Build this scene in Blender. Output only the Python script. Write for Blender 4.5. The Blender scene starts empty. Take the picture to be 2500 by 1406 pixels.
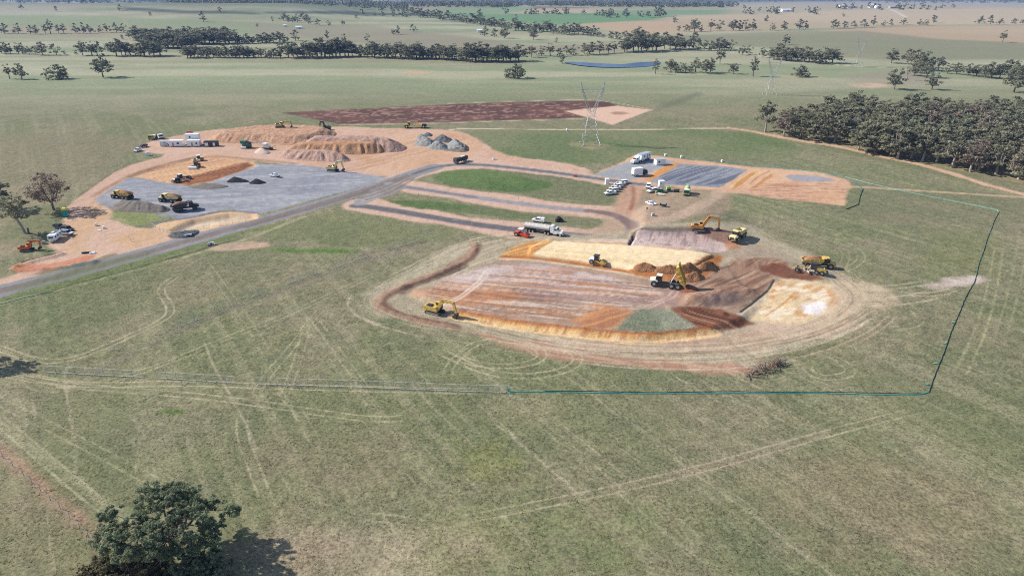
import bpy, math, random
import numpy as np
from mathutils import Vector, Matrix

# ------------------------------------------------------------------ camera, light, exposure
SC = bpy.context.scene
COL = SC.collection
FPX, PITCH, CAMZ = 1667.0, math.radians(24.3), 85.0     # photograph: 2500 x 1406 pixels
cam_d = bpy.data.cameras.new('camera')
cam_d.sensor_width = 36.0
cam_d.lens = 36.0 * FPX / 2500.0
cam_d.clip_start, cam_d.clip_end = 1.0, 60000.0
cam = bpy.data.objects.new('camera', cam_d)
COL.objects.link(cam)
cam.location = (0, 0, CAMZ)
cam.rotation_euler = (math.pi / 2 - PITCH, 0, 0)
SC.camera = cam

SUN_ELEV = math.radians(35)
SHADOW_DIR = Vector((1.0, -0.27, 0)).normalized()
world = bpy.data.worlds.new('World')
SC.world = world
world.use_nodes = True
wn = world.node_tree
sky = wn.nodes.new('ShaderNodeTexSky')
sky.sky_type = 'NISHITA'
sky.sun_disc = False
sky.sun_elevation = SUN_ELEV
sun_from = -SHADOW_DIR
sky.sun_rotation = math.atan2(sun_from.x, sun_from.y)
sky.altitude = 400
wn.links.new(sky.outputs[0], wn.nodes['Background'].inputs[0])
wn.nodes['Background'].inputs[1].default_value = 0.105
sun_d = bpy.data.lights.new('sun', 'SUN')
sun_d.energy = 4.6
sun_d.angle = math.radians(0.55)
sun_d.color = (1.0, 0.945, 0.87)
sun = bpy.data.objects.new('sun', sun_d)
COL.objects.link(sun)
sdir = Vector((SHADOW_DIR.x * math.cos(SUN_ELEV), SHADOW_DIR.y * math.cos(SUN_ELEV), -math.sin(SUN_ELEV)))
sun.rotation_euler = sdir.to_track_quat('-Z', 'Y').to_euler()
sun.location = (-150, 100, 300)
vs = SC.view_settings
vs.view_transform = 'Standard'
vs.look = 'None'
vs.gamma = 1.0
vs.use_curve_mapping = False
vs.exposure = 0.60
try:
    SC.cycles.max_bounces = 5
    SC.cycles.transparent_max_bounces = 8
    SC.cycles.volume_bounces = 1
    SC.cycles.use_denoising = False
    SC.cycles.filter_width = 1.05
except Exception:
    pass

GAIN = 1.42      # picture brightness of a level sunlit surface of albedo 1


def S(r, g, b, k=1.0):
    """albedo of a level surface that shows as this sRGB colour in the sun"""
    o = []
    for v in (r, g, b):
        v /= 255.0
        v = v / 12.92 if v <= 0.04045 else ((v + 0.055) / 1.055) ** 2.4
        o.append(v / GAIN * k)
    return np.array(o, np.float32)


# ------------------------------------------------------------------ noise and distance fields
_rng = np.random.RandomState(11)
_TAB = _rng.rand(512, 512).astype(np.float32)


def vnoise(x, y, seed=0):
    x = np.asarray(x, np.float64) + seed * 37.13
    y = np.asarray(y, np.float64) + seed * 91.7
    xi = np.floor(x).astype(np.int64)
    yi = np.floor(y).astype(np.int64)
    fx = (x - xi).astype(np.float32)
    fy = (y - yi).astype(np.float32)
    fx = fx * fx * (3 - 2 * fx)
    fy = fy * fy * (3 - 2 * fy)
    x0, x1, y0, y1 = xi & 511, (xi + 1) & 511, yi & 511, (yi + 1) & 511
    a, b, c, d = _TAB[y0, x0], _TAB[y0, x1], _TAB[y1, x0], _TAB[y1, x1]
    return (a * (1 - fx) + b * fx) * (1 - fy) + (c * (1 - fx) + d * fx) * fy


def fbm(x, y, scale, octv=4, seed=0, gain=0.55):
    s, a, n = 0, 1.0, 0.0
    x = np.asarray(x) / scale
    y = np.asarray(y) / scale
    for i in range(octv):
        s = s + a * vnoise(x, y, seed + i * 3)
        n += a
        a *= gain
        x = x * 2.03
        y = y * 2.03
    return s / n


def sstep(a, b, v):
    t = np.clip((v - a) / (b - a), 0, 1)
    return t * t * (3 - 2 * t)


def sdf_poly(x, y, P):
    """signed distance to a polygon, positive inside"""
    d2 = np.full(x.shape, 1e12, np.float32)
    ins = np.zeros(x.shape, bool)
    n = len(P)
    for i in range(n):
        ax, ay = P[i]
        bx, by = P[(i + 1) % n]
        ex, ey = bx - ax, by - ay
        L = ex * ex + ey * ey + 1e-9
        t = np.clip(((x - ax) * ex + (y - ay) * ey) / L, 0, 1)
        dx, dy = x - ax - t * ex, y - ay - t * ey
        d2 = np.minimum(d2, dx * dx + dy * dy)
        cond = ((ay > y) != (by > y))
        if abs(by - ay) > 1e-9:
            xc = ax + (y - ay) / (by - ay) * ex
            ins ^= cond & (x < xc)
    d = np.sqrt(d2)
    return np.where(ins, d, -d)


def dist_line(x, y, P):
    """distance to a polyline, and the signed side offset and arc length of the nearest point"""
    d2 = np.full(x.shape, 1e12, np.float32)
    side = np.zeros(x.shape, np.float32)
    arc = np.zeros(x.shape, np.float32)
    s0 = 0.0
    for i in range(len(P) - 1):
        ax, ay = P[i]
        bx, by = P[i + 1]
        ex, ey = bx - ax, by - ay
        L = math.hypot(ex, ey) + 1e-9
        t = np.clip(((x - ax) * ex + (y - ay) * ey) / (L * L), 0, 1)
        dx, dy = x - ax - t * ex, y - ay - t * ey
        q = dx * dx + dy * dy
        m = q < d2
        d2 = np.where(m, q, d2)
        side = np.where(m, np.sign(ex * (y - ay) - ey * (x - ax)), side)
        arc = np.where(m, s0 + t * L, arc)
        s0 += L
    return np.sqrt(d2), side, arc


def smooth_line(P, closed=False, it=2):
    P = [tuple(p) for p in P]
    for _ in range(it):
        Q = []
        n = len(P)
        rng = range(n if closed else n - 1)
        if not closed:
            Q.append(P[0])
        for i in rng:
            a, b = P[i], P[(i + 1) % n]
            Q.append((a[0] * .75 + b[0] * .25, a[1] * .75 + b[1] * .25))
            Q.append((a[0] * .25 + b[0] * .75, a[1] * .25 + b[1] * .75))
        if not closed:
            Q.append(P[-1])
        P = Q
    return P


# ------------------------------------------------------------------ the lie of the land
RELIEF = []      # functions (x, y) -> height to add
SP, CP = math.sin(PITCH), math.cos(PITCH)


def H_far(x, y):
    z = 22 * np.exp(-((y - 2080) / 420.0) ** 2) * sstep(330, 700, -x)
    z = z - 48 * sstep(2500, 3900, y)
    z = z + 3.0 * sstep(520, 900, y) * (fbm(x, y, 420, 2, 5) - 0.5) * 2
    z = z + (fbm(x, y, 60, 2, 8) - 0.5) * 0.7 * (1 - sstep(500, 800, y))
    return z


def H(x, y):
    x = np.asarray(x, np.float64)
    y = np.asarray(y, np.float64)
    z = H_far(x, y)
    for f in RELIEF:
        z = z + f(x, y)
    return z


def ray(px, py):
    u, v = (px - 1250.0) / FPX, (py - 703.0) / FPX
    return np.array((u, CP - v * SP, -SP - v * CP))


def P(px, py, z=None):
    """the point of the ground (or of the level z) that the photograph shows at this pixel"""
    d = ray(px, py)
    if z is not None:
        t = (z - CAMZ) / d[2]
        return Vector((d[0] * t, d[1] * t, z))
    if d[2] > -0.012:
        d[2] = -0.012
    t0, t1 = (16 - CAMZ) / d[2], (-60 - CAMZ) / d[2]
    if py > 120:
        t1 = (-6 - CAMZ) / d[2]
    ts = np.linspace(t0, t1, 260)
    for _ in range(2):
        g = CAMZ + d[2] * ts - H(d[0] * ts, d[1] * ts)
        k = np.argmax(g <= 0)
        if g[k] > 0:
            k = len(ts) - 1
        k = max(k, 1)
        a, b = ts[k - 1], ts[k]
        ts = np.linspace(a, b, 40)
    t = ts[20]
    x, y = d[0] * t, d[1] * t
    return Vector((x, y, float(H(x, y))))


def PW(pts):
    return [tuple(P(*p)[:2]) for p in pts]


def scale_at(p):
    """photograph pixels per metre at a point"""
    depth = p[1] * CP + (CAMZ - p[2]) * SP
    return FPX / depth


def in_box(x, y, Pw, pad):
    xs = [p[0] for p in Pw]
    ys = [p[1] for p in Pw]
    return (x > min(xs) - pad) & (x < max(xs) + pad) & (y > min(ys) - pad) & (y < max(ys) + pad)


def add_plateau(px, h, f0, f1, back=None, xfade=None):
    Pw = PW(px)
    if xfade:
        xfade = (P(*xfade[0]).x, P(*xfade[1]).x)
    ymin = min(p[1] for p in Pw)

    def f(x, y):
        z = np.zeros(np.shape(x), np.float32)
        m = in_box(x, y, Pw, abs(f0) + 1)
        if np.any(m):
            s = sdf_poly(x[m], y[m], Pw)
            v = h * sstep(f0, f1, s)
            if back:
                v = v * (1 - sstep(back[0], back[1], y[m] - ymin))
            if xfade:
                v = v * (1 - sstep(xfade[0], xfade[1], x[m]))
            z[m] = v
        return z
    fs = lambda x, y: f(np.atleast_1d(x), np.atleast_1d(y)).reshape(np.shape(x))
    RELIEF.append(fs)


def add_ridge(px, h, w, wob=0.35):
    Pw = smooth_line(PW(px))

    def f(x, y):
        x = np.atleast_1d(x)
        y = np.atleast_1d(y)
        z = np.zeros(x.shape, np.float32)
        m = in_box(x, y, Pw, w + 1)
        if np.any(m):
            d, _, _ = dist_line(x[m], y[m], Pw)
            k = 1 + wob * (fbm(x[m], y[m], 2.2, 2, 21) - .5) * 2
            z[m] = h * k * sstep(w, 0, d)
        return z
    RELIEF.append(lambda x, y: f(x, y).reshape(np.shape(x)))


# pad of the main excavation: filled up at the near side, cut into the rise at the far side
PIT = [(1005, 714), (1100, 682), (1175, 647), (1230, 630), (1300, 618), (1345, 588), (1530, 592), (1700, 612),
       (1760, 625), (1790, 680), (1850, 745), (1800, 786), (1735, 806), (1560, 826), (1380, 806), (1195, 778), (1110, 762)]
add_plateau(PIT, 1.25, -2.6, 0.4, None, ((1730, 700), (1850, 700)))
BANK = [(1552, 576), (1700, 570), (1800, 585), (1850, 560), (1900, 520), (1850, 470), (1640, 470), (1560, 520)]
add_plateau(BANK, 2.6, -3.2, 3.5, (14, 70), ((1730, 575), (1880, 575)))
add_plateau([(1295, 601), (1345, 588), (1560, 594), (1715, 614), (1742, 626), (1700, 650), (1560, 662), (1440, 645), (1290, 624)], 0.75, -0.6, 0.8)
add_ridge([(1162, 596), (1155, 625), (1085, 662), (1000, 692), (935, 722), (925, 742), (960, 765), (1040, 785), (1110, 797)], 0.32, 2.4, .8)
add_ridge([(1640, 752), (1700, 757), (1765, 768)], 0.8, 2.0)
add_ridge([(1550, 660), (1640, 672), (1730, 660)], 0.8, 3.0)
add_ridge([(1700, 735), (1760, 722), (1820, 715)], 1.3, 7.0)
add_ridge([(1800, 640), (1870, 642), (1930, 655), (2005, 672)], 1.0, 6.0)
add_ridge([(1890, 684), (1872, 714), (1838, 740), (1808, 762)], -0.15, 0.8)
add_ridge([(1548, 570), (1538, 596)], -1.0, 1.0)
add_plateau([(310, 430), (490, 380), (610, 392), (625, 405), (480, 455), (420, 449)], -0.7, -2.0, 1.0)
add_plateau([(410, 562), (470, 535), (560, 522), (615, 522), (640, 530), (560, 548), (430, 572)], -1.6, -1.0, 3.0)
add_ridge([(232, 640), (150, 655), (60, 662), (25, 655), (80, 640), (150, 622)], 0.7, 2.0)
add_ridge([(60, 640), (150, 616)], -0.8, 1.2)


def rough_site(x, y):
    x = np.atleast_1d(x)
    y = np.atleast_1d(y)
    z = np.zeros(x.shape, np.float32)
    m = (y > 140) & (y < 480) & (x > -330) & (x < 260)
    if np.any(m):
        z[m] = (fbm(x[m], y[m], 3.0, 3, 31) - .5) * 0.34
    return z


RELIEF.append(lambda x, y: rough_site(x, y).reshape(np.shape(x)))

# ------------------------------------------------------------------ ground sheet: vertices
du = 1.0 / 683 * 1.02
uc = np.arange(-0.80, 0.80 + du, du)
side = 0.80 + np.cumsum(np.geomspace(0.004, 0.35, 28))
us = np.concatenate([-side[::-1], uc, side])
pys = np.arange(1480, -24, -2.15)
rows = []
for py in pys:
    d = ray(1250, py)
    rows.append(d[1] * (-CAMZ / d[2]))
rows = np.array(rows)
near = np.array([-420, -250, -120, -50, -10, 15, 35, 52, 62])
near = near[near < rows[0] - 4]
far = np.geomspace(rows[-1] * 1.06, 16000, 22)
rows = np.concatenate([near, rows, far])
ss = np.maximum(CP * rows + CAMZ * SP, 66.0)
NR, NC = len(rows), len(us)
GX = (us[None, :] * ss[:, None]).ravel()
GY = np.repeat(rows, NC)
GZ = H(GX, GY)
NV = len(GX)

# ------------------------------------------------------------------ ground sheet: soil and grass colours
CR = np.zeros((NV, 3), np.float32)
DET = np.ones(NV, np.float32)          # how tufted the surface is
ZONE = np.zeros(NV, np.int8)
ZN = {1: 'access_road', 2: 'gravel_pad', 3: 'bare_earth', 4: 'excavated_pad', 5: 'ploughed_field', 6: 'dirt_track',
      7: 'sediment_basin', 8: 'sand_pad', 9: 'loop_road', 10: 'hardstand'}


def blend(idx, m, rgb, det=None, zone=None):
    m = m[:, None].astype(np.float32)
    CR[idx] = CR[idx] * (1 - m) + np.asarray(rgb, np.float32) * m
    if det is not None:
        DET[idx] = DET[idx] * (1 - m[:, 0]) + det * m[:, 0]
    if zone is not None:
        k = m[:, 0] > 0.5
        ZONE[idx[k]] = zone


def sel(Pw, pad):
    return np.nonzero(in_box(GX, GY, Pw, pad))[0]


def poly(px, rgb, f=1.0, na=1.6, ns=7.0, op=1.0, det=None, zone=None, it=1, seed=1, mot=0.0, rgb2=None):
    Pw = smooth_line(PW(px), True, it)
    my = np.mean([p[1] for p in Pw])
    k = max(1.0, my / 330.0)
    f, na, ns = f * k, na * k, ns * k
    i = sel(Pw, f + na)
    x, y = GX[i], GY[i]
    s = sdf_poly(x, y, Pw) + na * (fbm(x, y, ns, 3, seed) - .5) * 2
    m = sstep(-f, f, s) * op
    if mot:
        m = m * np.clip(1 - mot + 2 * mot * sstep(.3, .7, fbm(x, y, ns * .8, 3, seed + 40)), 0, 1)
    c = np.asarray(rgb, np.float32)
    if rgb2 is not None:
        t = sstep(.32, .68, fbm(x, y, ns * 1.6, 3, seed + 17))[:, None]
        c = c * (1 - t) + np.asarray(rgb2, np.float32) * t
    blend(i, m, c, det, zone)


def stroke(px, w, rgb, f=0.5, op=1.0, brk=0.0, det=None, zone=None, off=0.0, it=2, seed=3, na=0.15, Pw=None, fade=0.0):
    if Pw is None:
        Pw = smooth_line(PW(px), False, it)
    i = sel(Pw, w + abs(off) + f + 1)
    if len(i) == 0:
        return
    x, y = GX[i], GY[i]
    d, sd, arc = dist_line(x, y, Pw)
    d = np.abs(d * sd - off) if off else d
    cell = np.maximum(0.0, (CP * y + CAMZ * SP) / 683.0)
    hw = w / 2
    ff = np.maximum(f, cell * 0.8)
    e = hw - d + na * w * (fbm(x, y, max(w, 1.0) * 1.5, 2, seed) - .5) * 2
    m = sstep(-ff, ff, e) * op * np.clip(2 * np.maximum(hw, 0.15) / (2 * ff), 0, 1)
    if brk:
        m = m * (1 - brk * sstep(.42, .66, fbm(x, y, 3.2, 3, seed + 9)))
    if fade:
        L = arc.max() if len(arc) else 1
        m = m * sstep(0, fade, arc) * sstep(0, fade, L - arc)
    blend(i, m, rgb, det, zone)


def wheels(px, rgb=None, gauge=1.9, w=0.5, op=0.9, brk=0.5, seed=5, Pw=None, it=2, fade=6):
    c = S(196, 186, 152) if rgb is None else rgb
    if Pw is None:
        Pw = smooth_line(PW(px), False, it)
    for o in (-gauge / 2, gauge / 2):
        stroke(None, w * .72, c, 0.14, min(1, op), min(.85, brk + .15), 0.6, None, o, seed=seed, Pw=Pw, fade=fade)
        seed += 1


def streaks(px, a, b, rgb, op=0.8, wid=0.9, lon=22.0, lo=.5, hi=.68, f=1.5, seed=7, it=1, na=1.0):
    """long scrapes inside a polygon, running as the line a-b"""
    Pw = smooth_line(PW(px), True, it)
    pa, pb = P(*a), P(*b)
    dx, dy = pb.x - pa.x, pb.y - pa.y
    L = math.hypot(dx, dy)
    dx, dy = dx / L, dy / L
    i = sel(Pw, f + na)
    x, y = GX[i], GY[i]
    s = sdf_poly(x, y, Pw) + na * (fbm(x, y, 6, 2, seed) - .5) * 2
    al, ac = x * dx + y * dy, -x * dy + y * dx
    ac = ac + 3.0 * (fbm(x, y, 22, 3, seed + 2) - .5)
    n = .62 * vnoise(ac / wid, al / lon, seed) + .38 * vnoise(ac / wid * 2.3, al / lon * 1.7, seed + 5)
    m = sstep(-f, f, s) * sstep(lo, hi, n) * op
    blend(i, m, rgb)
    return i, m


# --- paddock grass
RD = np.array((-0.55, 0.835)); RD /= np.linalg.norm(RD)
AL = GX * RD[0] + GY * RD[1]
AC = -GX * RD[1] + GY * RD[0]
gA, gB, gC, gD = S(126, 129, 94), S(148, 138, 112), S(178, 169, 138), S(108, 116, 85)
k1 = sstep(.40, .62, fbm(GX, GY, 26, 4, 2))
k2 = sstep(.42, .66, fbm(GX, GY, 9, 4, 4))
k3 = sstep(.47, .70, .55 * vnoise(AC / 1.4, AL / 60, 3) + .45 * vnoise(AC / 3.9, AL / 90, 9))
k4 = sstep(.5, .72, fbm(GX, GY, 60, 3, 14))
CR[:] = gA * (1 - .62 * k1[:, None]) + gB * (.62 * k1[:, None])
CR[:] = CR * (1 - .38 * k2[:, None]) + gD * (.38 * k2[:, None])
near = (1 - sstep(330, 620, GY))[:, None]
CR[:] = CR * (1 - .26 * near * k3[:, None]) + gC * (.26 * near * k3[:, None])
CR[:] = CR * (1 - .35 * k4[:, None]) + gB * (.35 * k4[:, None])
# rough tufts at the size of the sheet's own cells
CR *= (0.80 + 0.40 * fbm(GX, GY, 1.1, 3, 51))[:, None] ** (np.where(GY < 420, 1.0, 0.5)[:, None])
# the plain: broad bands along the contour
fk = sstep(430, 700, GY)[:, None]
bands = fbm(GX / 5.0, GY, 60, 4, 23)
fc = S(148, 156, 122) * (1 - sstep(.40, .62, bands)[:, None]) + S(174, 172, 142) * sstep(.40, .62, bands)[:, None]
fc2 = sstep(.45, .68, fbm(GX / 3.0, GY, 150, 3, 33))[:, None]
fc = fc * (1 - .5 * fc2) + S(158, 148, 118) * (.5 * fc2)
fc = fc * (0.80 + .40 * fbm(GX / 3, GY, 18, 5, 77, .75)[:, None])
CR[:] = CR * (1 - fk) + fc * fk
DET *= 1 - .6 * sstep(400, 900, GY)

FIELD = dict(it=0, det=.3)
# distant fields
poly([(-200, 38), (250, 40), (620, 55), (860, 62), (870, 92), (560, 80), (200, 80), (-200, 86)], S(140, 152, 112), 8, 6, 60, .8, **FIELD)
poly([(-200, 20), (110, 13), (260, 17), (130, 32), (-200, 42)], S(172, 168, 146), 6, 4, 40, .9, **FIELD)
poly([(-200, 62), (300, 68), (310, 84), (-200, 84)], S(168, 152, 128), 5, 4, 60, .7, **FIELD)
poly([(600, 64), (900, 62), (1150, 92), (1300, 112), (1500, 108), (1500, 130), (1100, 128), (900, 104), (640, 92)], S(150, 142, 120), 6, 5, 60, .85, rgb2=S(160, 152, 128), **FIELD)
poly([(1040, 18), (1250, 14), (1330, 22), (1180, 38), (1060, 34)], S(140, 158, 118), 4, 3, 40, .9, **FIELD)
poly([(1040, 31), (1230, 37), (1420, 33), (1650, 38), (1590, 50), (1400, 60), (1290, 58), (1160, 44)], S(112, 150, 104), 3, 3, 40, .9, **FIELD)
poly([(1290, 17), (1430, 18), (1480, 24), (1330, 25)], S(125, 104, 92), 3, 2, 40, .9, **FIELD)
poly([(1330, 20), (1560, 24), (1560, 33), (1260, 32)], S(190, 172, 146), 3, 2, 40, .8, **FIELD)
poly([(1450, 26), (1680, 25), (1900, 22), (1880, 36), (1640, 36), (1450, 34)], S(126, 152, 114), 3, 2, 40, .85, **FIELD)
poly([(1350, 64), (1520, 54), (1680, 48), (1720, 60), (1650, 84), (1530, 86), (1450, 68)], S(192, 166, 134), 5, 4, 50, .9, **FIELD)
poly([(1640, 42), (1780, 36), (2200, 22), (2560, 20), (2600, 62), (2200, 62), (1900, 74), (1650, 80), (1640, 55)], S(196, 178, 150), 5, 4, 80, .9, rgb2=S(184, 166, 136), **FIELD)
poly([(1750, 12), (1960, 2), (2560, 8), (2560, 20), (2200, 22), (1780, 36)], S(180, 170, 146), 5, 4, 80, .85, **FIELD)
poly([(2000, 76), (2250, 64), (2600, 62), (2600, 110), (2420, 100), (2200, 90)], S(188, 164, 134), 6, 6, 60, .85, rgb2=S(198, 184, 156), **FIELD)
poly([(1620, 92), (1900, 78), (2110, 76), (2300, 98), (2600, 110), (2600, 140), (2200, 150), (2050, 140), (1850, 115), (1700, 112)], S(142, 140, 112), 6, 6, 60, .8, rgb2=S(156, 148, 122), **FIELD)
poly([(2060, 180), (2220, 172), (2330, 200), (2240, 212), (2100, 212)], S(160, 148, 130), 6, 8, 20, .75, mot=.4)
poly([(2070, 205), (2140, 202), (2190, 212), (2110, 216)], S(214, 182, 158), 3, 3, 10, .8, mot=.5)
poly([(1890, 186), (1960, 184), (2020, 190), (1990, 192), (1900, 190)], S(200, 176, 152), 3, 4, 20, .6, mot=.5)
poly([(-200, 68), (1000, 60), (1000, 66), (400, 72)], S(150, 150, 120), 3, 2, 40, .4, **FIELD)
# dark line behind the rise and dark band across the far plain
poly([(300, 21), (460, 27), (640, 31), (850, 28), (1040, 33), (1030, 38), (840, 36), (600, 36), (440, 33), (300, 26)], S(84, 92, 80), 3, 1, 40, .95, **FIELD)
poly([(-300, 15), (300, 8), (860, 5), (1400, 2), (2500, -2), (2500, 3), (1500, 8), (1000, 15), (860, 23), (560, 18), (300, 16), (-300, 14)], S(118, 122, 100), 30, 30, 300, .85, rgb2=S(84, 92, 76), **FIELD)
poly([(1000, 12), (1250, 8), (1300, 14), (1010, 22)], S(176, 160, 138), 8, 4, 60, .6, **FIELD)
# creek flats and tracks on the plain
stroke([(2210, 42), (2170, 22), (2140, 20)], 9, S(216, 204, 186), 1, .9)
stroke([(1740, 122), (1850, 137), (1960, 150), (2080, 163), (2180, 166), (2260, 175)], 4.0, S(206, 196, 176), 1, .75, .2)
stroke([(1480, 92), (1600, 104), (1760, 128)], 6, S(206, 192, 170), 1, .5, .3)
stroke([(1590, 178), (1780, 186), (1960, 182)], 4, S(180, 168, 144), 2, .6, .4)
poly([(975, 178), (1000, 174), (1050, 176), (1055, 180), (1010, 182)], S(206, 172, 136), 1.5, 1, 10, .9, zone=3)
stroke([(-50, 201), (200, 196), (600, 188), (1000, 190), (1200, 186)], 5, S(172, 172, 132), 3, .6, .3)
stroke([(300, 46), (345, 98)], 6, S(172, 160, 138), 2, .5)
poly([(1700, 224), (1600, 268), (1590, 275), (1720, 232)], S(110, 112, 92), 3, 3, 20, .6)
poly([(-100, 330), (200, 325), (360, 335), (320, 380), (180, 480), (-100, 470)], S(140, 130, 104), 6, 8, 20, .65, mot=.3)
poly([(-100, 470), (160, 440), (170, 520), (110, 600), (-100, 650)], S(160, 146, 120), 4, 6, 12, .7, mot=.35, rgb2=S(120, 124, 88))
poly([(440, 285), (540, 285), (520, 305), (440, 305)], S(158, 152, 124), 6, 6, 10, .6, mot=.5)
poly([(1150, 316), (1500, 318), (1790, 318), (1960, 350), (1950, 395), (1700, 380), (1440, 405), (1230, 382), (1190, 350)], S(104, 122, 78), 3, 5, 20, .8, rgb2=S(126, 132, 94))
poly([(1850, 330), (2010, 350), (2330, 415), (2560, 460), (2560, 440), (2340, 395), (2080, 350), (1900, 320)], S(172, 156, 122), 3, 4, 12, .7, mot=.4)
poly([(1880, 330), (2100, 300), (2560, 290), (2560, 440), (2300, 392), (2050, 348)], S(130, 122, 98), 4, 6, 12, .7, mot=.3)
poly([(2100, 440), (2500, 480), (2560, 560), (2400, 560), (1900, 520), (2080, 470)], S(120, 122, 92), 6, 8, 20, .5, rgb2=S(142, 130, 106))
# ploughed field and pale turning patch
poly([(690, 276), (900, 265), (1100, 255), (1300, 249), (1420, 246), (1482, 249), (1508, 258), (1396, 270), (1446, 287), (1290, 292), (1000, 301), (830, 304), (760, 289)], S(118, 84, 74), 1.0, 1.0, 8, 1, .35, 5, it=0, rgb2=S(100, 74, 66))
for a, b, o in (((700, 283), (1440, 258), .5), ((760, 290), (1420, 276), .7)):
    streaks([(700, 276), (1100, 256), (1400, 248), (1450, 262), (1440, 287), (1000, 300), (830, 302)], a, b, S(178, 142, 126), o, .8, 160, .60, .72, 1, seed=int(a[0]))
poly([(1380, 272), (1508, 259), (1592, 269), (1495, 305), (1440, 289)], S(224, 188, 164), .8, .5, 8, 1, .15, 3, it=0)
poly([(1490, 275), (1515, 273), (1545, 279), (1505, 281)], S(168, 132, 108), 1, 1.5, 5, .9, mot=.3)
stroke([(830, 305), (1000, 303), (1300, 294), (1440, 290)], 1.6, S(210, 184, 160), .6, .8)
stroke([(1095, 253), (1290, 247), (1420, 243), (1480, 247), (1592, 268)], 1.6, S(206, 186, 156), .6, .7)

# --- works: bare earth
PINK, PINK2, TAN = S(212, 178, 156), S(188, 150, 128), S(214, 176, 138)
poly([(168, 520), (215, 470), (300, 410), (350, 395), (420, 378), (330, 372), (352, 350), (400, 338), (500, 318), (640, 312), (800, 308),
      (960, 314), (1110, 316), (1150, 330), (1190, 358), (1240, 382), (1430, 405), (1452, 428), (1200, 412), (1110, 402), (1020, 425), (930, 436), (720, 404),
      (500, 380), (330, 428), (238, 490), (285, 520), (200, 560)], PINK, 1.2, 2.0, 9, 1, .3, 3, rgb2=S(206, 168, 140))
poly([(-30, 692), (100, 650), (20, 656), (60, 640), (150, 615), (108, 600), (150, 570), (160, 520), (200, 510), (265, 512), (330, 556), (380, 556), (560, 512), (640, 528),
      (480, 578), (400, 606), (250, 648), (100, 690), (-30, 705)], PINK, 1.2, 2.5, 9, 1, .25, 3, rgb2=S(208, 172, 136))
poly([(20, 656), (60, 645), (150, 640), (232, 620), (225, 634), (140, 655), (60, 664)], S(206, 132, 98), 1, 2, 6, .8)
poly([(265, 520), (330, 515), (390, 520), (390, 545), (330, 552), (290, 545)], S(138, 146, 92), 1, 3, 6, .9, .9, 0, mot=.3)
poly([(200, 640), (270, 618), (300, 622), (120, 668), (60, 672)], S(128, 116, 86), 1, 2, 6, .7)
poly([(520, 600), (600, 590), (660, 598), (640, 606), (560, 612), (500, 614)], S(200, 168, 146), 1, 2.5, 6, .9, .3, mot=.3)
poly([(640, 612), (700, 606), (860, 608), (880, 616), (760, 620)], S(86, 122, 52), 2, 2, 8, .85, 1)
poly([(600, 575), (780, 518), (860, 520), (1180, 570), (1000, 600), (760, 600)], S(106, 118, 78), 3, 5, 14, .75, rgb2=S(126, 130, 92))
# pink verges of the loop roads
for ln, w in (([(890, 500), (1000, 520), (1150, 545), (1260, 560), (1400, 575), (1520, 585)], 15),
              ([(985, 452), (1060, 466), (1160, 482), (1300, 502), (1450, 516), (1520, 522)], 16),
              ([(960, 440), (1050, 413), (1120, 402), (1210, 405), (1330, 418), (1450, 436), (1580, 452)], 15)):
    stroke(ln, w, PINK, 1.2, 1, 0, .3, 3, na=.22, seed=w)
poly([(1440, 515), (1520, 505), (1580, 500), (1640, 520), (1600, 545), (1560, 570), (1540, 590), (1440, 590), (1300, 575), (1420, 560), (1480, 545)], S(196, 166, 142), 1.5, 3, 8, .9, .35, 3, mot=.2)
poly([(1510, 455), (1790, 458), (1780, 500), (1740, 540), (1560, 550), (1500, 520)], S(176, 150, 128), 2.5, 5, 10, .75, .5, mot=.35)
poly([(1500, 440), (1600, 452), (1680, 462), (1900, 480), (2050, 500), (2060, 490), (1800, 458), (1620, 446)], S(208, 168, 136), 1.5, 2, 8, .85, .3, 3)
# islands of grass between the loops
poly([(1060, 430), (1090, 416), (1160, 411), (1260, 420), (1360, 432), (1468, 448), (1500, 470), (1490, 498), (1400, 488), (1250, 472), (1120, 460), (1062, 444)], S(122, 124, 92), 1.2, 2.5, 8, 1, 1, 0)
poly([(1060, 432), (1090, 418), (1160, 413), (1250, 424), (1360, 450), (1300, 470), (1180, 464), (1070, 446)], S(84, 112, 62), 2, 3, 10, .9, 1, 0, rgb2=S(102, 126, 74))
poly([(935, 492), (1000, 487), (1150, 500), (1260, 518), (1380, 534), (1300, 540), (1150, 522), (1000, 508)], S(112, 120, 84), 1.2, 2.2, 8, 1, 1, 0)
poly([(940, 493), (1000, 488), (1120, 498), (1160, 512), (1060, 512), (985, 504)], S(90, 114, 66), 1.2, 2.2, 8, .9, 1, 0)
poly([(1290, 520), (1440, 528), (1480, 540), (1440, 556), (1330, 550)], S(128, 128, 98), 2, 3, 8, .7, 1, 0, mot=.3)
poly([(1620, 545), (1760, 520), (1860, 530), (1800, 560), (1660, 556)], S(122, 124, 94), 2, 4, 8, .7, .8, 0, mot=.35)
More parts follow.
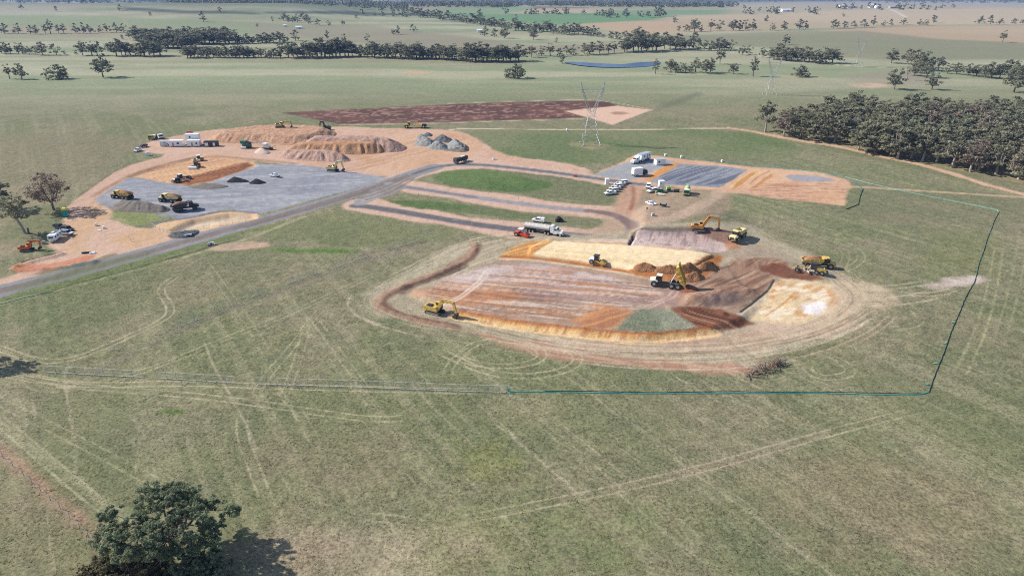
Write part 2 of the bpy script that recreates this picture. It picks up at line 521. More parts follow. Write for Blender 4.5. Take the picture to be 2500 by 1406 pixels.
# left gravel pad and its sand field
GRV = S(162, 163, 168)
poly([(232, 488), (268, 462), (330, 428), (450, 412), (620, 404), (720, 402), (800, 410), (945, 434), (900, 452), (800, 478), (660, 516), (620, 524), (560, 510),
      (470, 530), (450, 545), (380, 512), (300, 512), (250, 502)], GRV, .8, .9, 9, 1, .15, 2, it=0, rgb2=S(150, 152, 160))
PADL = [(240, 488), (330, 430), (620, 406), (720, 404), (930, 434), (800, 476), (640, 518), (450, 540), (300, 508)]
streaks(PADL, (300, 470), (800, 440), S(198, 195, 194), .5, 1.5, 40, .5, .7, 1, seed=71)
streaks(PADL, (380, 460), (760, 480), S(134, 136, 144), .45, 1.4, 45, .52, .72, 1, seed=77)
poly([(306, 430), (400, 402), (490, 379), (560, 382), (618, 394), (628, 404), (480, 456), (420, 449), (350, 436)], S(214, 173, 136), .8, .8, 6, 1, .15, 8, it=0)
poly([(400, 447), (500, 420), (600, 392), (628, 404), (480, 456)], S(146, 92, 62), 2.2, 2.5, 8, .95, .2, rgb2=S(124, 78, 54))
streaks([(310, 430), (490, 380), (622, 398), (480, 455)], (330, 436), (600, 388), S(186, 128, 90), .65, 1.1, 60, .54, .68, 1, seed=81)
streaks([(310, 430), (490, 380), (600, 392), (440, 440)], (330, 436), (600, 388), S(232, 190, 136), .6, 1.1, 60, .56, .68, 1, seed=84)
stroke([(180, 510), (250, 450), (330, 405), (400, 390), (480, 370), (600, 368)], 7.5, S(206, 172, 150), 1, .9, .1, .2, 6)
stroke([(225, 480), (320, 424), (490, 376), (640, 392), (720, 400)], 3, S(160, 126, 104), 1, .8, .2)
stroke([(190, 480), (300, 402), (345, 392)], 1.6, S(120, 106, 80), .6, .7, .2)
# stockpile yard
poly([(850, 395), (900, 360), (980, 325), (1110, 320), (1180, 358), (1130, 385), (1010, 412), (930, 430)], S(216, 178, 146), 2, 4, 14, .8, .2, mot=.2, rgb2=S(204, 160, 124))
streaks([(640, 390), (850, 395), (980, 330), (1110, 325), (1180, 360), (1010, 412), (930, 430), (740, 400)], (860, 410), (1100, 350), S(182, 138, 110), .5, 1.5, 30, .54, .7, 2, seed=91)
# basin
poly([(366, 556), (400, 541), (470, 532), (560, 514), (620, 520), (642, 530), (560, 550), (430, 574)], S(222, 186, 146), .8, .8, 6, 1, .15, 7)
poly([(420, 562), (480, 541), (560, 527), (618, 526), (560, 546), (440, 568)], S(232, 208, 178), .8, .8, 6, .9, .1)
stroke([(362, 548), (400, 541), (470, 532), (540, 514), (625, 520)], 1.8, S(120, 118, 130), .6, .9, .2)
poly([(410, 572), (440, 562), (492, 562), (470, 576), (420, 584)], S(92, 98, 100), .6, 1, 3, 1, .6, mot=.1)
# right-hand pads
poly([(1440, 428), (1500, 404), (1556, 376), (1640, 385), (1836, 408), (2000, 420), (2066, 440), (2076, 455), (2062, 502), (1950, 492), (1780, 470), (1580, 448)], S(220, 180, 146), 1, 1.5, 8, 1, .3, 3, it=0, rgb2=S(210, 168, 138))
poly([(1446, 427), (1560, 384), (1650, 394), (1562, 434), (1536, 440)], S(170, 170, 170), .8, .6, 6, 1, .15, 10, it=0, rgb2=S(160, 162, 164))
poly([(1584, 444), (1656, 401), (1740, 404), (1828, 413), (1758, 458), (1620, 452)], S(142, 146, 156), .8, .7, 6, 1, .15, 2, it=0, rgb2=S(156, 158, 164))
streaks([(1590, 444), (1656, 402), (1828, 413), (1758, 458)], (1640, 452), (1780, 404), S(96, 102, 118), .8, 1.3, 40, .52, .64, 1, seed=101)
poly([(1570, 438), (1640, 398), (1665, 398), (1592, 442)], S(212, 150, 84), .8, 1, 5, .9, .2)
poly([(1770, 460), (1845, 412), (1860, 414), (1800, 458)], S(228, 192, 140), .8, 1, 5, .9, .2)
streaks([(1770, 462), (1850, 412), (1900, 420), (1830, 470)], (1790, 462), (1862, 414), S(196, 134, 76), .8, 1.6, 30, .5, .62, 1, seed=105)
poly([(1912, 429), (1950, 426), (2000, 430), (2052, 441), (1990, 446), (1930, 440)], S(166, 164, 168), .8, 1, 6, .95, .15, 2)
streaks([(1800, 465), (1900, 440), (2070, 450), (2060, 500), (1900, 488)], (1820, 470), (2060, 478), S(172, 120, 92), .6, 1.2, 16, .54, .68, 1, seed=109)
poly([(1980, 470), (2060, 468), (2058, 500), (1960, 492)], S(214, 170, 134), 1, 2, 5, .7)
# tracks
stroke([(1100, 317), (1130, 314), (1300, 316), (1500, 318), (1780, 313)], 1.9, S(222, 204, 172), .6, .9, 0, .2, 6)
stroke([(1780, 313), (1830, 320), (1900, 334), (1960, 345), (2040, 357), (2120, 375), (2250, 402), (2330, 425), (2420, 455), (2540, 484)], 5.0, S(214, 178, 148), .8, 1, 0, .2, 6)
stroke([(2060, 455), (2160, 460), (2300, 470), (2540, 484)], 2.4, S(208, 180, 146), .8, .85, .1, .3, 6)
stroke([(1548, 455), (1535, 480), (1522, 520)], 9, S(198, 158, 132), 1.2, .9, .1, .3, 6)
stroke([(1545, 455), (1548, 485), (1540, 512)], 1.8, S(150, 100, 78), .8, .7, .2)
stroke([(1760, 470), (1680, 520), (1600, 545)], 6, S(204, 176, 152), 1.5, .75, .3, .4)
# roads
RG, RB = S(150, 148, 150), S(132, 118, 108)
ROAD = [(-60, 728), (0, 710), (120, 680), (200, 660), (300, 633), (400, 605), (500, 577), (600, 549), (700, 522), (800, 493), (880, 468), (950, 446), (1010, 425), (1060, 408)]
stroke(ROAD, 10.5, RG, .6, 1, 0, .12, 1, na=.03)
stroke(ROAD, 4.6, RB, .9, .85, .15, .12, na=.06)
stroke([(600, 549), (800, 493), (880, 468)], 2.6, S(116, 104, 96), 1, .6, .3, off=-2.6)
L3 = [(1010, 425), (1060, 408), (1120, 401), (1200, 404), (1330, 418), (1450, 435), (1570, 451)]
stroke(L3, 5.8, RG, .5, 1, 0, .12, 1, na=.03)
stroke(L3, 3.0, S(110, 104, 102), .7, .85, .1)
L1 = [(868, 502), (905, 505), (1000, 521), (1150, 546), (1260, 561), (1380, 573), (1500, 583)]
stroke(L1, 5.6, S(126, 122, 124), .6, 1, 0, .12, 9, na=.04)
stroke(L1, 3.6, S(104, 100, 102), .7, .7, .2, .12)
L2 = [(950, 448), (985, 456), (1060, 467), (1160, 482), (1300, 502), (1450, 516), (1500, 524), (1540, 545), (1548, 565), (1520, 582), (1490, 583)]
stroke(L2, 5.2, S(160, 154, 156), .6, 1, 0, .12, 9, na=.05)
stroke([(1440, 515), (1500, 524), (1540, 545), (1550, 562), (1530, 578)], 4.6, S(134, 104, 90), 1, .9, .15)
stroke([(985, 456), (1060, 467), (1160, 482)], 2.2, S(112, 104, 104), .8, .7, .2)
poly([(850, 497), (900, 470), (960, 448), (1000, 455), (960, 476), (905, 490), (880, 504)], S(164, 160, 160), 1, 1.5, 6, .95, .15, 9, rgb2=S(150, 142, 138))
for dd in ((0, 0), (14, 4), (26, 8)):
    stroke([(868 + dd[0], 480 + dd[1]), (930 + dd[0], 462 + dd[1]), (985 + dd[0], 436)], 1.5, S(130, 112, 100), .6, .7, .2)
# drain beside the access road
stroke([(-40, 752), (200, 694), (400, 640), (560, 598), (640, 570), (740, 530)], 2.2, S(172, 168, 130), .8, .75, .35, 1)
stroke([(100, 716), (300, 663), (420, 630), (560, 590)], 1.2, S(62, 62, 44), .5, .85, .25, 1)
stroke([(-40, 744), (200, 684), (420, 620), (560, 580), (700, 540)], 2.6, S(112, 130, 74), 1, .7, .3, 1)

# --- main excavation
poly([(895, 730), (935, 690), (1040, 640), (1130, 592), (1240, 575), (1420, 575), (1540, 565), (1700, 545), (1830, 540), (1900, 590), (2010, 640), (2075, 690), (2120, 750), (2100, 800), (2010, 845),
      (1900, 868), (1840, 905), (1700, 890), (1500, 870), (1300, 845), (1120, 800), (960, 775)], S(186, 172, 146), 3, 5, 12, .9, .5, mot=.2)
poly([(1290, 838), (1500, 800), (1750, 815), (1840, 795), (2080, 700), (2110, 750), (2060, 810), (1900, 850), (1780, 870), (1500, 866)], S(212, 184, 160), 3, 5, 10, .95, .35, mot=.15, rgb2=S(190, 160, 136))
poly([(2030, 690), (2090, 690), (2180, 715), (2160, 745), (2080, 780), (1990, 800), (2010, 760)], S(210, 188, 158), 3, 5, 10, .8, .4, mot=.25)
poly([(1120, 795), (1190, 808), (1300, 838), (1500, 866), (1700, 884), (1828, 893), (1836, 914), (1650, 905), (1450, 888), (1300, 864), (1180, 836)], S(188, 146, 122), 1.4, 2.4, 8, .95, .3, 3, rgb2=S(172, 134, 110))
streaks([(1120, 797), (1300, 842), (1500, 870), (1828, 896), (1832, 912), (1450, 886), (1180, 834)], (1180, 815), (1700, 895), S(206, 176, 150), .6, .9, 40, .55, .7, 1, seed=111)
poly([(1690, 580), (1790, 585), (1880, 600), (1960, 640), (1900, 660), (1780, 640)], S(172, 152, 132), 2.5, 4, 9, .8, .5, mot=.25)
for k, ln in enumerate(([(1120, 770), (1300, 820), (1500, 850), (1700, 856), (1900, 830), (2040, 790), (2110, 730)],
                        [(1180, 800), (1320, 835), (1540, 862), (1760, 862), (1940, 835), (2070, 795), (2130, 750)],
                        [(1500, 868), (1700, 874), (1880, 854), (2020, 820), (2120, 770)],
                        [(1780, 870), (1960, 850), (2080, 810), (2160, 760)],
                        [(1060, 640), (1150, 590), (1260, 572), (1400, 578)],
                        [(1090, 660), (1170, 610), (1270, 586), (1330, 584)],
                        [(940, 690), (1040, 640), (1120, 600), (1220, 575)],
                        [(1860, 700), (1990, 650), (2060, 660), (2110, 710)],
                        [(2000, 640), (2120, 700), (2260, 720), (2330, 700)],
                        [(2060, 700), (2160, 710), (2290, 690)],
                        [(2080, 740), (2200, 735), (2300, 715)])):
    for o in (-2.4, 0.0, 2.4):
        stroke(ln, .6, (S(206, 192, 162), S(140, 124, 98), S(214, 196, 170))[(k + int(o)) % 3], .3, .7, .5, off=o, seed=120 + k, fade=8)
# floor of the pad
PF = [(1005, 714), (1100, 684), (1176, 650), (1230, 634), (1300, 640), (1440, 655), (1560, 680), (1700, 660), (1790, 640), (1900, 640), (1900, 680), (1850, 745), (1810, 770), (1740, 800), (1560, 812), (1380, 800), (1195, 778), (1110, 762)]
poly(PF, S(180, 152, 130), 1, 1.5, 8, 1, .25, 4, it=0, rgb2=S(168, 141, 122))
poly([(1070, 690), (1176, 648), (1300, 645), (1440, 668), (1560, 700), (1400, 700), (1250, 690), (1120, 700)], S(206, 184, 176), 3, 4, 10, .85, rgb2=S(190, 168, 162))
poly([(1010, 714), (1100, 690), (1200, 700), (1300, 720), (1200, 750), (1110, 750), (1060, 735)], S(212, 166, 132), 3, 4, 8, .8, rgb2=S(198, 144, 106))
poly([(1250, 700), (1420, 690), (1580, 700), (1720, 710), (1640, 745), (1460, 740), (1320, 740)], S(166, 138, 130), 4, 4, 10, .75, rgb2=S(178, 150, 142))
for k_, (cx_, cy_, rx_, ry_, cc_) in enumerate(((1180, 720, 70, 14, S(178, 118, 82)), (1320, 760, 90, 12, S(190, 138, 100)), (1450, 700, 80, 10, S(160, 130, 120)), (1280, 680, 80, 9, S(210, 188, 178)),
                                               (1560, 722, 60, 10, S(150, 122, 110)), (1400, 780, 60, 9, S(168, 118, 88)), (1100, 730, 40, 12, S(196, 134, 90)), (1350, 725, 90, 8, S(172, 138, 124)))):
    poly([(cx_ - rx_, cy_ - ry_ * .6), (cx_, cy_ - ry_), (cx_ + rx_, cy_ + ry_ * .4), (cx_ + rx_ * .3, cy_ + ry_), (cx_ - rx_ * .8, cy_ + ry_ * .5)], cc_, 2, 4, 6, .75, mot=.4, seed=60 + k_)
FL = [(1010, 714), (1176, 650), (1300, 640), (1560, 690), (1640, 720), (1480, 790), (1195, 775), (1110, 760)]
streaks(FL, (1100, 700), (1560, 745), S(222, 202, 184), .7, .85, 22, .54, .68, 1, seed=131)
streaks(FL, (1100, 700), (1560, 745), S(130, 98, 88), .6, .7, 18, .56, .70, 1, seed=133)
streaks(FL, (1080, 730), (1500, 775), S(206, 140, 88), .6, 1.2, 24, .58, .70, 1, seed=137)
poly([(1150, 668), (1190, 648), (1260, 652), (1200, 672), (1110, 694)], S(220, 202, 196), 2, 3, 6, .75, mot=.35)
poly([(1410, 662), (1500, 676), (1480, 682), (1400, 670)], S(216, 202, 198), 1, 2, 6, .7, mot=.4)
for o in (0, 11):
    stroke([(1190 + o, 655), (1170 + o, 685), (1120 + o, 725), (1085 + o, 742)], .8, S(232, 212, 196), .4, .85, .2)
# right side of the pad: brown spoil, scraped diagonally
BR = [(1640, 745), (1700, 690), (1780, 640), (1850, 628), (1935, 640), (1900, 680), (1870, 715), (1810, 760), (1760, 755)]
poly(BR, S(178, 146, 122), 2, 3, 8, .95, .3, 4, rgb2=S(162, 128, 106))
streaks(BR, (1680, 740), (1880, 645), S(124, 90, 74), .7, 1.0, 14, .53, .66, 1.5, seed=141)
streaks(BR, (1680, 740), (1880, 645), S(200, 168, 142), .6, 1.1, 18, .58, .70, 1.5, seed=144)
poly([(1690, 735), (1760, 715), (1830, 712), (1815, 745), (1740, 752)], S(140, 116, 108), 1.5, 2, 6, .9, .3, rgb2=S(124, 104, 98))
for o in (0, 16):
    stroke([(1640 + o, 712), (1630 + o, 726), (1590 + o, 742), (1560 + o, 756), (1500 + o, 800)], .8, S(208, 178, 160), .4, .8, .2)
poly([(1460, 745), (1560, 754), (1502, 806), (1400, 798)], S(178, 120, 84), 1.5, 2, 6, .85, .3)
streaks([(1420, 740), (1562, 752), (1504, 806), (1380, 798)], (1400, 795), (1560, 748), S(214, 152, 102), .75, 1.1, 16, .52, .66, 1, seed=151)
poly([(1562, 755), (1640, 752), (1708, 806), (1620, 818), (1500, 806)], S(142, 146, 124), .8, 1, 5, 1, .9, 0, it=0, rgb2=S(160, 158, 136))
poly([(1562, 756), (1600, 770), (1620, 818), (1500, 806)], S(116, 124, 98), 1.5, 1.5, 5, .6, .9, it=0)
poly([(1640, 752), (1762, 756), (1842, 790), (1755, 815), (1712, 806)], S(136, 92, 70), .8, 1.2, 5, 1, .25, 4, it=0)
streaks([(1640, 752), (1762, 756), (1842, 790), (1750, 814), (1712, 806)], (1680, 762), (1790, 800), S(92, 60, 50), .8, 1.1, 30, .5, .62, .8, seed=161)
streaks([(1640, 752), (1762, 756), (1842, 790), (1750, 814), (1712, 806)], (1680, 762), (1790, 800), S(190, 146, 116), .7, .9, 30, .58, .68, .8, seed=164)
# batter at the near edge
EDGE = [(1125, 768), (1195, 782), (1290, 796), (1380, 806), (1480, 816), (1560, 822), (1640, 818), (1735, 805)]
stroke(EDGE, 3.4, S(226, 176, 112), .5, 1, 0, .4, 4, na=.2, off=-1.0)
stroke(EDGE, 2.4, S(240, 206, 158), .5, .8, .75, off=-1.4, seed=39)
stroke(EDGE, .8, S(176, 100, 56), .4, .85, .2, off=0.9)
stroke(EDGE, 1.1, S(240, 210, 160), .4, .8, .45, off=-2.4, seed=33)
i, m = streaks([(1150, 765), (1290, 788), (1560, 812), (1735, 800), (1735, 818), (1560, 838), (1290, 808), (1150, 785)], (1400, 825), (1412, 800), S(168, 96, 52), .5, 1.2, 6, .5, .66, .6, seed=171)
# sand-coloured pad
poly([(1222, 612), (1310, 584), (1350, 586), (1310, 630), (1240, 634)], S(202, 142, 78), 1.5, 2.5, 6, .9, .3)
streaks([(1222, 612), (1310, 584), (1350, 586), (1310, 630), (1240, 634)], (1230, 625), (1330, 590), S(232, 186, 120), .8, 1, 10, .5, .65, 1, seed=181)
poly([(1350, 588), (1440, 583), (1540, 586), (1546, 600), (1420, 592)], S(222, 196, 172), 1.5, 2, 6, .8, .2)
poly([(1302, 622), (1352, 588), (1560, 597), (1712, 615), (1742, 626), (1690, 652), (1556, 660), (1440, 644)], S(248, 224, 182), .6, .5, 6, 1, .08, 8, it=0)
streaks([(1302, 622), (1352, 590), (1560, 598), (1740, 624), (1690, 650), (1440, 644)], (1340, 610), (1700, 634), S(224, 192, 138), .5, .8, 60, .5, .7, 1, seed=185)
stroke([(1225, 626), (1300, 628), (1440, 648), (1540, 664), (1600, 672)], 2.0, S(186, 112, 54), .6, .95, .15, .4)
stroke([(1225, 632), (1300, 634), (1440, 654), (1540, 670), (1600, 682)], 1.4, S(236, 206, 176), .6, .8, .35, .3)
stroke([(1400, 591), (1560, 598), (1712, 616), (1750, 622)], .9, S(190, 120, 60), .4, .8, .4)
poly([(1690, 650), (1742, 624), (1768, 628), (1752, 650), (1700, 668)], S(198, 126, 62), 1, 2, 4, .95, .4, rgb2=S(172, 104, 54))
poly([(1530, 660), (1690, 652), (1760, 640), (1750, 668), (1680, 690), (1580, 684)], S(186, 122, 72), 1, 2, 4, .9, .4, 4)
# cut face
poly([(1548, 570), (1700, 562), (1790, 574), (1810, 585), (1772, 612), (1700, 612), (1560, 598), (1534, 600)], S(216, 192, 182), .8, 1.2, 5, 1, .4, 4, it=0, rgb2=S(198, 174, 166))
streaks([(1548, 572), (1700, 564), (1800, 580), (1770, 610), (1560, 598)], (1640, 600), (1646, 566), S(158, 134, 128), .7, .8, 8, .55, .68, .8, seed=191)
poly([(1700, 563), (1790, 568), (1818, 580), (1790, 600), (1740, 585)], S(130, 98, 82), 1.2, 1.5, 5, .85, .4)
stroke([(1545, 568), (1620, 562), (1700, 558), (1780, 566)], 1.6, S(112, 90, 86), .6, .8, .15)
poly([(1770, 588), (1800, 592), (1810, 606), (1772, 612)], S(184, 132, 94), 1, 1.5, 4, .8)
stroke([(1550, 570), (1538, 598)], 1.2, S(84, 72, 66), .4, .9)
stroke([(1556, 572), (1545, 600)], 1.0, S(216, 200, 190), .4, .8)
# light fill at the right
poly([(1895, 682), (1960, 678), (2016, 690), (2042, 716), (2044, 750), (2010, 776), (1940, 788), (1860, 785), (1812, 768), (1850, 730)], S(222, 196, 160), 1.2, 2, 5, 1, .25, 8, rgb2=S(232, 206, 164))
poly([(1885, 690), (1920, 686), (1910, 715), (1880, 735)], S(204, 138, 78), 1.5, 2, 4, .85, mot=.2)
poly([(1995, 690), (2040, 712), (2046, 755), (2020, 740), (2010, 712)], S(208, 150, 96), 1.5, 2, 4, .8, mot=.2)
streaks([(1880, 690), (2010, 690), (2040, 740), (1950, 785), (1830, 775)], (1880, 760), (2010, 700), S(204, 146, 84), .6, 1.4, 5, .54, .68, 1, seed=201)
streaks([(1880, 690), (2010, 690), (2040, 740), (1950, 785), (1830, 775)], (1880, 750), (2010, 720), S(248, 232, 206), .8, 1.8, 5, .52, .68, 1, seed=203)
poly([(1970, 742), (2010, 736), (2026, 752), (2000, 770), (1962, 766)], S(248, 240, 236), 1.5, 2, 4, .95)
stroke([(1935, 722), (1905, 748), (1868, 772)], .6, S(204, 144, 84), .3, .8, .2)
poly([(1790, 760), (1830, 752), (1880, 690), (1890, 690), (1850, 745), (1815, 775)], S(206, 188, 166), 1, 1.5, 5, .85)
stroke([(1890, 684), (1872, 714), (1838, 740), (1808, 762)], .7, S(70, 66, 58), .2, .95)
poly([(1850, 655), (1900, 642), (1960, 660), (2012, 678), (1990, 686), (1900, 676)], S(120, 78, 62), 1, 2, 5, .95, .3, rgb2=S(142, 88, 66))
# stripped topsoil windrow
WR = [(1162, 596), (1155, 625), (1085, 662), (1000, 692), (935, 722), (925, 742), (960, 765), (1040, 785), (1110, 797)]
stroke(WR, 4.0, S(158, 126, 106), .9, .95, .15, .4, 3, na=.25)
stroke(WR, 1.2, S(118, 88, 74), .5, .7, .25, off=.9)
stroke(WR, .8, S(172, 138, 114), .4, .7, .3, off=-1.2)
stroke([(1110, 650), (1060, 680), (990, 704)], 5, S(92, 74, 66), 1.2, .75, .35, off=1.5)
wheels([(1240, 570), (1120, 600), (1040, 640), (960, 680), (900, 720), (893, 740), (930, 768), (1040, 800), (1150, 812)], S(196, 188, 158), 1.6, .5, .85, .3, 61)
stroke([(960, 700), (1050, 650), (1130, 612)], 3, S(190, 182, 152), 1.2, .6, .5, .6)

RINGS = [[(1100, 800), (1180, 812), (1300, 838), (1480, 858), (1640, 862), (1800, 850), (1940, 824), (2050, 780), (2100, 730), (2060, 690), (2000, 650)],
         [(1150, 815), (1300, 842), (1480, 868), (1640, 876), (1800, 872), (1960, 846), (2080, 800), (2140, 750)],
         [(1420, 578), (1260, 578), (1150, 596), (1040, 644), (950, 690), (905, 722), (900, 745), (940, 768), (1040, 795), (1150, 812)]]
rr_ = random.Random(9)
for k in range(90):
    base_ = smooth_line(PW(RINGS[(0, 0, 1, 1, 2)[k % 5]]), False, 2)
    n_ = len(base_)
    a_ = rr_.randrange(0, n_ - 6)
    b_ = min(n_, a_ + rr_.randrange(5, 16))
    stroke(None, rr_.uniform(.3, .7), (S(226, 208, 182), S(146, 130, 106), S(208, 186, 158), S(168, 152, 124))[k % 4], .2, rr_.uniform(.3, .7), .5, off=rr_.uniform(-6.5, 6.5), seed=300 + k, Pw=base_[a_:b_], fade=5, na=.1)
# pale scar at the right
poly([(2245, 696), (2300, 680), (2345, 670), (2400, 671), (2408, 688), (2340, 704), (2280, 706)], S(204, 186, 172), 1.5, 3, 6, .85, .4, mot=.35)
poly([(2310, 682), (2390, 674), (2380, 694), (2320, 696)], S(222, 206, 196), 1.5, 2, 5, .7, mot=.35)

# --- wheel tracks across the paddock
wheels([(440, 668), (392, 700), (395, 720), (418, 748), (412, 775), (340, 810), (250, 850), (170, 880), (90, 884), (0, 850), (-40, 838)], None, 2.0, .6, .9, .2, 63)
wheels([(-30, 892), (90, 925), (220, 942), (420, 935), (700, 944), (1000, 952), (1200, 955)], None, 2.0, .55, .85, .3, 65)
wheels([(-30, 905), (100, 930), (220, 946), (420, 960), (640, 985), (800, 1010), (920, 1025), (1010, 1018)], None, 1.9, .5, .85, .3, 67)
wheels([(60, 920), (80, 945), (130, 955), (220, 944)], None, 1.8, .45, .6, .4, 69)
wheels([(220, 944), (400, 890), (540, 830), (700, 770), (860, 695), (940, 660)], None, 1.9, .5, .75, .35, 71)
wheels([(620, 980), (640, 930), (720, 840), (760, 780), (800, 740)], None, 2.0, .5, .7, .4, 73)
wheels([(690, 980), (720, 900), (750, 800), (740, 770)], None, 1.9, .45, .65, .45, 75)
wheels([(500, 640), (560, 720), (640, 840), (700, 950), (780, 1100)], None, 2.0, .45, .5, .6, 77)
wheels([(760, 770), (840, 880), (900, 960)], None, 1.9, .45, .6, .45, 79)
wheels([(600, 985), (585, 1050), (620, 1140), (655, 1230)], None, 2.1, .6, .6, .5, 81)
wheels([(440, 668), (560, 660), (680, 662)], None, 1.8, .4, .6, .4, 83)
wheels([(1120, 870), (1150, 840), (1230, 826), (1310, 845), (1330, 870), (1290, 890), (1200, 895), (1130, 880), (1120, 860)], None, 2.2, .55, .85, .25, 85)
wheels([(1060, 850), (1160, 900), (1260, 922), (1370, 910), (1420, 880), (1390, 850), (1340, 830)], None, 2.3, .6, .85, .25, 87)
wheels([(1100, 930), (1090, 900), (1130, 860), (1160, 840)], None, 2.0, .5, .7, .4, 89)
wheels([(950, 1300), (1100, 1275), (1300, 1235), (1500, 1195), (1750, 1135), (2000, 1062), (2200, 1010), (2300, 990)], S(196, 182, 152), 1.9, .55, .8, .3, 91, fade=20)
stroke([(1500, 1195), (1750, 1135), (2000, 1062)], 3.0, S(164, 146, 124), 1.2, .35, .4)
wheels([(2010, 1070), (2120, 1130), (2235, 1200)], None, .5, .22, .8, .3, 93)
wheels([(1840, 965), (1920, 1020), (2010, 1070)], None, .5, .2, .7, .35, 94)
wheels([(1980, 880), (1965, 900), (2010, 925), (2080, 915), (2070, 890), (1990, 850)], None, 2.2, .5, .7, .3, 95)
wheels([(1900, 860), (1960, 920), (2060, 960), (2180, 990)], None, 2.0, .5, .4, .5, 97)
wheels([(2180, 720), (2240, 760), (2250, 790), (2180, 805), (2100, 800)], None, 2.0, .5, .7, .35, 99)
wheels([(1840, 540), (1960, 570), (2060, 590), (2110, 620), (2090, 650), (2050, 660)], None, 2.2, .6, .7, .3, 101)
wheels([(1880, 520), (1990, 580), (2070, 610), (2060, 650), (2020, 690)], S(186, 160, 136), 2.2, .6, .7, .3, 103)
wheels([(1700, 520), (1830, 545), (1900, 600), (1990, 650), (2060, 690)], S(200, 186, 160), 2.4, .7, .7, .35, 105)
wheels([(2440, 600), (2420, 720), (2390, 820), (2340, 920)], S(186, 178, 138), 2.4, .8, .6, .5, 107)
wheels([(2500, 560), (2480, 700), (2440, 830)], S(176, 168, 130), 2.4, .8, .5, .5, 109)
wheels([(-20, 1010), (110, 1120), (240, 1230), (300, 1265)], None, 2.2, .6, .7, .4, 111)
wheels([(-40, 960), (200, 1080), (440, 1210)], None, 2.2, .5, .45, .55, 113)
wheels([(870, 1260), (960, 1265), (1060, 1285)], None, 1.8, .5, .6, .4, 115)
wheels([(1240, 950), (1400, 1060), (1600, 1230), (1750, 1400)], S(172, 158, 132), .8, .5, .45, .6, 117)
wheels([(1540, 980), (1800, 1160), (2120, 1400)], S(172, 158, 132), .8, .5, .45, .6, 119)
wheels([(1760, 1000), (2060, 1160), (2420, 1400)], S(168, 156, 128), .8, .5, .4, .6, 121)
wheels([(2100, 1000), (2300, 1120), (2560, 1280)], S(168, 156, 128), .8, .5, .35, .6, 123)
wheels([(1200, 810), (1090, 900), (1060, 850), (1000, 800)], None, 1.9, .4, .4, .5, 125)
wheels([(1600, 500), (1700, 475), (1790, 455)], S(196, 170, 146), 2.2, .8, .7, .3, 127)
wheels([(1590, 440), (1500, 500)], None, 1.8, .4, .5, .4, 128)
wheels([(1430, 440), (1330, 470)], None, 1.8, .4, .5, .4, 129)
wheels([(1460, 455), (1380, 485)], None, 1.8, .4, .5, .4, 130)
rs = random.Random(5)
for k in range(34):                       # many faint crossings on the trodden paddock left of the pit
    x0, y0 = rs.uniform(440, 1080), rs.uniform(650, 960)
    a = rs.choice((0.5, 0.75, 2.2, 2.5, -.2)) + rs.uniform(-.2, .2)
    L = rs.uniform(80, 260)
    wheels([(x0, y0), (x0 + L * .5 * math.cos(a), y0 + L * .3 * math.sin(a)), (x0 + L * math.cos(a + .25), y0 + L * .6 * math.sin(a + .2))], S(168, 158, 126), 1.7, .38, .42, .55, 140 + k)
for k in range(20):
    x0, y0 = rs.uniform(1850, 2150), rs.uniform(440, 900)
    a = rs.choice((0.3, 0.5, -.3, 2.8)) + rs.uniform(-.2, .2)
    L = rs.uniform(60, 180)
    wheels([(x0, y0), (x0 + L * .5 * math.cos(a), y0 + L * .3 * math.sin(a)), (x0 + L * math.cos(a + .25), y0 + L * .6 * math.sin(a + .2))], S(178, 164, 134), 1.8, .4, .45, .5, 180 + k)

for k in range(46):                       # old drill lines along the paddock
    q0 = P(rs.uniform(0, 2500), rs.uniform(900, 1390))
    Lk = rs.uniform(12, 60)
    Pk = [(q0.x - RD[0] * Lk * f_ + .4 * math.sin(f_ * 9), q0.y - RD[1] * Lk * f_) for f_ in (-.5, -.25, 0, .25, .5)]
    stroke(None, rs.uniform(.3, .7), S(192, 180, 152) if k % 4 else S(120, 118, 92), .2, rs.uniform(.3, .65), .6, seed=400 + k, Pw=Pk, fade=5, na=.3)
# stain of old fence line, near bare strip, dry patches
stroke([(240, 905), (430, 805), (600, 740), (780, 680), (940, 625), (1060, 588)], 3.2, S(138, 128, 116), 1.5, .55, .5)
stroke([(880, 625), (960, 606), (1040, 590)], 1.4, S(128, 96, 80), .8, .6, .4)
stroke([(-60, 1060), (40, 1130), (150, 1230), (250, 1320), (330, 1420)], 2.8, S(178, 142, 120), 1.6, .8, .5)
stroke([(-60, 1040), (60, 1130), (190, 1240), (300, 1330)], 1.6, S(180, 172, 138), .9, .6, .4, off=3.2)
poly([(-60, 1140), (60, 1180), (250, 1330), (330, 1460), (-60, 1460)], S(142, 134, 104), 4, 3, 8, .6, mot=.3, rgb2=S(156, 140, 114))
poly([(560, 1300), (760, 1290), (1000, 1310), (1180, 1290), (1130, 1420), (560, 1460), (500, 1380)], S(166, 148, 124), 4, 4, 7, .75, mot=.25, rgb2=S(180, 166, 138))
poly([(1080, 1120), (1160, 1060), (1270, 1090), (1280, 1180), (1130, 1180)], S(140, 142, 84), 3, 6, 4, .45, mot=.6)
poly([(1280, 1040), (1360, 1080), (1370, 1130), (1300, 1110)], S(104, 112, 80), 3, 5, 5, .5, mot=.5)
poly([(1000, 1290), (1240, 1180), (1420, 1270), (1600, 1210), (1660, 1290), (1400, 1420), (1000, 1420)], S(112, 128, 80), 4, 6, 5, .45, mot=.5, rgb2=S(134, 140, 92))
poly([(390, 1003), (430, 998), (456, 1004), (430, 1012), (396, 1010)], S(86, 116, 48), .8, .8, 2, .9)
poly([(700, 1040), (1000, 1060), (900, 1220), (640, 1180), (560, 1080)], S(146, 132, 108), 6, 6, 10, .45, mot=.35)
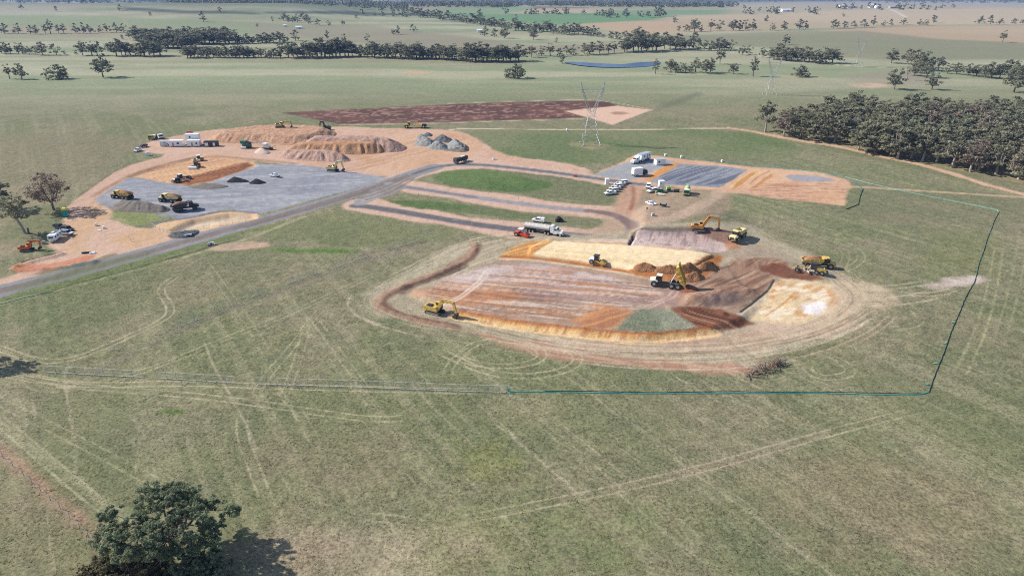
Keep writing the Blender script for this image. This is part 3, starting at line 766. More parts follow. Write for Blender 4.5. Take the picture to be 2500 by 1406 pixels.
poly([(1780, 1160), (2060, 1080), (2300, 1160), (2500, 1300), (2300, 1406), (1900, 1300)], S(156, 138, 112), 6, 6, 8, .45, mot=.35)
poly([(1150, 970), (1300, 960), (1400, 990), (1300, 1030), (1180, 1010)], S(156, 146, 116), 4, 5, 8, .5, mot=.4)
poly([(50, 690), (350, 600), (420, 660), (330, 780), (120, 830), (0, 760)], S(104, 116, 76), 5, 5, 10, .5, mot=.3)
poly([(2250, 560), (2450, 560), (2400, 700), (2220, 660)], S(128, 130, 86), 5, 5, 10, .45, mot=.3)
poly([(1380, 345), (1500, 352), (1500, 362), (1420, 366)], S(176, 160, 126), 2, 3, 6, .6, mot=.4)
np.clip(CR, .008, .85, out=CR)


# ------------------------------------------------------------------ materials
def new_mat(name, rgb=(.5, .5, .5), rough=.6, metal=0.0, noise=0.0, nscale=6.0, tint=False, spec=None, bump=0.0):
    m = bpy.data.materials.new(name)
    m.use_nodes = True
    nt = m.node_tree
    b = nt.nodes['Principled BSDF']
    b.inputs['Roughness'].default_value = rough
    b.inputs['Metallic'].default_value = metal
    if spec is not None:
        b.inputs['Specular IOR Level'].default_value = spec
    c = (rgb[0], rgb[1], rgb[2], 1)
    b.inputs['Base Color'].default_value = c
    src = None
    if noise:
        tc = nt.nodes.new('ShaderNodeTexCoord')
        n = nt.nodes.new('ShaderNodeTexNoise')
        n.inputs['Scale'].default_value = nscale
        n.inputs['Detail'].default_value = 4
        nt.links.new(tc.outputs['Object'], n.inputs['Vector'])
        r = nt.nodes.new('ShaderNodeMapRange')
        r.inputs[1].default_value, r.inputs[2].default_value = .3, .7
        r.inputs[3].default_value, r.inputs[4].default_value = 1 - noise, 1 + noise
        nt.links.new(n.outputs[0], r.inputs[0])
        mx = nt.nodes.new('ShaderNodeVectorMath')
        mx.operation = 'SCALE'
        mx.inputs[0].default_value = rgb[:3]
        nt.links.new(r.outputs[0], mx.inputs['Scale'])
        src = mx.outputs[0]
        if bump:
            bp = nt.nodes.new('ShaderNodeBump')
            bp.inputs['Distance'].default_value = bump
            nt.links.new(n.outputs[0], bp.inputs['Height'])
            nt.links.new(bp.outputs[0], b.inputs['Normal'])
    if tint:
        at = nt.nodes.new('ShaderNodeAttribute')
        at.attribute_name = 'tint'
        mx = nt.nodes.new('ShaderNodeVectorMath')
        mx.operation = 'SCALE'
        mx.inputs[0].default_value = rgb[:3]
        if src:
            nt.links.new(src, mx.inputs[0])
        nt.links.new(at.outputs['Fac'], mx.inputs['Scale'])
        src = mx.outputs[0]
    if src:
        nt.links.new(src, b.inputs['Base Color'])
    return m


def ground_material():
    m = bpy.data.materials.new('soil_and_grass')
    m.use_nodes = True
    nt = m.node_tree
    b = nt.nodes['Principled BSDF']
    b.inputs['Roughness'].default_value = .95
    b.inputs['Specular IOR Level'].default_value = .08
    at = nt.nodes.new('ShaderNodeAttribute'); at.attribute_name = 'soil'
    dt = nt.nodes.new('ShaderNodeAttribute'); dt.attribute_name = 'tufts'
    tc = nt.nodes.new('ShaderNodeTexCoord')

    def noise(scale, detail, rough=.6):
        n = nt.nodes.new('ShaderNodeTexNoise')
        n.inputs['Scale'].default_value = scale
        n.inputs['Detail'].default_value = detail
        n.inputs['Roughness'].default_value = rough
        nt.links.new(tc.outputs['Object'], n.inputs['Vector'])
        return n.outputs[0]

    def math_(op, a, c, d=None):
        n = nt.nodes.new('ShaderNodeMath'); n.operation = op
        for k, v in enumerate((a, c)):
            if isinstance(v, (int, float)):
                n.inputs[k].default_value = v
            else:
                nt.links.new(v, n.inputs[k])
        return n.outputs[0]
    nf = noise(1.7, 5, .78)          # tufts
    nm = noise(.35, 3, .6)           # clumps
    # brightness factor 1 + tufts*(a*(nf-.5) + b*(nm-.5))
    s = math_('ADD', math_('MULTIPLY', math_('SUBTRACT', nf, .5), 3.4), math_('MULTIPLY', math_('SUBTRACT', nm, .5), .9))
    amp = math_('ADD', math_('MULTIPLY', dt.outputs['Fac'], .78), .16)
    k = math_('MAXIMUM', math_('ADD', math_('MULTIPLY', s, amp), 1.0), .25)
    sc = nt.nodes.new('ShaderNodeVectorMath'); sc.operation = 'SCALE'
    nt.links.new(at.outputs['Color'], sc.inputs[0])
    nt.links.new(k, sc.inputs['Scale'])
    # dry straw showing between green tufts
    mr = nt.nodes.new('ShaderNodeMapRange')
    mr.inputs[1].default_value, mr.inputs[2].default_value = .54, .70
    nt.links.new(noise(1.1, 3, .7), mr.inputs[0])
    fac = math_('MULTIPLY', math_('MULTIPLY', mr.outputs[0], dt.outputs['Fac']), .34)
    mix = nt.nodes.new('ShaderNodeMix'); mix.data_type = 'RGBA'
    nt.links.new(fac, mix.inputs[0])
    nt.links.new(sc.outputs[0], mix.inputs[6])
    st = S(178, 160, 130)
    mix.inputs[7].default_value = (st[0], st[1], st[2], 1)
    nt.links.new(mix.outputs[2], b.inputs['Base Color'])
    bp = nt.nodes.new('ShaderNodeBump')
    bp.inputs['Strength'].default_value = .6
    bp.inputs['Distance'].default_value = .22
    nt.links.new(nf, bp.inputs['Height'])
    nt.links.new(bp.outputs[0], b.inputs['Normal'])
    return m


GM = ground_material()
ii = (np.arange(NR - 1)[:, None] * NC + np.arange(NC - 1)[None, :]).ravel()
QUAD = np.stack([ii, ii + 1, ii + NC + 1, ii + NC], 1)
zq = ZONE[QUAD]
FZ = np.median(zq, axis=1).astype(np.int8)
FZ = np.where((zq == FZ[:, None]).any(1), FZ, zq[:, 0])


def quads_object(name, V, Q, mat, col=None, det=None):
    me = bpy.data.meshes.new(name)
    used = np.unique(Q)
    remap = np.zeros(len(V), np.int64)
    remap[used] = np.arange(len(used))
    V2, Q2 = V[used], remap[Q]
    me.vertices.add(len(V2))
    me.vertices.foreach_set('co', V2.astype(np.float32).ravel())
    me.loops.add(Q2.size)
    me.loops.foreach_set('vertex_index', Q2.astype(np.int32).ravel())
    me.polygons.add(len(Q2))
    me.polygons.foreach_set('loop_start', (np.arange(len(Q2)) * Q2.shape[1]).astype(np.int32))
    me.polygons.foreach_set('use_smooth', np.ones(len(Q2), bool))
    me.update(calc_edges=True)
    if col is not None:
        a = me.attributes.new('soil', 'FLOAT_COLOR', 'POINT')
        c4 = np.ones((len(V2), 4), np.float32)
        c4[:, :3] = col[used]
        a.data.foreach_set('color', c4.ravel())
    if det is not None:
        a = me.attributes.new('tufts', 'FLOAT', 'POINT')
        a.data.foreach_set('value', det[used].astype(np.float32))
    me.materials.append(mat)
    o = bpy.data.objects.new(name, me)
    COL.objects.link(o)
    return o


def setting(o, label, cat):
    o['kind'] = 'structure'
    o['label'] = label
    o['category'] = cat


GV = np.stack([GX, GY, GZ], 1)
SLAB = {0: ('ground', 'grey green grazed paddock spreading from the foreground to the blue plain', 'grassland'),
        1: ('access_road', 'long grey gravel road with brown middle running up from the lower left edge', 'road'),
        2: ('gravel_pad', 'blue grey compacted gravel floors beside the orange fill', 'gravel pad'),
        3: ('bare_earth', 'pink bare earth around the stockpiles, road verges and windrow', 'bare soil'),
        4: ('excavated_pad', 'streaked brown and pink floor of the big excavation', 'excavation'),
        5: ('ploughed_field', 'dark red ploughed strip with pale furrows behind the stockpiles', 'field'),
        6: ('dirt_track', 'narrow pink dirt tracks, one skirting the wood', 'track'),
        7: ('sediment_basin', 'pale tan shallow basin beside the access road', 'basin'),
        8: ('sand_pad', 'smooth cream and orange graded fill', 'earth pad'),
        9: ('loop_road', 'narrow dark grey loop roads around the green islands', 'road'),
        10: ('hardstand', 'pale grey gravel hardstand under the white sheds', 'hardstand')}
for z, (nm, lab, cat) in SLAB.items():
    q = QUAD[FZ == z]
    if len(q):
        setting(quads_object(nm, GV, q, GM, CR, DET), lab, cat)


# ------------------------------------------------------------------ mesh building
def newmesh(name, V, Fs, mats, mi=None, smooth=False, tint=None):
    me = bpy.data.meshes.new(name)
    me.from_pydata(V, [], Fs)
    for m in (mats if isinstance(mats, (list, tuple)) else [mats]):
        me.materials.append(m)
    if mi is not None:
        me.polygons.foreach_set('material_index', mi)
    if smooth:
        me.polygons.foreach_set('use_smooth', [True] * len(me.polygons))
    if tint is not None:
        a = me.attributes.new('tint', 'FLOAT', 'POINT')
        a.data.foreach_set('value', np.asarray(tint, np.float32))
    me.update()
    return me


class MB:
    """collects shapes and links them as one mesh object"""

    def __init__(s):
        s.V, s.F, s.T = [], [], Matrix.Identity(4)

    def add(s, V, Fs):
        n = len(s.V)
        s.V += [tuple(s.T @ Vector(v)) for v in V]
        s.F += [tuple(i + n for i in f) for f in Fs]
        return s

    def box(s, c, d, top=(1, 1), shift=(0, 0), rz=0, ry=0, rx=0):
        x, y, z = d[0] / 2, d[1] / 2, d[2] / 2
        V = [(-x, -y, -z), (x, -y, -z), (x, y, -z), (-x, y, -z)]
        V += [(-x * top[0] + shift[0], -y * top[1] + shift[1], z), (x * top[0] + shift[0], -y * top[1] + shift[1], z),
              (x * top[0] + shift[0], y * top[1] + shift[1], z), (-x * top[0] + shift[0], y * top[1] + shift[1], z)]
        M = Matrix.Translation(c) @ Matrix.Rotation(rz, 4, 'Z') @ Matrix.Rotation(ry, 4, 'Y') @ Matrix.Rotation(rx, 4, 'X')
        return s.add([M @ Vector(v) for v in V],
                     [(3, 2, 1, 0), (4, 5, 6, 7), (0, 1, 5, 4), (1, 2, 6, 5), (2, 3, 7, 6), (3, 0, 4, 7)])

    def prism(s, prof, y0, y1):
        """side profile of (x, z) points, carried across from y0 to y1"""
        n = len(prof)
        a = sum(prof[i][0] * prof[(i + 1) % n][1] - prof[(i + 1) % n][0] * prof[i][1] for i in range(n))
        if a < 0:
            prof = prof[::-1]
        V = [(x, y0, z) for x, z in prof] + [(x, y1, z) for x, z in prof]
        return s.add(V, [tuple(range(n)), tuple(range(2 * n - 1, n - 1, -1))] +
                     [(i, n + i, n + (i + 1) % n, (i + 1) % n) for i in range(n)])

    def tube(s, pts, r, n=6, caps=True):
        rs_ = r if isinstance(r, (list, tuple)) else [r] * len(pts)
        V, Fs = [], []
        for k, p in enumerate(pts):
            p = Vector(p)
            q = Vector(pts[min(k + 1, len(pts) - 1)]) - Vector(pts[max(k - 1, 0)])
            q = q.normalized() if q.length > 1e-6 else Vector((0, 0, 1))
            u = q.orthogonal().normalized() if abs(q.z) > .95 else q.cross(Vector((0, 0, 1))).normalized()
            w = q.cross(u)
            for i in range(n):
                t = 2 * math.pi * i / n
                V.append(p + (u * math.cos(t) + w * math.sin(t)) * rs_[k])
        for k in range(len(pts) - 1):
            for i in range(n):
                Fs.append((k * n + i, k * n + (i + 1) % n, (k + 1) * n + (i + 1) % n, (k + 1) * n + i))
        if caps:
            Fs += [tuple(range(n - 1, -1, -1)), tuple(range((len(pts) - 1) * n, len(pts) * n))]
        return s.add(V, Fs)

    def cyl(s, a, b, r, n=16):
        return s.tube([a, b], r, n)

    def build(s, name, mat, parent=None, smooth=False):
        o = bpy.data.objects.new(name, newmesh(name, s.V, s.F, mat, smooth=smooth))
        COL.objects.link(o)
        if parent:
            o.parent = parent
        return o


def root(name, label, cat, group=None):
    o = bpy.data.objects.new(name, None)
    o.empty_display_size = 1
    COL.objects.link(o)
    tag(o, label, cat, group)
    return o


def tag(o, label, cat, group=None):
    o['label'] = label
    o['category'] = cat
    if group:
        o['group'] = group


KIDS = {}


def copy_tree(o, parent=None):
    c = o.copy()
    COL.objects.link(c)
    if parent:
        c.parent = parent
    for ch in o.children:
        copy_tree(ch, c)
    return c


def place(o, px, front=None, rz=None, z=None, dz=0.0, scale=None):
    p = P(px[0], px[1], z)
    o.location = (p.x, p.y, p.z + dz)
    if front is not None:
        a, b = P(*front[0]), P(*front[1])
        rz = math.atan2(b.y - a.y, b.x - a.x)
    if rz is not None:
        o.rotation_euler = (0, 0, rz)
    if scale:
        o.scale = (scale,) * 3
    return o


M = {}


def mk(k, rgb, rough=.5, **kw):
    M[k] = new_mat(k, rgb, rough, **kw)


mk('yellow_paint', (.56, .37, .085), .55, noise=.28, nscale=1.5)
mk('pale_yellow_paint', (.68, .56, .26), .5, noise=.14, nscale=1.5)
mk('orange_paint', (.58, .26, .05), .5, noise=.22, nscale=1.5)
mk('red_paint', (.62, .075, .03), .45, noise=.1, nscale=1.5)
mk('mini_orange_paint', (.6, .13, .03), .45, noise=.1, nscale=1.5)
mk('white_paint', (.78, .79, .8), .35, noise=.04, nscale=2)
mk('cream_paint', (.72, .67, .55), .45, noise=.06, nscale=2)
mk('lime_paint', (.33, .54, .16), .45, noise=.08, nscale=2)
mk('green_paint', (.03, .14, .09), .5, noise=.1, nscale=2)
mk('teal_paint', (.02, .30, .27), .5)
mk('grey_paint', (.30, .31, .32), .5, noise=.1, nscale=2)
mk('dark_paint', (.035, .035, .038), .5, noise=.2, nscale=2)
mk('navy_paint', (.03, .04, .07), .35)
mk('dark_steel', (.05, .048, .046), .6, noise=.25, nscale=2)
mk('rubber', (.035, .033, .032), .85, noise=.3, nscale=3)
mk('glass', (.018, .022, .026), .08)
mk('galvanised', (.36, .38, .39), .45, metal=.3)
mk('pale_metal', (.66, .63, .58), .35, metal=.3, noise=.08, nscale=1.5)
mk('rust', (.22, .10, .06), .8, noise=.3, nscale=2)
mk('load_soil', (.30, .15, .075), .95, noise=.3, nscale=2.5)
mk('concrete', (.42, .41, .39), .8, noise=.15, nscale=3)
mk('wood', (.20, .15, .12), .9, noise=.3, nscale=2)
mk('roof_grey', (.36, .39, .43), .5, noise=.06, nscale=1)
mk('pale_roof', (.72, .74, .77), .4)
mk('brown_wall', (.075, .058, .05), .8)
mk('lamp', (.8, .75, .6), .2)
mk('teal_cloth', (.03, .46, .40), .8, noise=.15, nscale=1)
mk('black_cloth', (.018, .022, .022), .85, noise=.2, nscale=1)
mk('white_plastic', (.80, .80, .79), .5)
mk('yellow_plastic', (.75, .6, .06), .5)
mk('tail_lamp', (.5, .03, .02), .3)


# ------------------------------------------------------------------ heaps and stockpiles
def soil_mat(name, c1, c2, scale=.6, bump=.25, streak=False):
    m = bpy.data.materials.new(name)
    m.use_nodes = True
    nt = m.node_tree
    b = nt.nodes['Principled BSDF']
    b.inputs['Roughness'].default_value = .95
    b.inputs['Specular IOR Level'].default_value = .08
    tc = nt.nodes.new('ShaderNodeTexCoord')
    mp = nt.nodes.new('ShaderNodeMapping')
    nt.links.new(tc.outputs['Object'], mp.inputs[0])
    if streak:
        mp.inputs['Scale'].default_value = (1, .25, .25)
    n1 = nt.nodes.new('ShaderNodeTexNoise'); n1.inputs['Scale'].default_value = scale; n1.inputs['Detail'].default_value = 6
    n1.inputs['Roughness'].default_value = .65
    n2 = nt.nodes.new('ShaderNodeTexNoise'); n2.inputs['Scale'].default_value = scale * 5; n2.inputs['Detail'].default_value = 4
    nt.links.new(mp.outputs[0], n1.inputs['Vector'])
    nt.links.new(tc.outputs['Object'], n2.inputs['Vector'])
    cr = nt.nodes.new('ShaderNodeValToRGB')
    cr.color_ramp.elements[0].position, cr.color_ramp.elements[1].position = .38, .62
    cr.color_ramp.elements[0].color = (*[float(v) for v in c1], 1)
    cr.color_ramp.elements[1].color = (*[float(v) for v in c2], 1)
    nt.links.new(n1.outputs[0], cr.inputs[0])
    r = nt.nodes.new('ShaderNodeMapRange')
    r.inputs[1].default_value, r.inputs[2].default_value, r.inputs[3].default_value, r.inputs[4].default_value = .3, .7, .75, 1.22
    nt.links.new(n2.outputs[0], r.inputs[0])
    mx = nt.nodes.new('ShaderNodeVectorMath'); mx.operation = 'SCALE'
    nt.links.new(cr.outputs[0], mx.inputs[0])
    nt.links.new(r.outputs[0], mx.inputs['Scale'])
    nt.links.new(mx.outputs[0], b.inputs['Base Color'])
    bp = nt.nodes.new('ShaderNodeBump'); bp.inputs['Distance'].default_value = bump; bp.inputs['Strength'].default_value = .7
    nt.links.new(n2.outputs[0], bp.inputs['Height'])
    nt.links.new(bp.outputs[0], b.inputs['Normal'])
    return m


HEAPS = []


def heap(name, label, cat, pts, h, slope, mat, cell=.6, rough=.25, gully=0.0, group=None, base=None, lumps=0.0, seed=1, top_dip=0.0, ns=3.0):
    """a heap whose foot follows the given pixels; it rises at `slope` to height h"""
    Pw = [tuple(P(*p)[:2]) if base is None else tuple(P(p[0], p[1], base)[:2]) for p in pts]
    Pw = smooth_line(Pw, True, 2)
    cx, cy = sum(p[0] for p in Pw) / len(Pw), sum(p[1] for p in Pw) / len(Pw)
    x0, x1 = min(p[0] for p in Pw), max(p[0] for p in Pw)
    y0, y1 = min(p[1] for p in Pw), max(p[1] for p in Pw)
    nx, ny = int((x1 - x0) / cell) + 3, int((y1 - y0) / cell) + 3
    X, Y = np.meshgrid(np.linspace(x0 - cell, x1 + cell, nx), np.linspace(y0 - cell, y1 + cell, ny))
    x, y = X.ravel(), Y.ravel()
    s = sdf_poly(x, y, Pw).astype(np.float64)
    sl = slope
    if gully:
        a = np.arctan2(y - cy, x - cx)
        s = s + gully * (vnoise((x - cx) * .55 + a * 3, a * 2, seed) - .55) * sstep(0, 2, s) * (1 - sstep(h / slope * .7, h / slope * 1.1, s))
    z = s * sl
    soft = h * .12
    z = np.where(z > h - soft, h - soft * np.exp(-(z - h + soft) / soft), z)
    z = z * (1 + lumps * (fbm(x, y, ns, 3, seed + 2) - .5) * 2) + rough * (fbm(x, y, 1.4, 3, seed + 4) - .5) * 2 * sstep(0, 1.5, s)
    g = H(x, y) if base is None else np.full(x.shape, base)
    V = np.stack([x - cx, y - cy, g + np.where(s > 0, z, s * 1.0 - .05)], 1)
    zb = float(np.min(g))
    V[:, 2] -= zb
    i = (np.arange(ny - 1)[:, None] * nx + np.arange(nx - 1)[None, :]).ravel()
    Q = np.stack([i, i + 1, i + nx + 1, i + nx], 1)
    keep = (s[Q] > -cell * 1.2).all(1) & (s[Q] > -.05).any(1)
    o = quads_object(name, V, Q[keep], mat)
    o.location = (cx, cy, zb)
    tag(o, label, cat, group)
    HEAPS.append((np.array(Pw), X[0], Y[:, 0], (V[:, 2] + zb).reshape(ny, nx), s.reshape(ny, nx)))
    return o


def on_heap(px, py):
    """a point on a heap, or on the ground where none is in the way"""
    d = ray(px, py)
    for t in np.arange(90, 900, .4):
        x, y, z = d[0] * t, d[1] * t, CAMZ + d[2] * t
        for (_, xs, ys, Z, Sd) in HEAPS:
            if xs[0] < x < xs[-1] and ys[0] < y < ys[-1]:
                j, k = np.searchsorted(xs, x) - 1, np.searchsorted(ys, y) - 1
                if Sd[k, j] > 0 and z <= Z[k, j]:
                    return Vector((x, y, float(Z[k, j])))
        if z <= -2:
            break
    return P(px, py)


sm_orange = soil_mat('orange_soil', S(192, 146, 116), S(208, 172, 142), .25, .35)
sm_orange2 = soil_mat('orange_brown_soil', S(190, 140, 104), S(208, 168, 132), .3, .35)
sm_pink = soil_mat('pinkish_soil', S(186, 150, 132), S(204, 170, 152), .25, .35)
sm_grey = soil_mat('grey_gravel', S(140, 140, 136), S(160, 158, 152), .6, .2)
sm_blue = soil_mat('blue_gravel', S(98, 99, 102), S(120, 121, 124), .6, .2)
sm_blue2 = soil_mat('grey_blue_gravel', S(146, 147, 143), S(166, 165, 160), .6, .2)
sm_black = soil_mat('black_gravel', S(52, 54, 56), S(66, 68, 70), .8, .2)
sm_brown = soil_mat('brown_grey_soil', S(128, 120, 112), S(146, 138, 128), .5, .25)
sm_mud = soil_mat('clay_clods', S(146, 104, 76), S(186, 138, 98), .5, .5)
sm_white = soil_mat('pale_sand', S(214, 190, 174), S(226, 204, 188), .6, .2)

heap('earth_stockpile', 'long flat-topped orange earth stockpile, rearmost, with excavators on it', 'stockpile',
     [(500, 347), (560, 350), (640, 352), (720, 356), (800, 345), (830, 326), (800, 316), (700, 313), (600, 317), (520, 332)], 4.0, .5, sm_orange, .6, .3, 1.3, seed=3, lumps=.07, ns=5)
heap('earth_stockpile', 'pinkish upper terrace of stockpiled earth with a grey flat top', 'stockpile',
     [(715, 372), (800, 372), (900, 374), (985, 372), (1000, 358), (960, 348), (880, 345), (760, 346), (725, 356)], 5.8, .55, sm_pink, .6, .3, 1.5, seed=5, lumps=.07, ns=5)
heap('earth_stockpile', 'orange middle terrace of stockpiled earth with gullied face', 'stockpile',
     [(685, 376), (760, 378), (850, 378), (905, 377), (950, 372), (940, 360), (860, 358), (740, 358), (700, 366)], 4.6, .7, sm_orange2, .7, .3, 2.4, seed=8, lumps=.06, ns=6)
heap('earth_stockpile', 'lowest pinkish earth stockpile, nearest the orange fill, with a furrowed face', 'stockpile',
     [(668, 386), (740, 393), (800, 396), (850, 396), (862, 390), (840, 378), (760, 376), (690, 376)], 4.0, .62, sm_pink, .7, .3, 2.6, seed=9, lumps=.06, ns=6)
heap('sand_heap', 'small pale sand heap before the furrowed earth stockpile', 'heap', [(620, 376), (660, 378), (662, 370), (640, 364), (622, 368)], 2.4, .6, sm_white, .5, .1, .2, seed=12)
GH = 'gravel heaps in the stockpile yard'
for k, (pts, h, mat, lab, sd) in enumerate((
        ([(1034, 333), (1054, 334), (1056, 328), (1040, 324)], 2.6, sm_blue, 'smallest dark grey gravel heap at the back of the yard', 1),
        ([(1014, 339), (1040, 340), (1044, 334), (1024, 331)], 2.2, sm_blue2, 'low grey gravel heap at the left rear of the gravel group', 2),
        ([(1012, 356), (1060, 358), (1066, 348), (1040, 341), (1018, 344)], 3.8, sm_blue2, 'rounded pale grey gravel heap at the left of the group', 3),
        ([(1060, 347), (1100, 349), (1106, 342), (1080, 335), (1062, 340)], 4.0, sm_blue, 'dark blue grey gravel heap in the middle of the group', 4),
        ([(1044, 364), (1090, 366), (1094, 356), (1070, 349), (1050, 354)], 3.4, sm_blue2, 'pale grey gravel heap at the front of the group', 5),
        ([(1090, 364), (1130, 368), (1140, 358), (1120, 346), (1094, 350)], 4.0, sm_blue2, 'streaked grey gravel heap at the right of the group', 6))):
    mx_, my_ = sum(a_[0] for a_ in pts) / len(pts), sum(a_[1] for a_ in pts) / len(pts)
    heap('gravel_heap', lab, 'gravel heap', [(mx_ + (a_[0] - mx_) * 1.2, my_ + (a_[1] - my_) * 1.15) for a_ in pts], h * .85, .56, mat, .45, .4, .9, GH, seed=20 + sd, lumps=.35, ns=3.5)
heap('rubble_heap', 'low straggling heap of mixed rubble right of the gravel heaps', 'heap', [(1076, 368), (1136, 374), (1150, 364), (1134, 350), (1124, 362), (1092, 366)], 1.3, .6, sm_brown, .5, .4, .3, seed=31, lumps=.5, ns=2)
heap('black_heap', 'black gravel heap with one sharp peak on the grey pad', 'gravel heap', [(548, 446), (570, 447), (600, 446), (614, 444), (590, 437), (566, 435)], 2.1, .55, sm_black, .45, .15, .2, 'black gravel heaps', seed=33)
heap('black_heap', 'smaller black gravel heap nearer the parked white ute', 'gravel heap', [(602, 449), (630, 451), (656, 447), (640, 441), (618, 441)], 1.8, .55, sm_black, .45, .15, .2, 'black gravel heaps', seed=34)
heap('gravel_mound', 'low brown grey gravel spread on the pad beside the orange fill', 'gravel heap', [(448, 458), (500, 463), (540, 461), (566, 456), (540, 450), (480, 448)], 1.3, .3, sm_brown, .6, .1, .2, seed=35)
heap('gravel_mound', 'long grey brown windrow of gravel at the left edge of the pad', 'gravel heap', [(268, 510), (300, 517), (360, 521), (412, 519), (420, 508), (380, 498), (310, 493), (276, 498)], 2.8, .55, sm_brown, .5, .2, 1.0, seed=36, lumps=.08)
GC = 'clods of spoil along the sand pad'
for k, (pts, h) in enumerate((([(1538, 662), (1580, 668), (1612, 662), (1600, 648), (1560, 646)], 2.3), ([(1590, 668), (1650, 674), (1668, 660), (1650, 648), (1606, 650)], 2.6),
                              ([(1640, 672), (1694, 676), (1712, 660), (1690, 648), (1650, 652)], 2.3), ([(1686, 664), (1740, 664), (1756, 650), (1730, 640), (1696, 646)], 2.0),
                              ([(1656, 690), (1712, 690), (1724, 672), (1690, 664), (1660, 672)], 2.0))):
    heap('clay_heap', ('leftmost clay spoil heap ending on the cream pad', 'second clay spoil heap, tallest of the row', 'third clay spoil heap behind the tipped tray',
                       'clay spoil heap at the right corner of the cream pad', 'brown clay heap right beside the tipped tray')[k], 'spoil heap', pts, h, .7, sm_mud, .35, .45, .4, GC, seed=40 + k, lumps=.35, ns=2.2)
heap('spoil_heap', 'small dark mound just dropped behind the tipping dump truck', 'spoil heap', [(1652, 712), (1700, 714), (1712, 704), (1680, 692), (1656, 698)], 1.5, .5, soil_mat('red_brown_soil', S(142, 92, 70), S(164, 110, 84), .5, .3), .4, .15, .2, seed=47)
heap('rock_apron', 'apron of dark grey broken rock at the basin outlet', 'rock pile', [(412, 576), (440, 584), (470, 580), (494, 566), (470, 561), (430, 562)], .6, .5, soil_mat('dark_rock', S(84, 90, 92), S(122, 126, 128), 1.4, .4), .3, .35, 0, seed=48, lumps=.5, ns=1.2)


# ------------------------------------------------------------------ vehicle pieces
def wheel(parent, x, y, r, w, rim='pale_metal', hub=.5):
    t = MB().cyl((x, y - w / 2, r), (x, y + w / 2, r), r, 16).build('wheel', M['rubber'], parent)
    s = 1 if y > 0 else -1
    MB().cyl((x, y + s * (w / 2 - .05), r), (x, y + s * (w / 2 + .02), r), r * hub, 12).build('rim', M[rim], t)
    return t


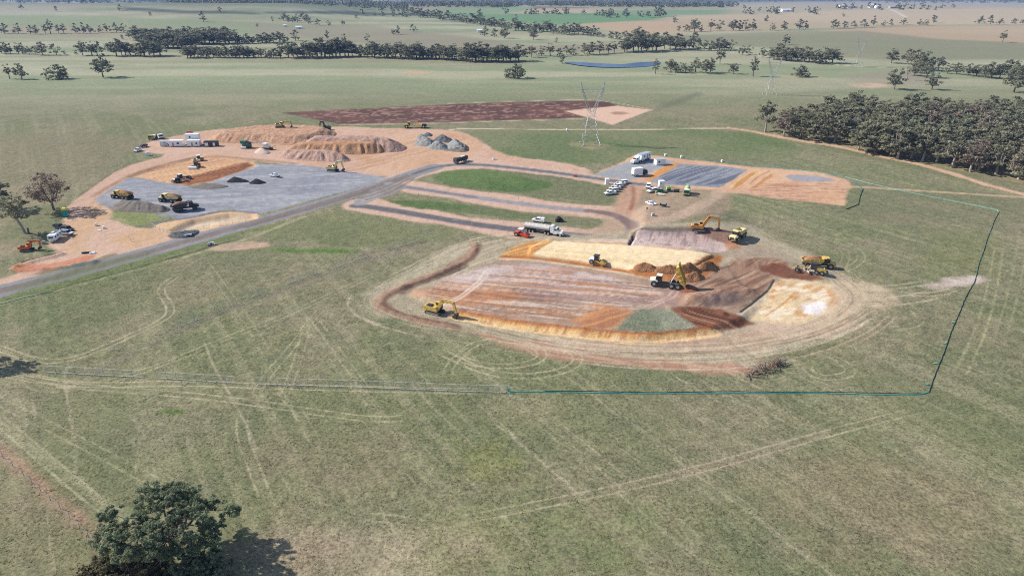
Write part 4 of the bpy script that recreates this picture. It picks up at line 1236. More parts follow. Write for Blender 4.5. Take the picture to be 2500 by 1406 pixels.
def dump_truck(label, paint='yellow_paint', load=True, tip=0.0, group='articulated dump trucks on the works', dirty=None, white_cab=None):
    R = root('dump_truck', label, 'dump truck', group)
    pm = M[paint]
    cabm = M[white_cab] if white_cab else pm
    MB().box((-.6, 0, 1.05), (8.6, 1.1, .5)).build('chassis', M['dark_steel'], R)
    hood = MB().prism([(3.2, 1.0), (5.1, 1.0), (5.25, 1.5), (5.0, 2.0), (3.2, 2.35)], -1.05, 1.05).build('hood', cabm, R)
    MB().box((5.2, 0, 1.45), (.1, 1.5, .7)).build('grille', M['dark_paint'], hood)
    for y in (-.85, .85):
        MB().box((5.22, y, 1.75), (.08, .3, .22)).build('headlight', M['lamp'], R)
        MB().prism([(2.4, 1.75), (2.7, 2.0), (4.3, 2.0), (4.7, 1.7), (4.6, 1.6), (2.45, 1.62)], y * 1.25, y * 1.75).build('fender', cabm, R)
    cab = MB().prism([(1.5, 1.3), (3.25, 1.3), (3.35, 2.2), (3.0, 3.35), (1.6, 3.35)], -.95, .95).build('cab', M['dark_paint'], R)
    MB().prism([(3.345, 2.3), (3.06, 3.22), (3.09, 3.23), (3.38, 2.3)], -.85, .85).build('windscreen', M['glass'], cab)
    for y in (-.96, .96):
        MB().prism([(1.8, 2.3), (3.1, 2.3), (2.9, 3.2), (1.8, 3.2)], y - .02, y + .02).build('side_window', M['glass'], cab)
    MB().box((2.3, 0, 3.42), (1.6, 2.0, .14)).build('cab_roof', cabm, cab)
    MB().tube([(3.1, -1.1, 2.0), (3.1, -1.1, 3.5)], .09, 6).build('exhaust', M['dark_steel'], R)
    for y in (-1.35, 1.35):
        wheel(R, 3.5, y, .93, .75, 'dark_steel' if dirty else 'grey_paint')
        wheel(R, -1.6, y, .93, .75, 'dark_steel' if dirty else 'grey_paint')
        wheel(R, -3.5, y, .93, .75, 'dark_steel' if dirty else 'grey_paint')
    T = Matrix.Translation((-4.3, 0, 1.6)) @ Matrix.Rotation(-tip, 4, "Y") @ Matrix.Translation((4.3, 0, -1.6))
    b = MB(); b.T = T
    prof = [(-5.3, 2.35), (-3.6, 1.6), (.2, 1.6), (1.2, 2.4), (1.2, 3.25), (-1.0, 3.2), (-4.0, 2.95)]
    b.prism(prof, -1.55, -1.42).prism(prof, 1.42, 1.55)
    b.prism([(-5.3, 2.35), (-3.6, 1.6), (-3.6, 1.72), (-5.25, 2.45)], -1.42, 1.42)
    b.box((-1.7, 0, 1.66), (3.8, 2.84, .12))
    b.prism([(.2, 1.6), (1.2, 2.4), (1.2, 3.25), (1.08, 3.25), (1.08, 2.45), (.15, 1.72)], -1.42, 1.42)
    for x in (-3.0, -1.6, -.2):
        for y in (-1.62, 1.62):
            b.box((x, y, 2.35), (.18, .14, 1.3))
    b.box((1.5, 0, 3.4), (.9, 2.9, .1))
    body = b.build('dump_tray', pm, R)
    if load:
        hx = MB(); hx.T = T
        rr = random.Random(len(label))
        V, Fs = [], []
        nx, ny = 11, 7
        for i in range(nx):
            for j in range(ny):
                u, v = i / (nx - 1), j / (ny - 1)
                z = 2.5 + 1.35 * math.sin(math.pi * min(1, u * .95 + .05)) ** .7 * math.sin(math.pi * v) ** .8 + rr.uniform(-.1, .1) + .5 * u - .25
                V.append((-4.6 + 5.6 * u, -1.4 + 2.8 * v, z))
        for i in range(nx - 1):
            for j in range(ny - 1):
                Fs.append((i * ny + j, (i + 1) * ny + j, (i + 1) * ny + j + 1, i * ny + j + 1))
        hx.add(V, Fs)
        hx.build('soil_load', M['load_soil'], body, True)
    elif tip:
        for y in (-.9, .9):
            q = T @ Vector((-.6, y, 1.6))
            MB().tube([(-1.0, y, 1.2), q], .11, 6).build('tipping_ram', M['pale_metal'], R)
    return R


def excavator(label, paint='yellow_paint', knee=(3.0, 5.4), tip=(6.6, 4.9), end=(7.4, 1.9), slew=0.0, size=1.0, group='excavators on the works', cw=None):
    R = root('excavator', label, 'excavator', group)
    pm = M[paint]
    for y in (-1.25, 1.25):
        prof = [(-2.4, .2), (-2.1, 0), (2.1, 0), (2.45, .25), (2.5, .6), (2.2, .95), (-2.2, .95), (-2.5, .6)]
        t = MB().prism(prof, y - .3, y + .3).build('track', M['dark_steel'], R)
        MB().box((0, y * 1.0 + (.31 if y > 0 else -.31), .45), (3.9, .05, .3)).build('track_frame', M['grey_paint'], t)
    MB().box((0, 0, .8), (2.2, 2.0, .5)).build('undercarriage', M['dark_steel'], R)
    up = bpy.data.objects.new('upper_body', None)
    b = MB().prism([(-2.2, 1.15), (1.5, 1.15), (1.5, 1.9), (1.0, 2.3), (-2.2, 2.35)], -1.4, 1.4)
    up = b.build('upper_body', pm, R)
    up.rotation_euler = (0, 0, slew)
    MB().prism([(-2.9, 1.2), (-2.2, 1.2), (-2.2, 2.3), (-2.75, 2.3), (-3.0, 1.9)], -1.38, 1.38).build('counterweight', M[cw] if cw else pm, up)
    cab = MB().prism([(.1, 1.3), (1.75, 1.3), (1.9, 2.1), (1.5, 3.15), (.1, 3.15)], .42, 1.42).build('cab', M['dark_paint'], up)
    MB().prism([(1.77, 1.5), (1.92, 2.1), (1.53, 3.05), (1.56, 3.05), (1.95, 2.1), (1.8, 1.5)], .5, 1.34).build('cab_window', M['glass'], cab)
    MB().box((.8, .92, 3.2), (1.45, 1.02, .1)).build('cab_roof', M['white_paint'] if cw else pm, cab)
    MB().box((-1.2, -.5, 2.5), (1.5, 1.4, .3)).build('engine_cover', M['dark_paint'], up)
    MB().tube([(-1.3, -.9, 2.4), (-1.3, -.9, 3.1)], .1, 6).build('exhaust', M['dark_steel'], up)

    def link(a, c, w0, w1, y0, y1, mat, name, par, bulge=0):
        a, c = Vector((a[0], 0, a[1])), Vector((c[0], 0, c[1]))
        d = (c - a).normalized()
        n = Vector((-d.z, 0, d.x))
        mid = (a + c) / 2 + n * bulge
        pr = [a + n * w0, mid + n * max(w0, w1) * 1.15, c + n * w1, c - n * w1, mid - n * max(w0, w1) * 1.15, a - n * w0]
        return MB().prism([(v.x, v.z) for v in pr], y0, y1).build(name, mat, par)
    foot = (1.1, 1.7)
    bm = link(foot, knee, .34, .46, -.42, .18, pm, 'boom', up)
    MB().prism([(knee[0] - .35, knee[1] - .45), (knee[0] - .2, knee[1] + .4), (tip[0], tip[1] + .26), (tip[0] + .15, tip[1] - .2), (knee[0] + .3, knee[1] - .5)], -.42, .18).build('boom_tip', pm, bm)
    st = link((tip[0] - .25, tip[1] + .35), end, .32, .2, -.35, .11, pm, 'stick', up)
    ex, ez = end
    MB().prism([(ex - .2, ez + .25), (ex + .35, ez), (ex + .25, ez - .9), (ex - .5, ez - 1.35), (ex - 1.15, ez - 1.1), (ex - .9, ez - .45)], -.75, .5).build('bucket', M['dark_steel'], st)
    MB().tube([(1.6, -.12, 1.5), (knee[0] - .1, -.12, knee[1] - .5)], .11, 6).build('boom_ram', M['pale_metal'], up)
    MB().tube([(knee[0] + .1, -.12, knee[1] + .6), (tip[0] - .3, -.12, tip[1] + .75)], .1, 6).build('stick_ram', M['pale_metal'], up)
    R.scale = (size,) * 3
    return R


def roller(label, paint='yellow_paint', drum='dark_steel', canopy='white_paint', blade=None, group=None, cabin=False, rear=None):
    R = root('roller', label, 'road roller', group)
    pm = M[paint]
    MB().cyl((1.7, -1.05, .78), (1.7, 1.05, .78), .78, 20).build('drum', M[drum], R, False)
    f = MB()
    f.box((1.7, -1.2, .85), (2.1, .2, .4)).box((1.7, 1.2, .85), (2.1, .2, .4)).box((2.75, 0, .8), (.25, 2.6, .5)).box((.6, 0, .9), (.35, 2.6, .5))
    f.build('drum_frame', pm, R)
    MB().prism([(-2.9, .8), (-1.0, .8), (-1.0, 1.75), (-2.5, 1.7), (-2.95, 1.35)], -.95, .95).build('engine_hood', M[rear] if rear else pm, R)
    MB().box((-.4, 0, 1.0), (1.3, 1.6, .5)).build('platform', pm, R)
    if cabin:
        c = MB().prism([(-1.1, 1.25), (.35, 1.25), (.3, 2.8), (-1.0, 2.8)], -.8, .8).build('cab', M['dark_paint'], R)
        MB().prism([(.34, 1.6), (.32, 2.7), (.35, 2.7), (.38, 1.6)], -.7, .7).build('windscreen', M['glass'], c)
    else:
        for x in (-1.05, .3):
            for y in (-.75, .75):
                MB().tube([(x, y, 1.2), (x, y, 2.8)], .05, 5).build('canopy_post', M['dark_steel'], R)
        MB().box((-.6, 0, 1.5), (.5, .55, .6)).build('seat', M['dark_paint'], R)
        MB().tube([(.0, 0, 1.2), (.15, 0, 1.8)], .06, 5).build('steering_column', M['dark_steel'], R)
    MB().box((-.4, 0, 2.87), (1.8, 1.9, .14)).build('canopy', M[canopy], R)
    for y in (-1.0, 1.0):
        wheel(R, -1.7, y, .78, .55, 'grey_paint')
    if blade:
        MB().cyl((3.6, -2.1, .75), (3.6, 2.1, .75), .72, 14).build('front_hood', M[blade], R)
        for y in (-.9, .9):
            MB().box((3.0, y, .9), (1.2, .2, .25)).build('push_arm', pm, R)
    return R


def grader(label, paint='yellow_paint', roof='cream_paint', dark=False, group='graders on the works'):
    R = root('grader', label, 'grader', group)
    pm = M['dark_paint'] if dark else M[paint]
    MB().prism([(-4.0, 1.0), (-1.2, 1.0), (-1.2, 2.1), (-3.6, 2.0), (-4.05, 1.6)], -.75, .75).build('engine_hood', M[paint], R)
    MB().prism([(-1.2, 1.3), (.6, 1.5), (4.6, 1.25), (4.6, 1.0), (4.0, 1.0), (1.5, 1.95), (-1.2, 1.9)], -.2, .2).build('main_beam', pm, R)
    cab = MB().prism([(-1.3, 1.4), (.45, 1.4), (.6, 2.2), (.4, 3.25), (-1.2, 3.25)], -.78, .78).build('cab', M['dark_paint'], R)
    MB().prism([(.6, 2.2), (.41, 3.15), (.44, 3.15), (.63, 2.2)], -.7, .7).build('windscreen', M['glass'], cab)
    MB().box((-.4, 0, 3.32), (1.9, 1.75, .14)).build('cab_roof', M[roof], cab)
    MB().box((1.6, 0, .62), (.2, 3.7, .62), rz=.5, ry=.25).build('blade', M['pale_metal'], R)
    MB().cyl((1.5, 0, .95), (1.5, 0, 1.08), .75, 14).build('blade_circle', M['dark_steel'], R)
    MB().prism([(4.5, .9), (5.0, .9), (5.0, 1.5), (4.5, 1.4)], -.5, .5).build('front_block', pm, R)
    MB().cyl((4.3, -1.0, .7), (4.3, 1.0, .7), .12, 8).build('front_axle', M['dark_steel'], R)
    for y in (-1.0, 1.0):
        wheel(R, 4.3, y, .68, .42, 'grey_paint')
        wheel(R, -1.4, y, .68, .42, 'grey_paint')
        wheel(R, -3.0, y, .68, .42, 'grey_paint')
        MB().tube([(.5, y * .25, 2.5), (1.4, y * .8, 1.05)], .07, 6).build('blade_ram', M['pale_metal'], R)
    MB().prism([(-4.9, .5), (-4.2, .6), (-4.1, 1.2), (-4.6, 1.2)], -.8, .8).build('ripper', M['dark_steel'], R)
    return R


def ute(label, paint='white_paint', kind='dual', group='white utes on the works', tray='white_paint'):
    R = root('ute' if kind != 'wagon' else 'car', label, 'ute' if kind != 'wagon' else 'car', group)
    pm = M[paint]
    MB().prism([(-2.6, .5), (2.55, .5), (2.65, .75), (2.5, 1.0), (1.3, 1.12), (-2.6, 1.1)] if kind == 'wagon' else
               [(-.9 if kind == 'single' else -2.6, .5), (2.55, .5), (2.65, .75), (2.5, 1.0), (1.3, 1.12), (-.9 if kind == 'single' else -2.6, 1.1)], -.92, .92).build('body', pm, R)
    xb = {'dual': -.85, 'single': -.35, 'wagon': -2.5}[kind]
    cab = MB().prism([(xb, 1.1), (1.45, 1.1), (.62, 1.78), (xb + .12, 1.8)], -.83, .83).build('cabin', pm, R)
    MB().prism([(1.4, 1.16), (.66, 1.76), (.69, 1.78), (1.44, 1.17)], -.74, .74).build('windscreen', M['glass'], cab)
    for y in (-.835, .835):
        MB().prism([(xb + .2, 1.22), (1.12, 1.22), (.56, 1.7), (xb + .26, 1.7)], y - .015, y + .015).build('side_window', M['glass'], cab)
    MB().prism([(xb - .03, 1.2), (xb + .07, 1.72), (xb + .1, 1.72), (xb, 1.2)], -.7, .7).build('rear_window', M['glass'], cab)
    if kind == 'dual':
        b = MB()
        for y in (-.89, .89):
            b.box((-1.75, y, 1.24), (1.7, .08, .3))
        b.box((-2.57, 0, 1.24), (.08, 1.84, .3))
        b.build('tub_sides', pm, R)
        MB().box((-1.72, 0, 1.115), (1.6, 1.66, .03)).build('tub_floor', M['dark_paint'], R)
    if kind == 'single':
        MB().box((-1.75, 0, .95), (2.3, 1.95, .12)).build('tray', M['galvanised'], R)
        b = MB()
        for y in (-.97, .97):
            b.box((-1.75, y, 1.15), (2.3, .05, .28))
        b.box((-2.88, 0, 1.15), (.05, 1.9, .28)).box((-.62, 0, 1.35), (.06, 1.9, .7))
        b.build('tray_sides', M[tray], R)
        MB().box((-1.7, 0, .6), (2.2, .8, .3)).build('tray_frame', M['dark_steel'], R)
    MB().box((2.66, 0, .62), (.1, 1.7, .28)).build('bumper', M['dark_paint'], R)
    for y in (-.68, .68):
        MB().box((2.58, y, .88), (.12, .34, .16)).build('headlight', M['lamp'], R)
        MB().box((-2.62, y * 1.2, .9), (.06, .16, .3)).build('tail_lamp', M['tail_lamp'], R)
    for x in (1.6, -1.65):
        for y in (-.82, .82):
            wheel(R, x, y, .38, .26, 'pale_metal', .6)
    return R


def rigid_truck(label, name='truck', cat='truck', cabm='white_paint', body='box', bodym='white_paint', group=None, L=8.0):
    R = root(name, label, cat, group)
    MB().box((0, 0, .85), (L, .9, .3)).build('chassis', M['dark_steel'], R)
    xf = L / 2
    cab = MB().prism([(xf - 1.9, .7), (xf + .1, .7), (xf + .15, 1.5), (xf - .1, 2.75), (xf - 1.9, 2.8)], -1.2, 1.2).build('cab', M[cabm], R)
    MB().prism([(xf + .16, 1.6), (xf - .05, 2.6), (xf - .02, 2.6), (xf + .19, 1.6)], -1.05, 1.05).build('windscreen', M['glass'], cab)
    for y in (-1.21, 1.21):
        MB().prism([(xf - 1.3, 1.65), (xf - .1, 1.65), (xf - .25, 2.5), (xf - 1.3, 2.5)], y - .015, y + .015).build('side_window', M['glass'], cab)
    MB().box((xf + .12, 0, .75), (.12, 2.2, .35)).build('bumper', M['dark_paint'], R)
    for y in (-.85, .85):
        MB().box((xf + .17, y, 1.1), (.06, .3, .2)).build('headlight', M['lamp'], R)
    if body == 'box':
        MB().box((-1.1, 0, 2.45), (L - 2.8, 2.5, 2.9)).build('cargo_box', M[bodym], R)
    elif body == 'tank':
        n = 14
        prof = [((1.15 * math.cos(2 * math.pi * i / n)), 1.95 + .85 * math.sin(2 * math.pi * i / n)) for i in range(n)]
        b = MB(); b.T = Matrix.Rotation(math.pi / 2, 4, 'Z')
        b.prism(prof, 1.0 - (L - 2.6) / 2, 1.0 + (L - 2.6) / 2)
        t = b.build('tank', M[bodym], R)
        MB().box((-1.0, 0, 2.82), (1.0, .8, .14)).build('hatch', M['dark_steel'], t)
        MB().tube([(-xf - .2, -1, .8), (-xf - .2, 1, .8)], .09, 6).build('spray_bar', M['pale_metal'], R)
    elif body == 'flat':
        MB().box((-1.0, 0, 1.1), (L - 2.3, 2.4, .16)).build('tray', M['wood'], R)
        MB().box((xf - 2.15, 0, 1.8), (.1, 2.4, 1.3)).build('headboard', M[cabm], R)
        MB().box((-1.6, 0, 1.7), (2.6, 2.0, 1.0), top=(.9, .9)).build('equipment_box', M[bodym], R)
    elif body == 'mixer':
        b = MB().tube([(-3.6, 0, 2.7), (-3.0, 0, 2.6), (-1.5, 0, 2.3), (.6, 0, 2.0), (1.3, 0, 1.9)], [.5, .8, 1.2, 1.1, .6], 14)
        b.build('drum', M[bodym], R, True)
        MB().box((-3.3, 0, 1.6), (.8, 1.6, 1.0)).build('drum_frame', M['dark_steel'], R)
    for x in (xf - .9, -1.4, -2.7):
        for y in (-1.0, 1.0):
            wheel(R, x, y, .5, .32, 'pale_metal', .6)
    return R


def prime_mover(R, paint='white_paint'):
    pm = M[paint]
    MB().box((0, 0, .85), (7.2, .9, .3)).build('chassis', M['dark_steel'], R)
    MB().prism([(1.5, .8), (3.4, .8), (3.55, 1.2), (3.4, 1.85), (1.5, 2.05)], -.95, .95).build('bonnet', pm, R)
    MB().box((3.52, 0, 1.3), (.08, 1.1, .95)).build('grille', M['pale_metal'], R)
    MB().box((3.62, 0, .72), (.2, 2.3, .4)).build('bull_bar', M['pale_metal'], R)
    cab = MB().prism([(.1, .95), (1.55, .95), (1.6, 2.05), (1.25, 2.9), (.1, 3.0)], -1.1, 1.1).build('cab', pm, R)
    MB().prism([(1.6, 2.1), (1.3, 2.8), (1.33, 2.82), (1.65, 2.1)], -.95, .95).build('windscreen', M['glass'], cab)
    for y in (-1.11, 1.11):
        MB().prism([(.35, 2.0), (1.4, 2.0), (1.15, 2.65), (.35, 2.65)], y - .015, y + .015).build('side_window', M['glass'], cab)
        MB().prism([(1.9, 1.1), (2.1, 1.4), (3.2, 1.4), (3.4, 1.0), (3.3, 1.0), (2.0, 1.0)], y - .15, y + .15).build('fender', pm, R)
        MB().tube([(-.15, y * .95, 1.2), (-.15, y * .95, 3.5)], .09, 6).build('exhaust', M['pale_metal'], R)
        MB().cyl((-.1, y * .85, .75), (1.3, y * .85, .75), .33, 10).build('fuel_tank', M['pale_metal'], R)
        MB().box((3.5, y * .75, 1.15), (.08, .25, .25)).build('headlight', M['lamp'], R)
        for x in (2.65, -1.9, -3.2):
            wheel(R, x, y * .93, .52, .36 if x > 0 else .5, 'pale_metal', .62)
    MB().prism([(-1.2, .95), (.1, .95), (.1, 3.1), (-.2, 3.6), (-1.2, 3.55)], -1.15, 1.15).build('sleeper', pm, R)


def shed_parts(R, L, W, Hh, wall, roof, doors=(), windows=(), z0=.35, trim='pale_roof'):
    w = MB().box((0, 0, z0 + Hh / 2), (L, W, Hh)).build('wall', M[wall], R)
    MB().box((0, 0, z0 + Hh + .08), (L + .24, W + .24, .16)).build('roof', M[roof], R)
    b = MB()
    for x in (-L / 2 + .4, 0, L / 2 - .4):
        for y in (-W / 2 + .3, W / 2 - .3):
            b.box((x, y, z0 / 2), (.3, .3, z0))
    b.build('stumps', M['dark_steel'], R)
    for (x, sgn) in doors:
        d = MB().box((x, sgn * (W / 2 + .03), z0 + 1.0), (.9, .08, 2.0)).build('door', M['grey_paint'], R)
        MB().box((x + .3, sgn * (W / 2 + .1), z0 + 1.0), (.12, .07, .06)).build('handle', M['dark_steel'], d)
    for (x, sgn, ww) in windows:
        f = MB().box((x, sgn * (W / 2 + .03), z0 + 1.55), (ww, .08, 1.0)).build('window', M[trim], R)
        MB().box((x, sgn * (W / 2 + .08), z0 + 1.55), (ww - .14, .04, .86)).build('pane', M['glass'], f)
    return w


# ------------------------------------------------------------------ machines of the works
def lp(a, b):
    return (a, b)


t = dump_truck('loaded yellow dump truck at the far left of the grey pad, nose to the left', 'yellow_paint'); place(t, (300, 485), lp((326, 487), (274, 482)))
t = dump_truck('loaded pale yellow dump truck beside the dark truck on the grey pad', 'pale_yellow_paint'); place(t, (417, 493), lp((440, 494), (392, 490)))
t = dump_truck('black shaded dump truck with brown load, nose to the right', 'dark_paint', dirty=True, white_cab='dark_paint'); place(t, (453, 513), lp((426, 517), (482, 510)))  # tray, hood and cab all in the truck's own dark paint
t = dump_truck('dump truck with its yellow tray tipped high in the excavation', 'yellow_paint', False, tip=math.radians(62), white_cab='cream_paint'); place(t, (1627, 699), lp((1660, 703), (1594, 694)))
t = dump_truck('yellow dump truck behind the grader, nose to the right', 'yellow_paint'); place(t, (1996, 652), lp((1962, 650), (2030, 656)))
t = dump_truck('cream fronted dump truck nosing down beside the cut face', 'pale_yellow_paint', False); place(t, (1800, 582), lp((1812, 570), (1786, 592)))

t = excavator('orange yellow excavator reaching out above the cut face', 'orange_paint', (3.2, 5.6), (6.9, 5.2), (6.9, 1.5)); place(t, (1706, 563), lp((1690, 562), (1745, 563)))
t = excavator('yellow excavator with raised bent boom at the near edge of the excavation', 'yellow_paint', (3.0, 4.6), (6.4, 4.5), (7.2, 1.4)); place(t, (1062, 764), lp((1044, 761), (1084, 771)))
t = excavator('yellow excavator at the back edge of the grey pad, boom high', 'pale_yellow_paint', (2.8, 4.8), (5.2, 5.0), (6.0, 1.6), cw='pale_yellow_paint'); place(t, (813, 418), lp((800, 416), (842, 420)))
t = excavator('small orange excavator digging at the edge of the lower left grass', 'mini_orange_paint', (2.7, 4.4), (6.2, 4.2), (5.6, 1.6), size=.78, group=None); place(t, (67, 612), lp((50, 612), (96, 609)))
t = excavator('white tailed excavator up on the long orange stockpile', 'yellow_paint', (2.8, 3.6), (6.6, 3.6), (7.0, 1.0), cw='white_paint'); p = on_heap(684, 312); t.location = p; t.rotation_euler.z = 0.1
t = excavator('dark excavator with an upright boom behind the right end of the stockpile', 'dark_steel', (2.4, 5.2), (4.4, 5.4), (5.2, 1.5), size=.9); place(t, (798, 317), rz=math.pi - .2)

t = roller('yellow roller with white canopy at the rear of the orange fill', 'pale_yellow_paint', 'dark_steel', 'white_paint', cabin=True, group='rollers on the orange fill'); place(t, (484, 393), lp((492, 392), (474, 395)))
t = roller('wide white fronted compactor on the orange fill', 'yellow_paint', 'dark_steel', 'dark_paint', blade='white_paint', cabin=True, group='rollers on the orange fill', rear='dark_paint'); place(t, (479, 409), lp((489, 404), (468, 415)))
t = roller('red orange roller with white canopy beside the tanker road', 'red_paint', 'red_paint', 'white_paint'); place(t, (1274, 577), lp((1256, 574), (1292, 580)))
t = roller('dark cabbed roller with white rear on the cream pad edge', 'yellow_paint', 'yellow_paint', 'dark_paint', cabin=True, rear='white_paint'); place(t, (1459, 644), lp((1440, 641), (1478, 648)))
t = grader('dark grader with cream roof at the lower edge of the orange fill', 'dark_paint', 'cream_paint', True); place(t, (443, 442), lp((424, 447), (470, 434)))
t = grader('yellow grader on the red brown fill beside the dump truck', 'yellow_paint', 'dark_paint'); place(t, (1981, 666), lp((2014, 671), (1950, 661)))

# scraper
R = root('scraper', 'long yellow wheel tractor scraper parked behind the stockpile yard', 'scraper')
MB().prism([(3.6, 1.0), (6.6, 1.0), (6.7, 1.7), (6.3, 2.3), (3.6, 2.5)], -1.2, 1.2).build('tractor_hood', M['yellow_paint'], R)
c = MB().prism([(3.0, 1.6), (4.4, 1.6), (4.5, 2.6), (4.2, 3.5), (3.1, 3.5)], -1.0, .4).build('cab', M['dark_paint'], R)
MB().box((3.7, -.3, 3.57), (1.6, 1.6, .12)).build('cab_roof', M['yellow_paint'], c)
MB().prism([(3.8, 1.3), (3.2, 2.9), (1.6, 2.9), (.8, 1.6), (1.2, 1.6), (1.9, 2.4), (3.0, 2.4), (3.3, 1.3)], -.4, .4).build('gooseneck', M['yellow_paint'], R)
b = MB()
for y in (-1.7, 1.55):
    b.prism([(-4.6, .6), (.9, .45), (1.2, 2.0), (-.5, 2.6), (-4.6, 2.5)], y, y + .15)
b.prism([(-4.6, .6), (.9, .45), (.9, .6), (-4.6, .75)], -1.55, 1.55).prism([(-4.6, .6), (-4.45, .6), (-4.45, 2.5), (-4.6, 2.5)], -1.55, 1.55)
b.build('bowl', M['pale_yellow_paint'], R)
MB().prism([(-7.4, 1.1), (-4.7, 1.1), (-4.7, 2.6), (-6.9, 2.5), (-7.4, 1.9)], -1.2, 1.2).build('rear_engine', M['dark_steel'], R)
for y in (-1.5, 1.5):
    wheel(R, 5.0, y, 1.15, .8, 'pale_yellow_paint')
    wheel(R, -5.6, y, 1.15, .8, 'pale_yellow_paint')
place(R, (1013, 313), lp((1036, 313), (990, 313)))

# water carts and trucks
t = rigid_truck('dark water cart with pale tank at the bend of the road', 'water_truck', 'water truck', 'dark_paint', 'tank', 'dark_steel', L=9.0); place(t, (1126, 396), lp((1134, 392), (1112, 398)))
MB().box((-1, 0, 2.85), (2.4, 1.4, .25)).build('tank_top', M['cream_paint'], t)
t = rigid_truck('small yellow truck parked at the left corner of the yard', 'truck', 'truck', 'yellow_paint', 'flat', 'cream_paint', L=6.5); place(t, (374, 340), lp((382, 335), (366, 343)))
t = rigid_truck('white cabbed truck beside the small yellow truck', 'truck', 'truck', 'white_paint', 'flat', 'dark_paint', L=6.5); place(t, (390, 338), lp((386, 336), (396, 341)))
t = rigid_truck('lime green mixer truck facing the camera on the upper works', 'mixer_truck', 'truck', 'lime_paint', 'mixer', 'lime_paint', L=8.0); place(t, (1677, 474), lp((1680, 463), (1674, 480)))
MB().box((3.1, 0, 2.9), (1.7, 2.2, .12)).build('cab_roof', M['white_paint'], t)
t = rigid_truck('dark truck carrying a big white box on the grey hardstand', 'box_truck', 'truck', 'dark_paint', 'box', 'white_paint', L=7.6); place(t, (1560, 429), lp((1546, 430), (1580, 426)))

# tanker
R = root('tanker_truck', 'white semi tanker with a pale barrel tank on the loop road', 'tanker')
prime_mover(R)
n = 18
b = MB(); b.T = Matrix.Rotation(math.pi / 2, 4, 'Z')
b.prism([(1.22 * math.cos(2 * math.pi * i / n), 2.35 + 1.0 * math.sin(2 * math.pi * i / n)) for i in range(n)], 1.7, 11.4)
tk = b.build('tank', M['pale_metal'], R)
for x in (-3.5, -6.5, -9.5):
    MB().cyl((x, 0, 3.3), (x, 0, 3.45), .35, 10).build('hatch', M['cream_paint'], tk)
MB().box((-6.8, 0, 1.2), (9.6, .9, .3)).build('trailer_frame', M['dark_steel'], R)
MB().box((-11.3, 0, .9), (.1, 2.3, .3)).build('rear_bumper', M['dark_paint'], R)
for x in (-8.0, -9.3, -10.6):
    for y in (-1.03, 1.03):
        wheel(R, x, y, .52, .5, 'pale_metal', .62)
place(R, (1353, 573), lp((1285, 561), (1372, 574)))

# low loader with shed
R = root('prime_mover', 'white prime mover hitched to the shed trailer on the hardstand', 'truck')
prime_mover(R)
MB().box((-6.5, 0, .95), (9.5, 2.4, .25)).build('trailer_deck', M['dark_steel'], R)
for x in (-8.5, -9.8):
    for y in (-1.03, 1.03):
        wheel(R, x, y, .5, .5, 'pale_metal', .62)
HD = lp((1586, 388), (1548, 400))
place(R, (1553, 398), HD)
rzt = R.rotation_euler.z
R2 = root('portable_shed', 'long white portable shed riding on the trailer', 'site shed')
shed_parts(R2, 8.4, 2.9, 2.7, 'white_paint', 'roof_grey', doors=((-1.2, 1),), windows=((1.6, 1, 1.0), (-3.0, 1, 1.0)), z0=.1)
R2.rotation_euler.z = rzt
R2.location = R.location + Matrix.Rotation(rzt, 3, 'Z') @ Vector((-6.6, 0, 1.08))
R2 = root('portable_shed', 'small white cabin with grey roof standing alone on the hardstand', 'site shed')
shed_parts(R2, 5.0, 3.2, 2.6, 'white_paint', 'roof_grey', doors=((1.3, 1),), windows=((-1.0, -1, 1.1), (-1.0, 1, 1.0)), z0=.2)
place(R2, (1610, 402), rz=.25)

# utes
t = ute('white ute parked alone beside the black gravel heaps', kind='single'); place(t, (671, 432), lp((684, 434), (658, 430)))
t = ute('white ute beside the dark ute at the left yard corner', kind='dual'); place(t, (337, 370), lp((346, 365), (326, 373)))
t = ute('dark blue ute behind the white one at the yard corner', 'navy_paint', 'dual', None); place(t, (350, 360), lp((360, 357), (340, 362)))
t = ute('white ute passing behind the tanker', kind='dual'); place(t, (1315, 542), lp((1330, 544), (1298, 540)))
MB().box((-1.7, 0, 1.6), (1.5, 1.5, .7), top=(.9, .9)).build('toolbox', M['white_paint'], t)
for k, (x, y) in enumerate(((1489, 475), (1495, 469), (1501, 463), (1507, 458), (1513, 453), (1519, 449))):
    t = ute(('front white ute of the tight parked row', 'second white ute of the tight parked row', 'third white ute of the tight parked row',
             'fourth white ute of the tight parked row', 'fifth white ute of the tight parked row', 'rearmost white ute of the tight parked row')[k],
            kind='dual' if k % 2 == 0 else 'wagon', group='white utes parked side by side')
    place(t, (x, y), lp((x + 9, y - 1.0), (x - 7, y + 1.2)))
t = ute('white ute towing a small dark trailer', kind='single'); place(t, (1588, 501), lp((1602, 502), (1574, 499)))
R = root('trailer', 'small dark box trailer behind the white ute', 'trailer')
b = MB().box((0, 0, .55), (2.6, 1.7, .08))
for y in (-.85, .85):
    b.box((0, y, .8), (2.6, .05, .5))
b.box((-1.3, 0, .8), (.05, 1.7, .5)).box((1.3, 0, .8), (.05, 1.7, .5)).build('tray', M['dark_steel'], R)
MB().box((0, 0, .95), (1.8, 1.2, .5)).build('cargo', M['grey_paint'], R)
MB().tube([(1.3, 0, .5), (2.6, 0, .5)], .06, 6).build('drawbar', M['dark_steel'], R)
for y in (-1.0, 1.0):
    wheel(R, -.1, y, .33, .22)
place(R, (1619, 504), lp((1632, 505), (1602, 502)))
t = ute('white wagon facing the camera near the water tank', kind='wagon', group=None); place(t, (1583, 458), lp((1585, 450), (1581, 464)))
t = ute('white hatchback parked beside the water tank stand', kind='wagon', group=None); place(t, (1592, 469), lp((1600, 467), (1583, 471)))
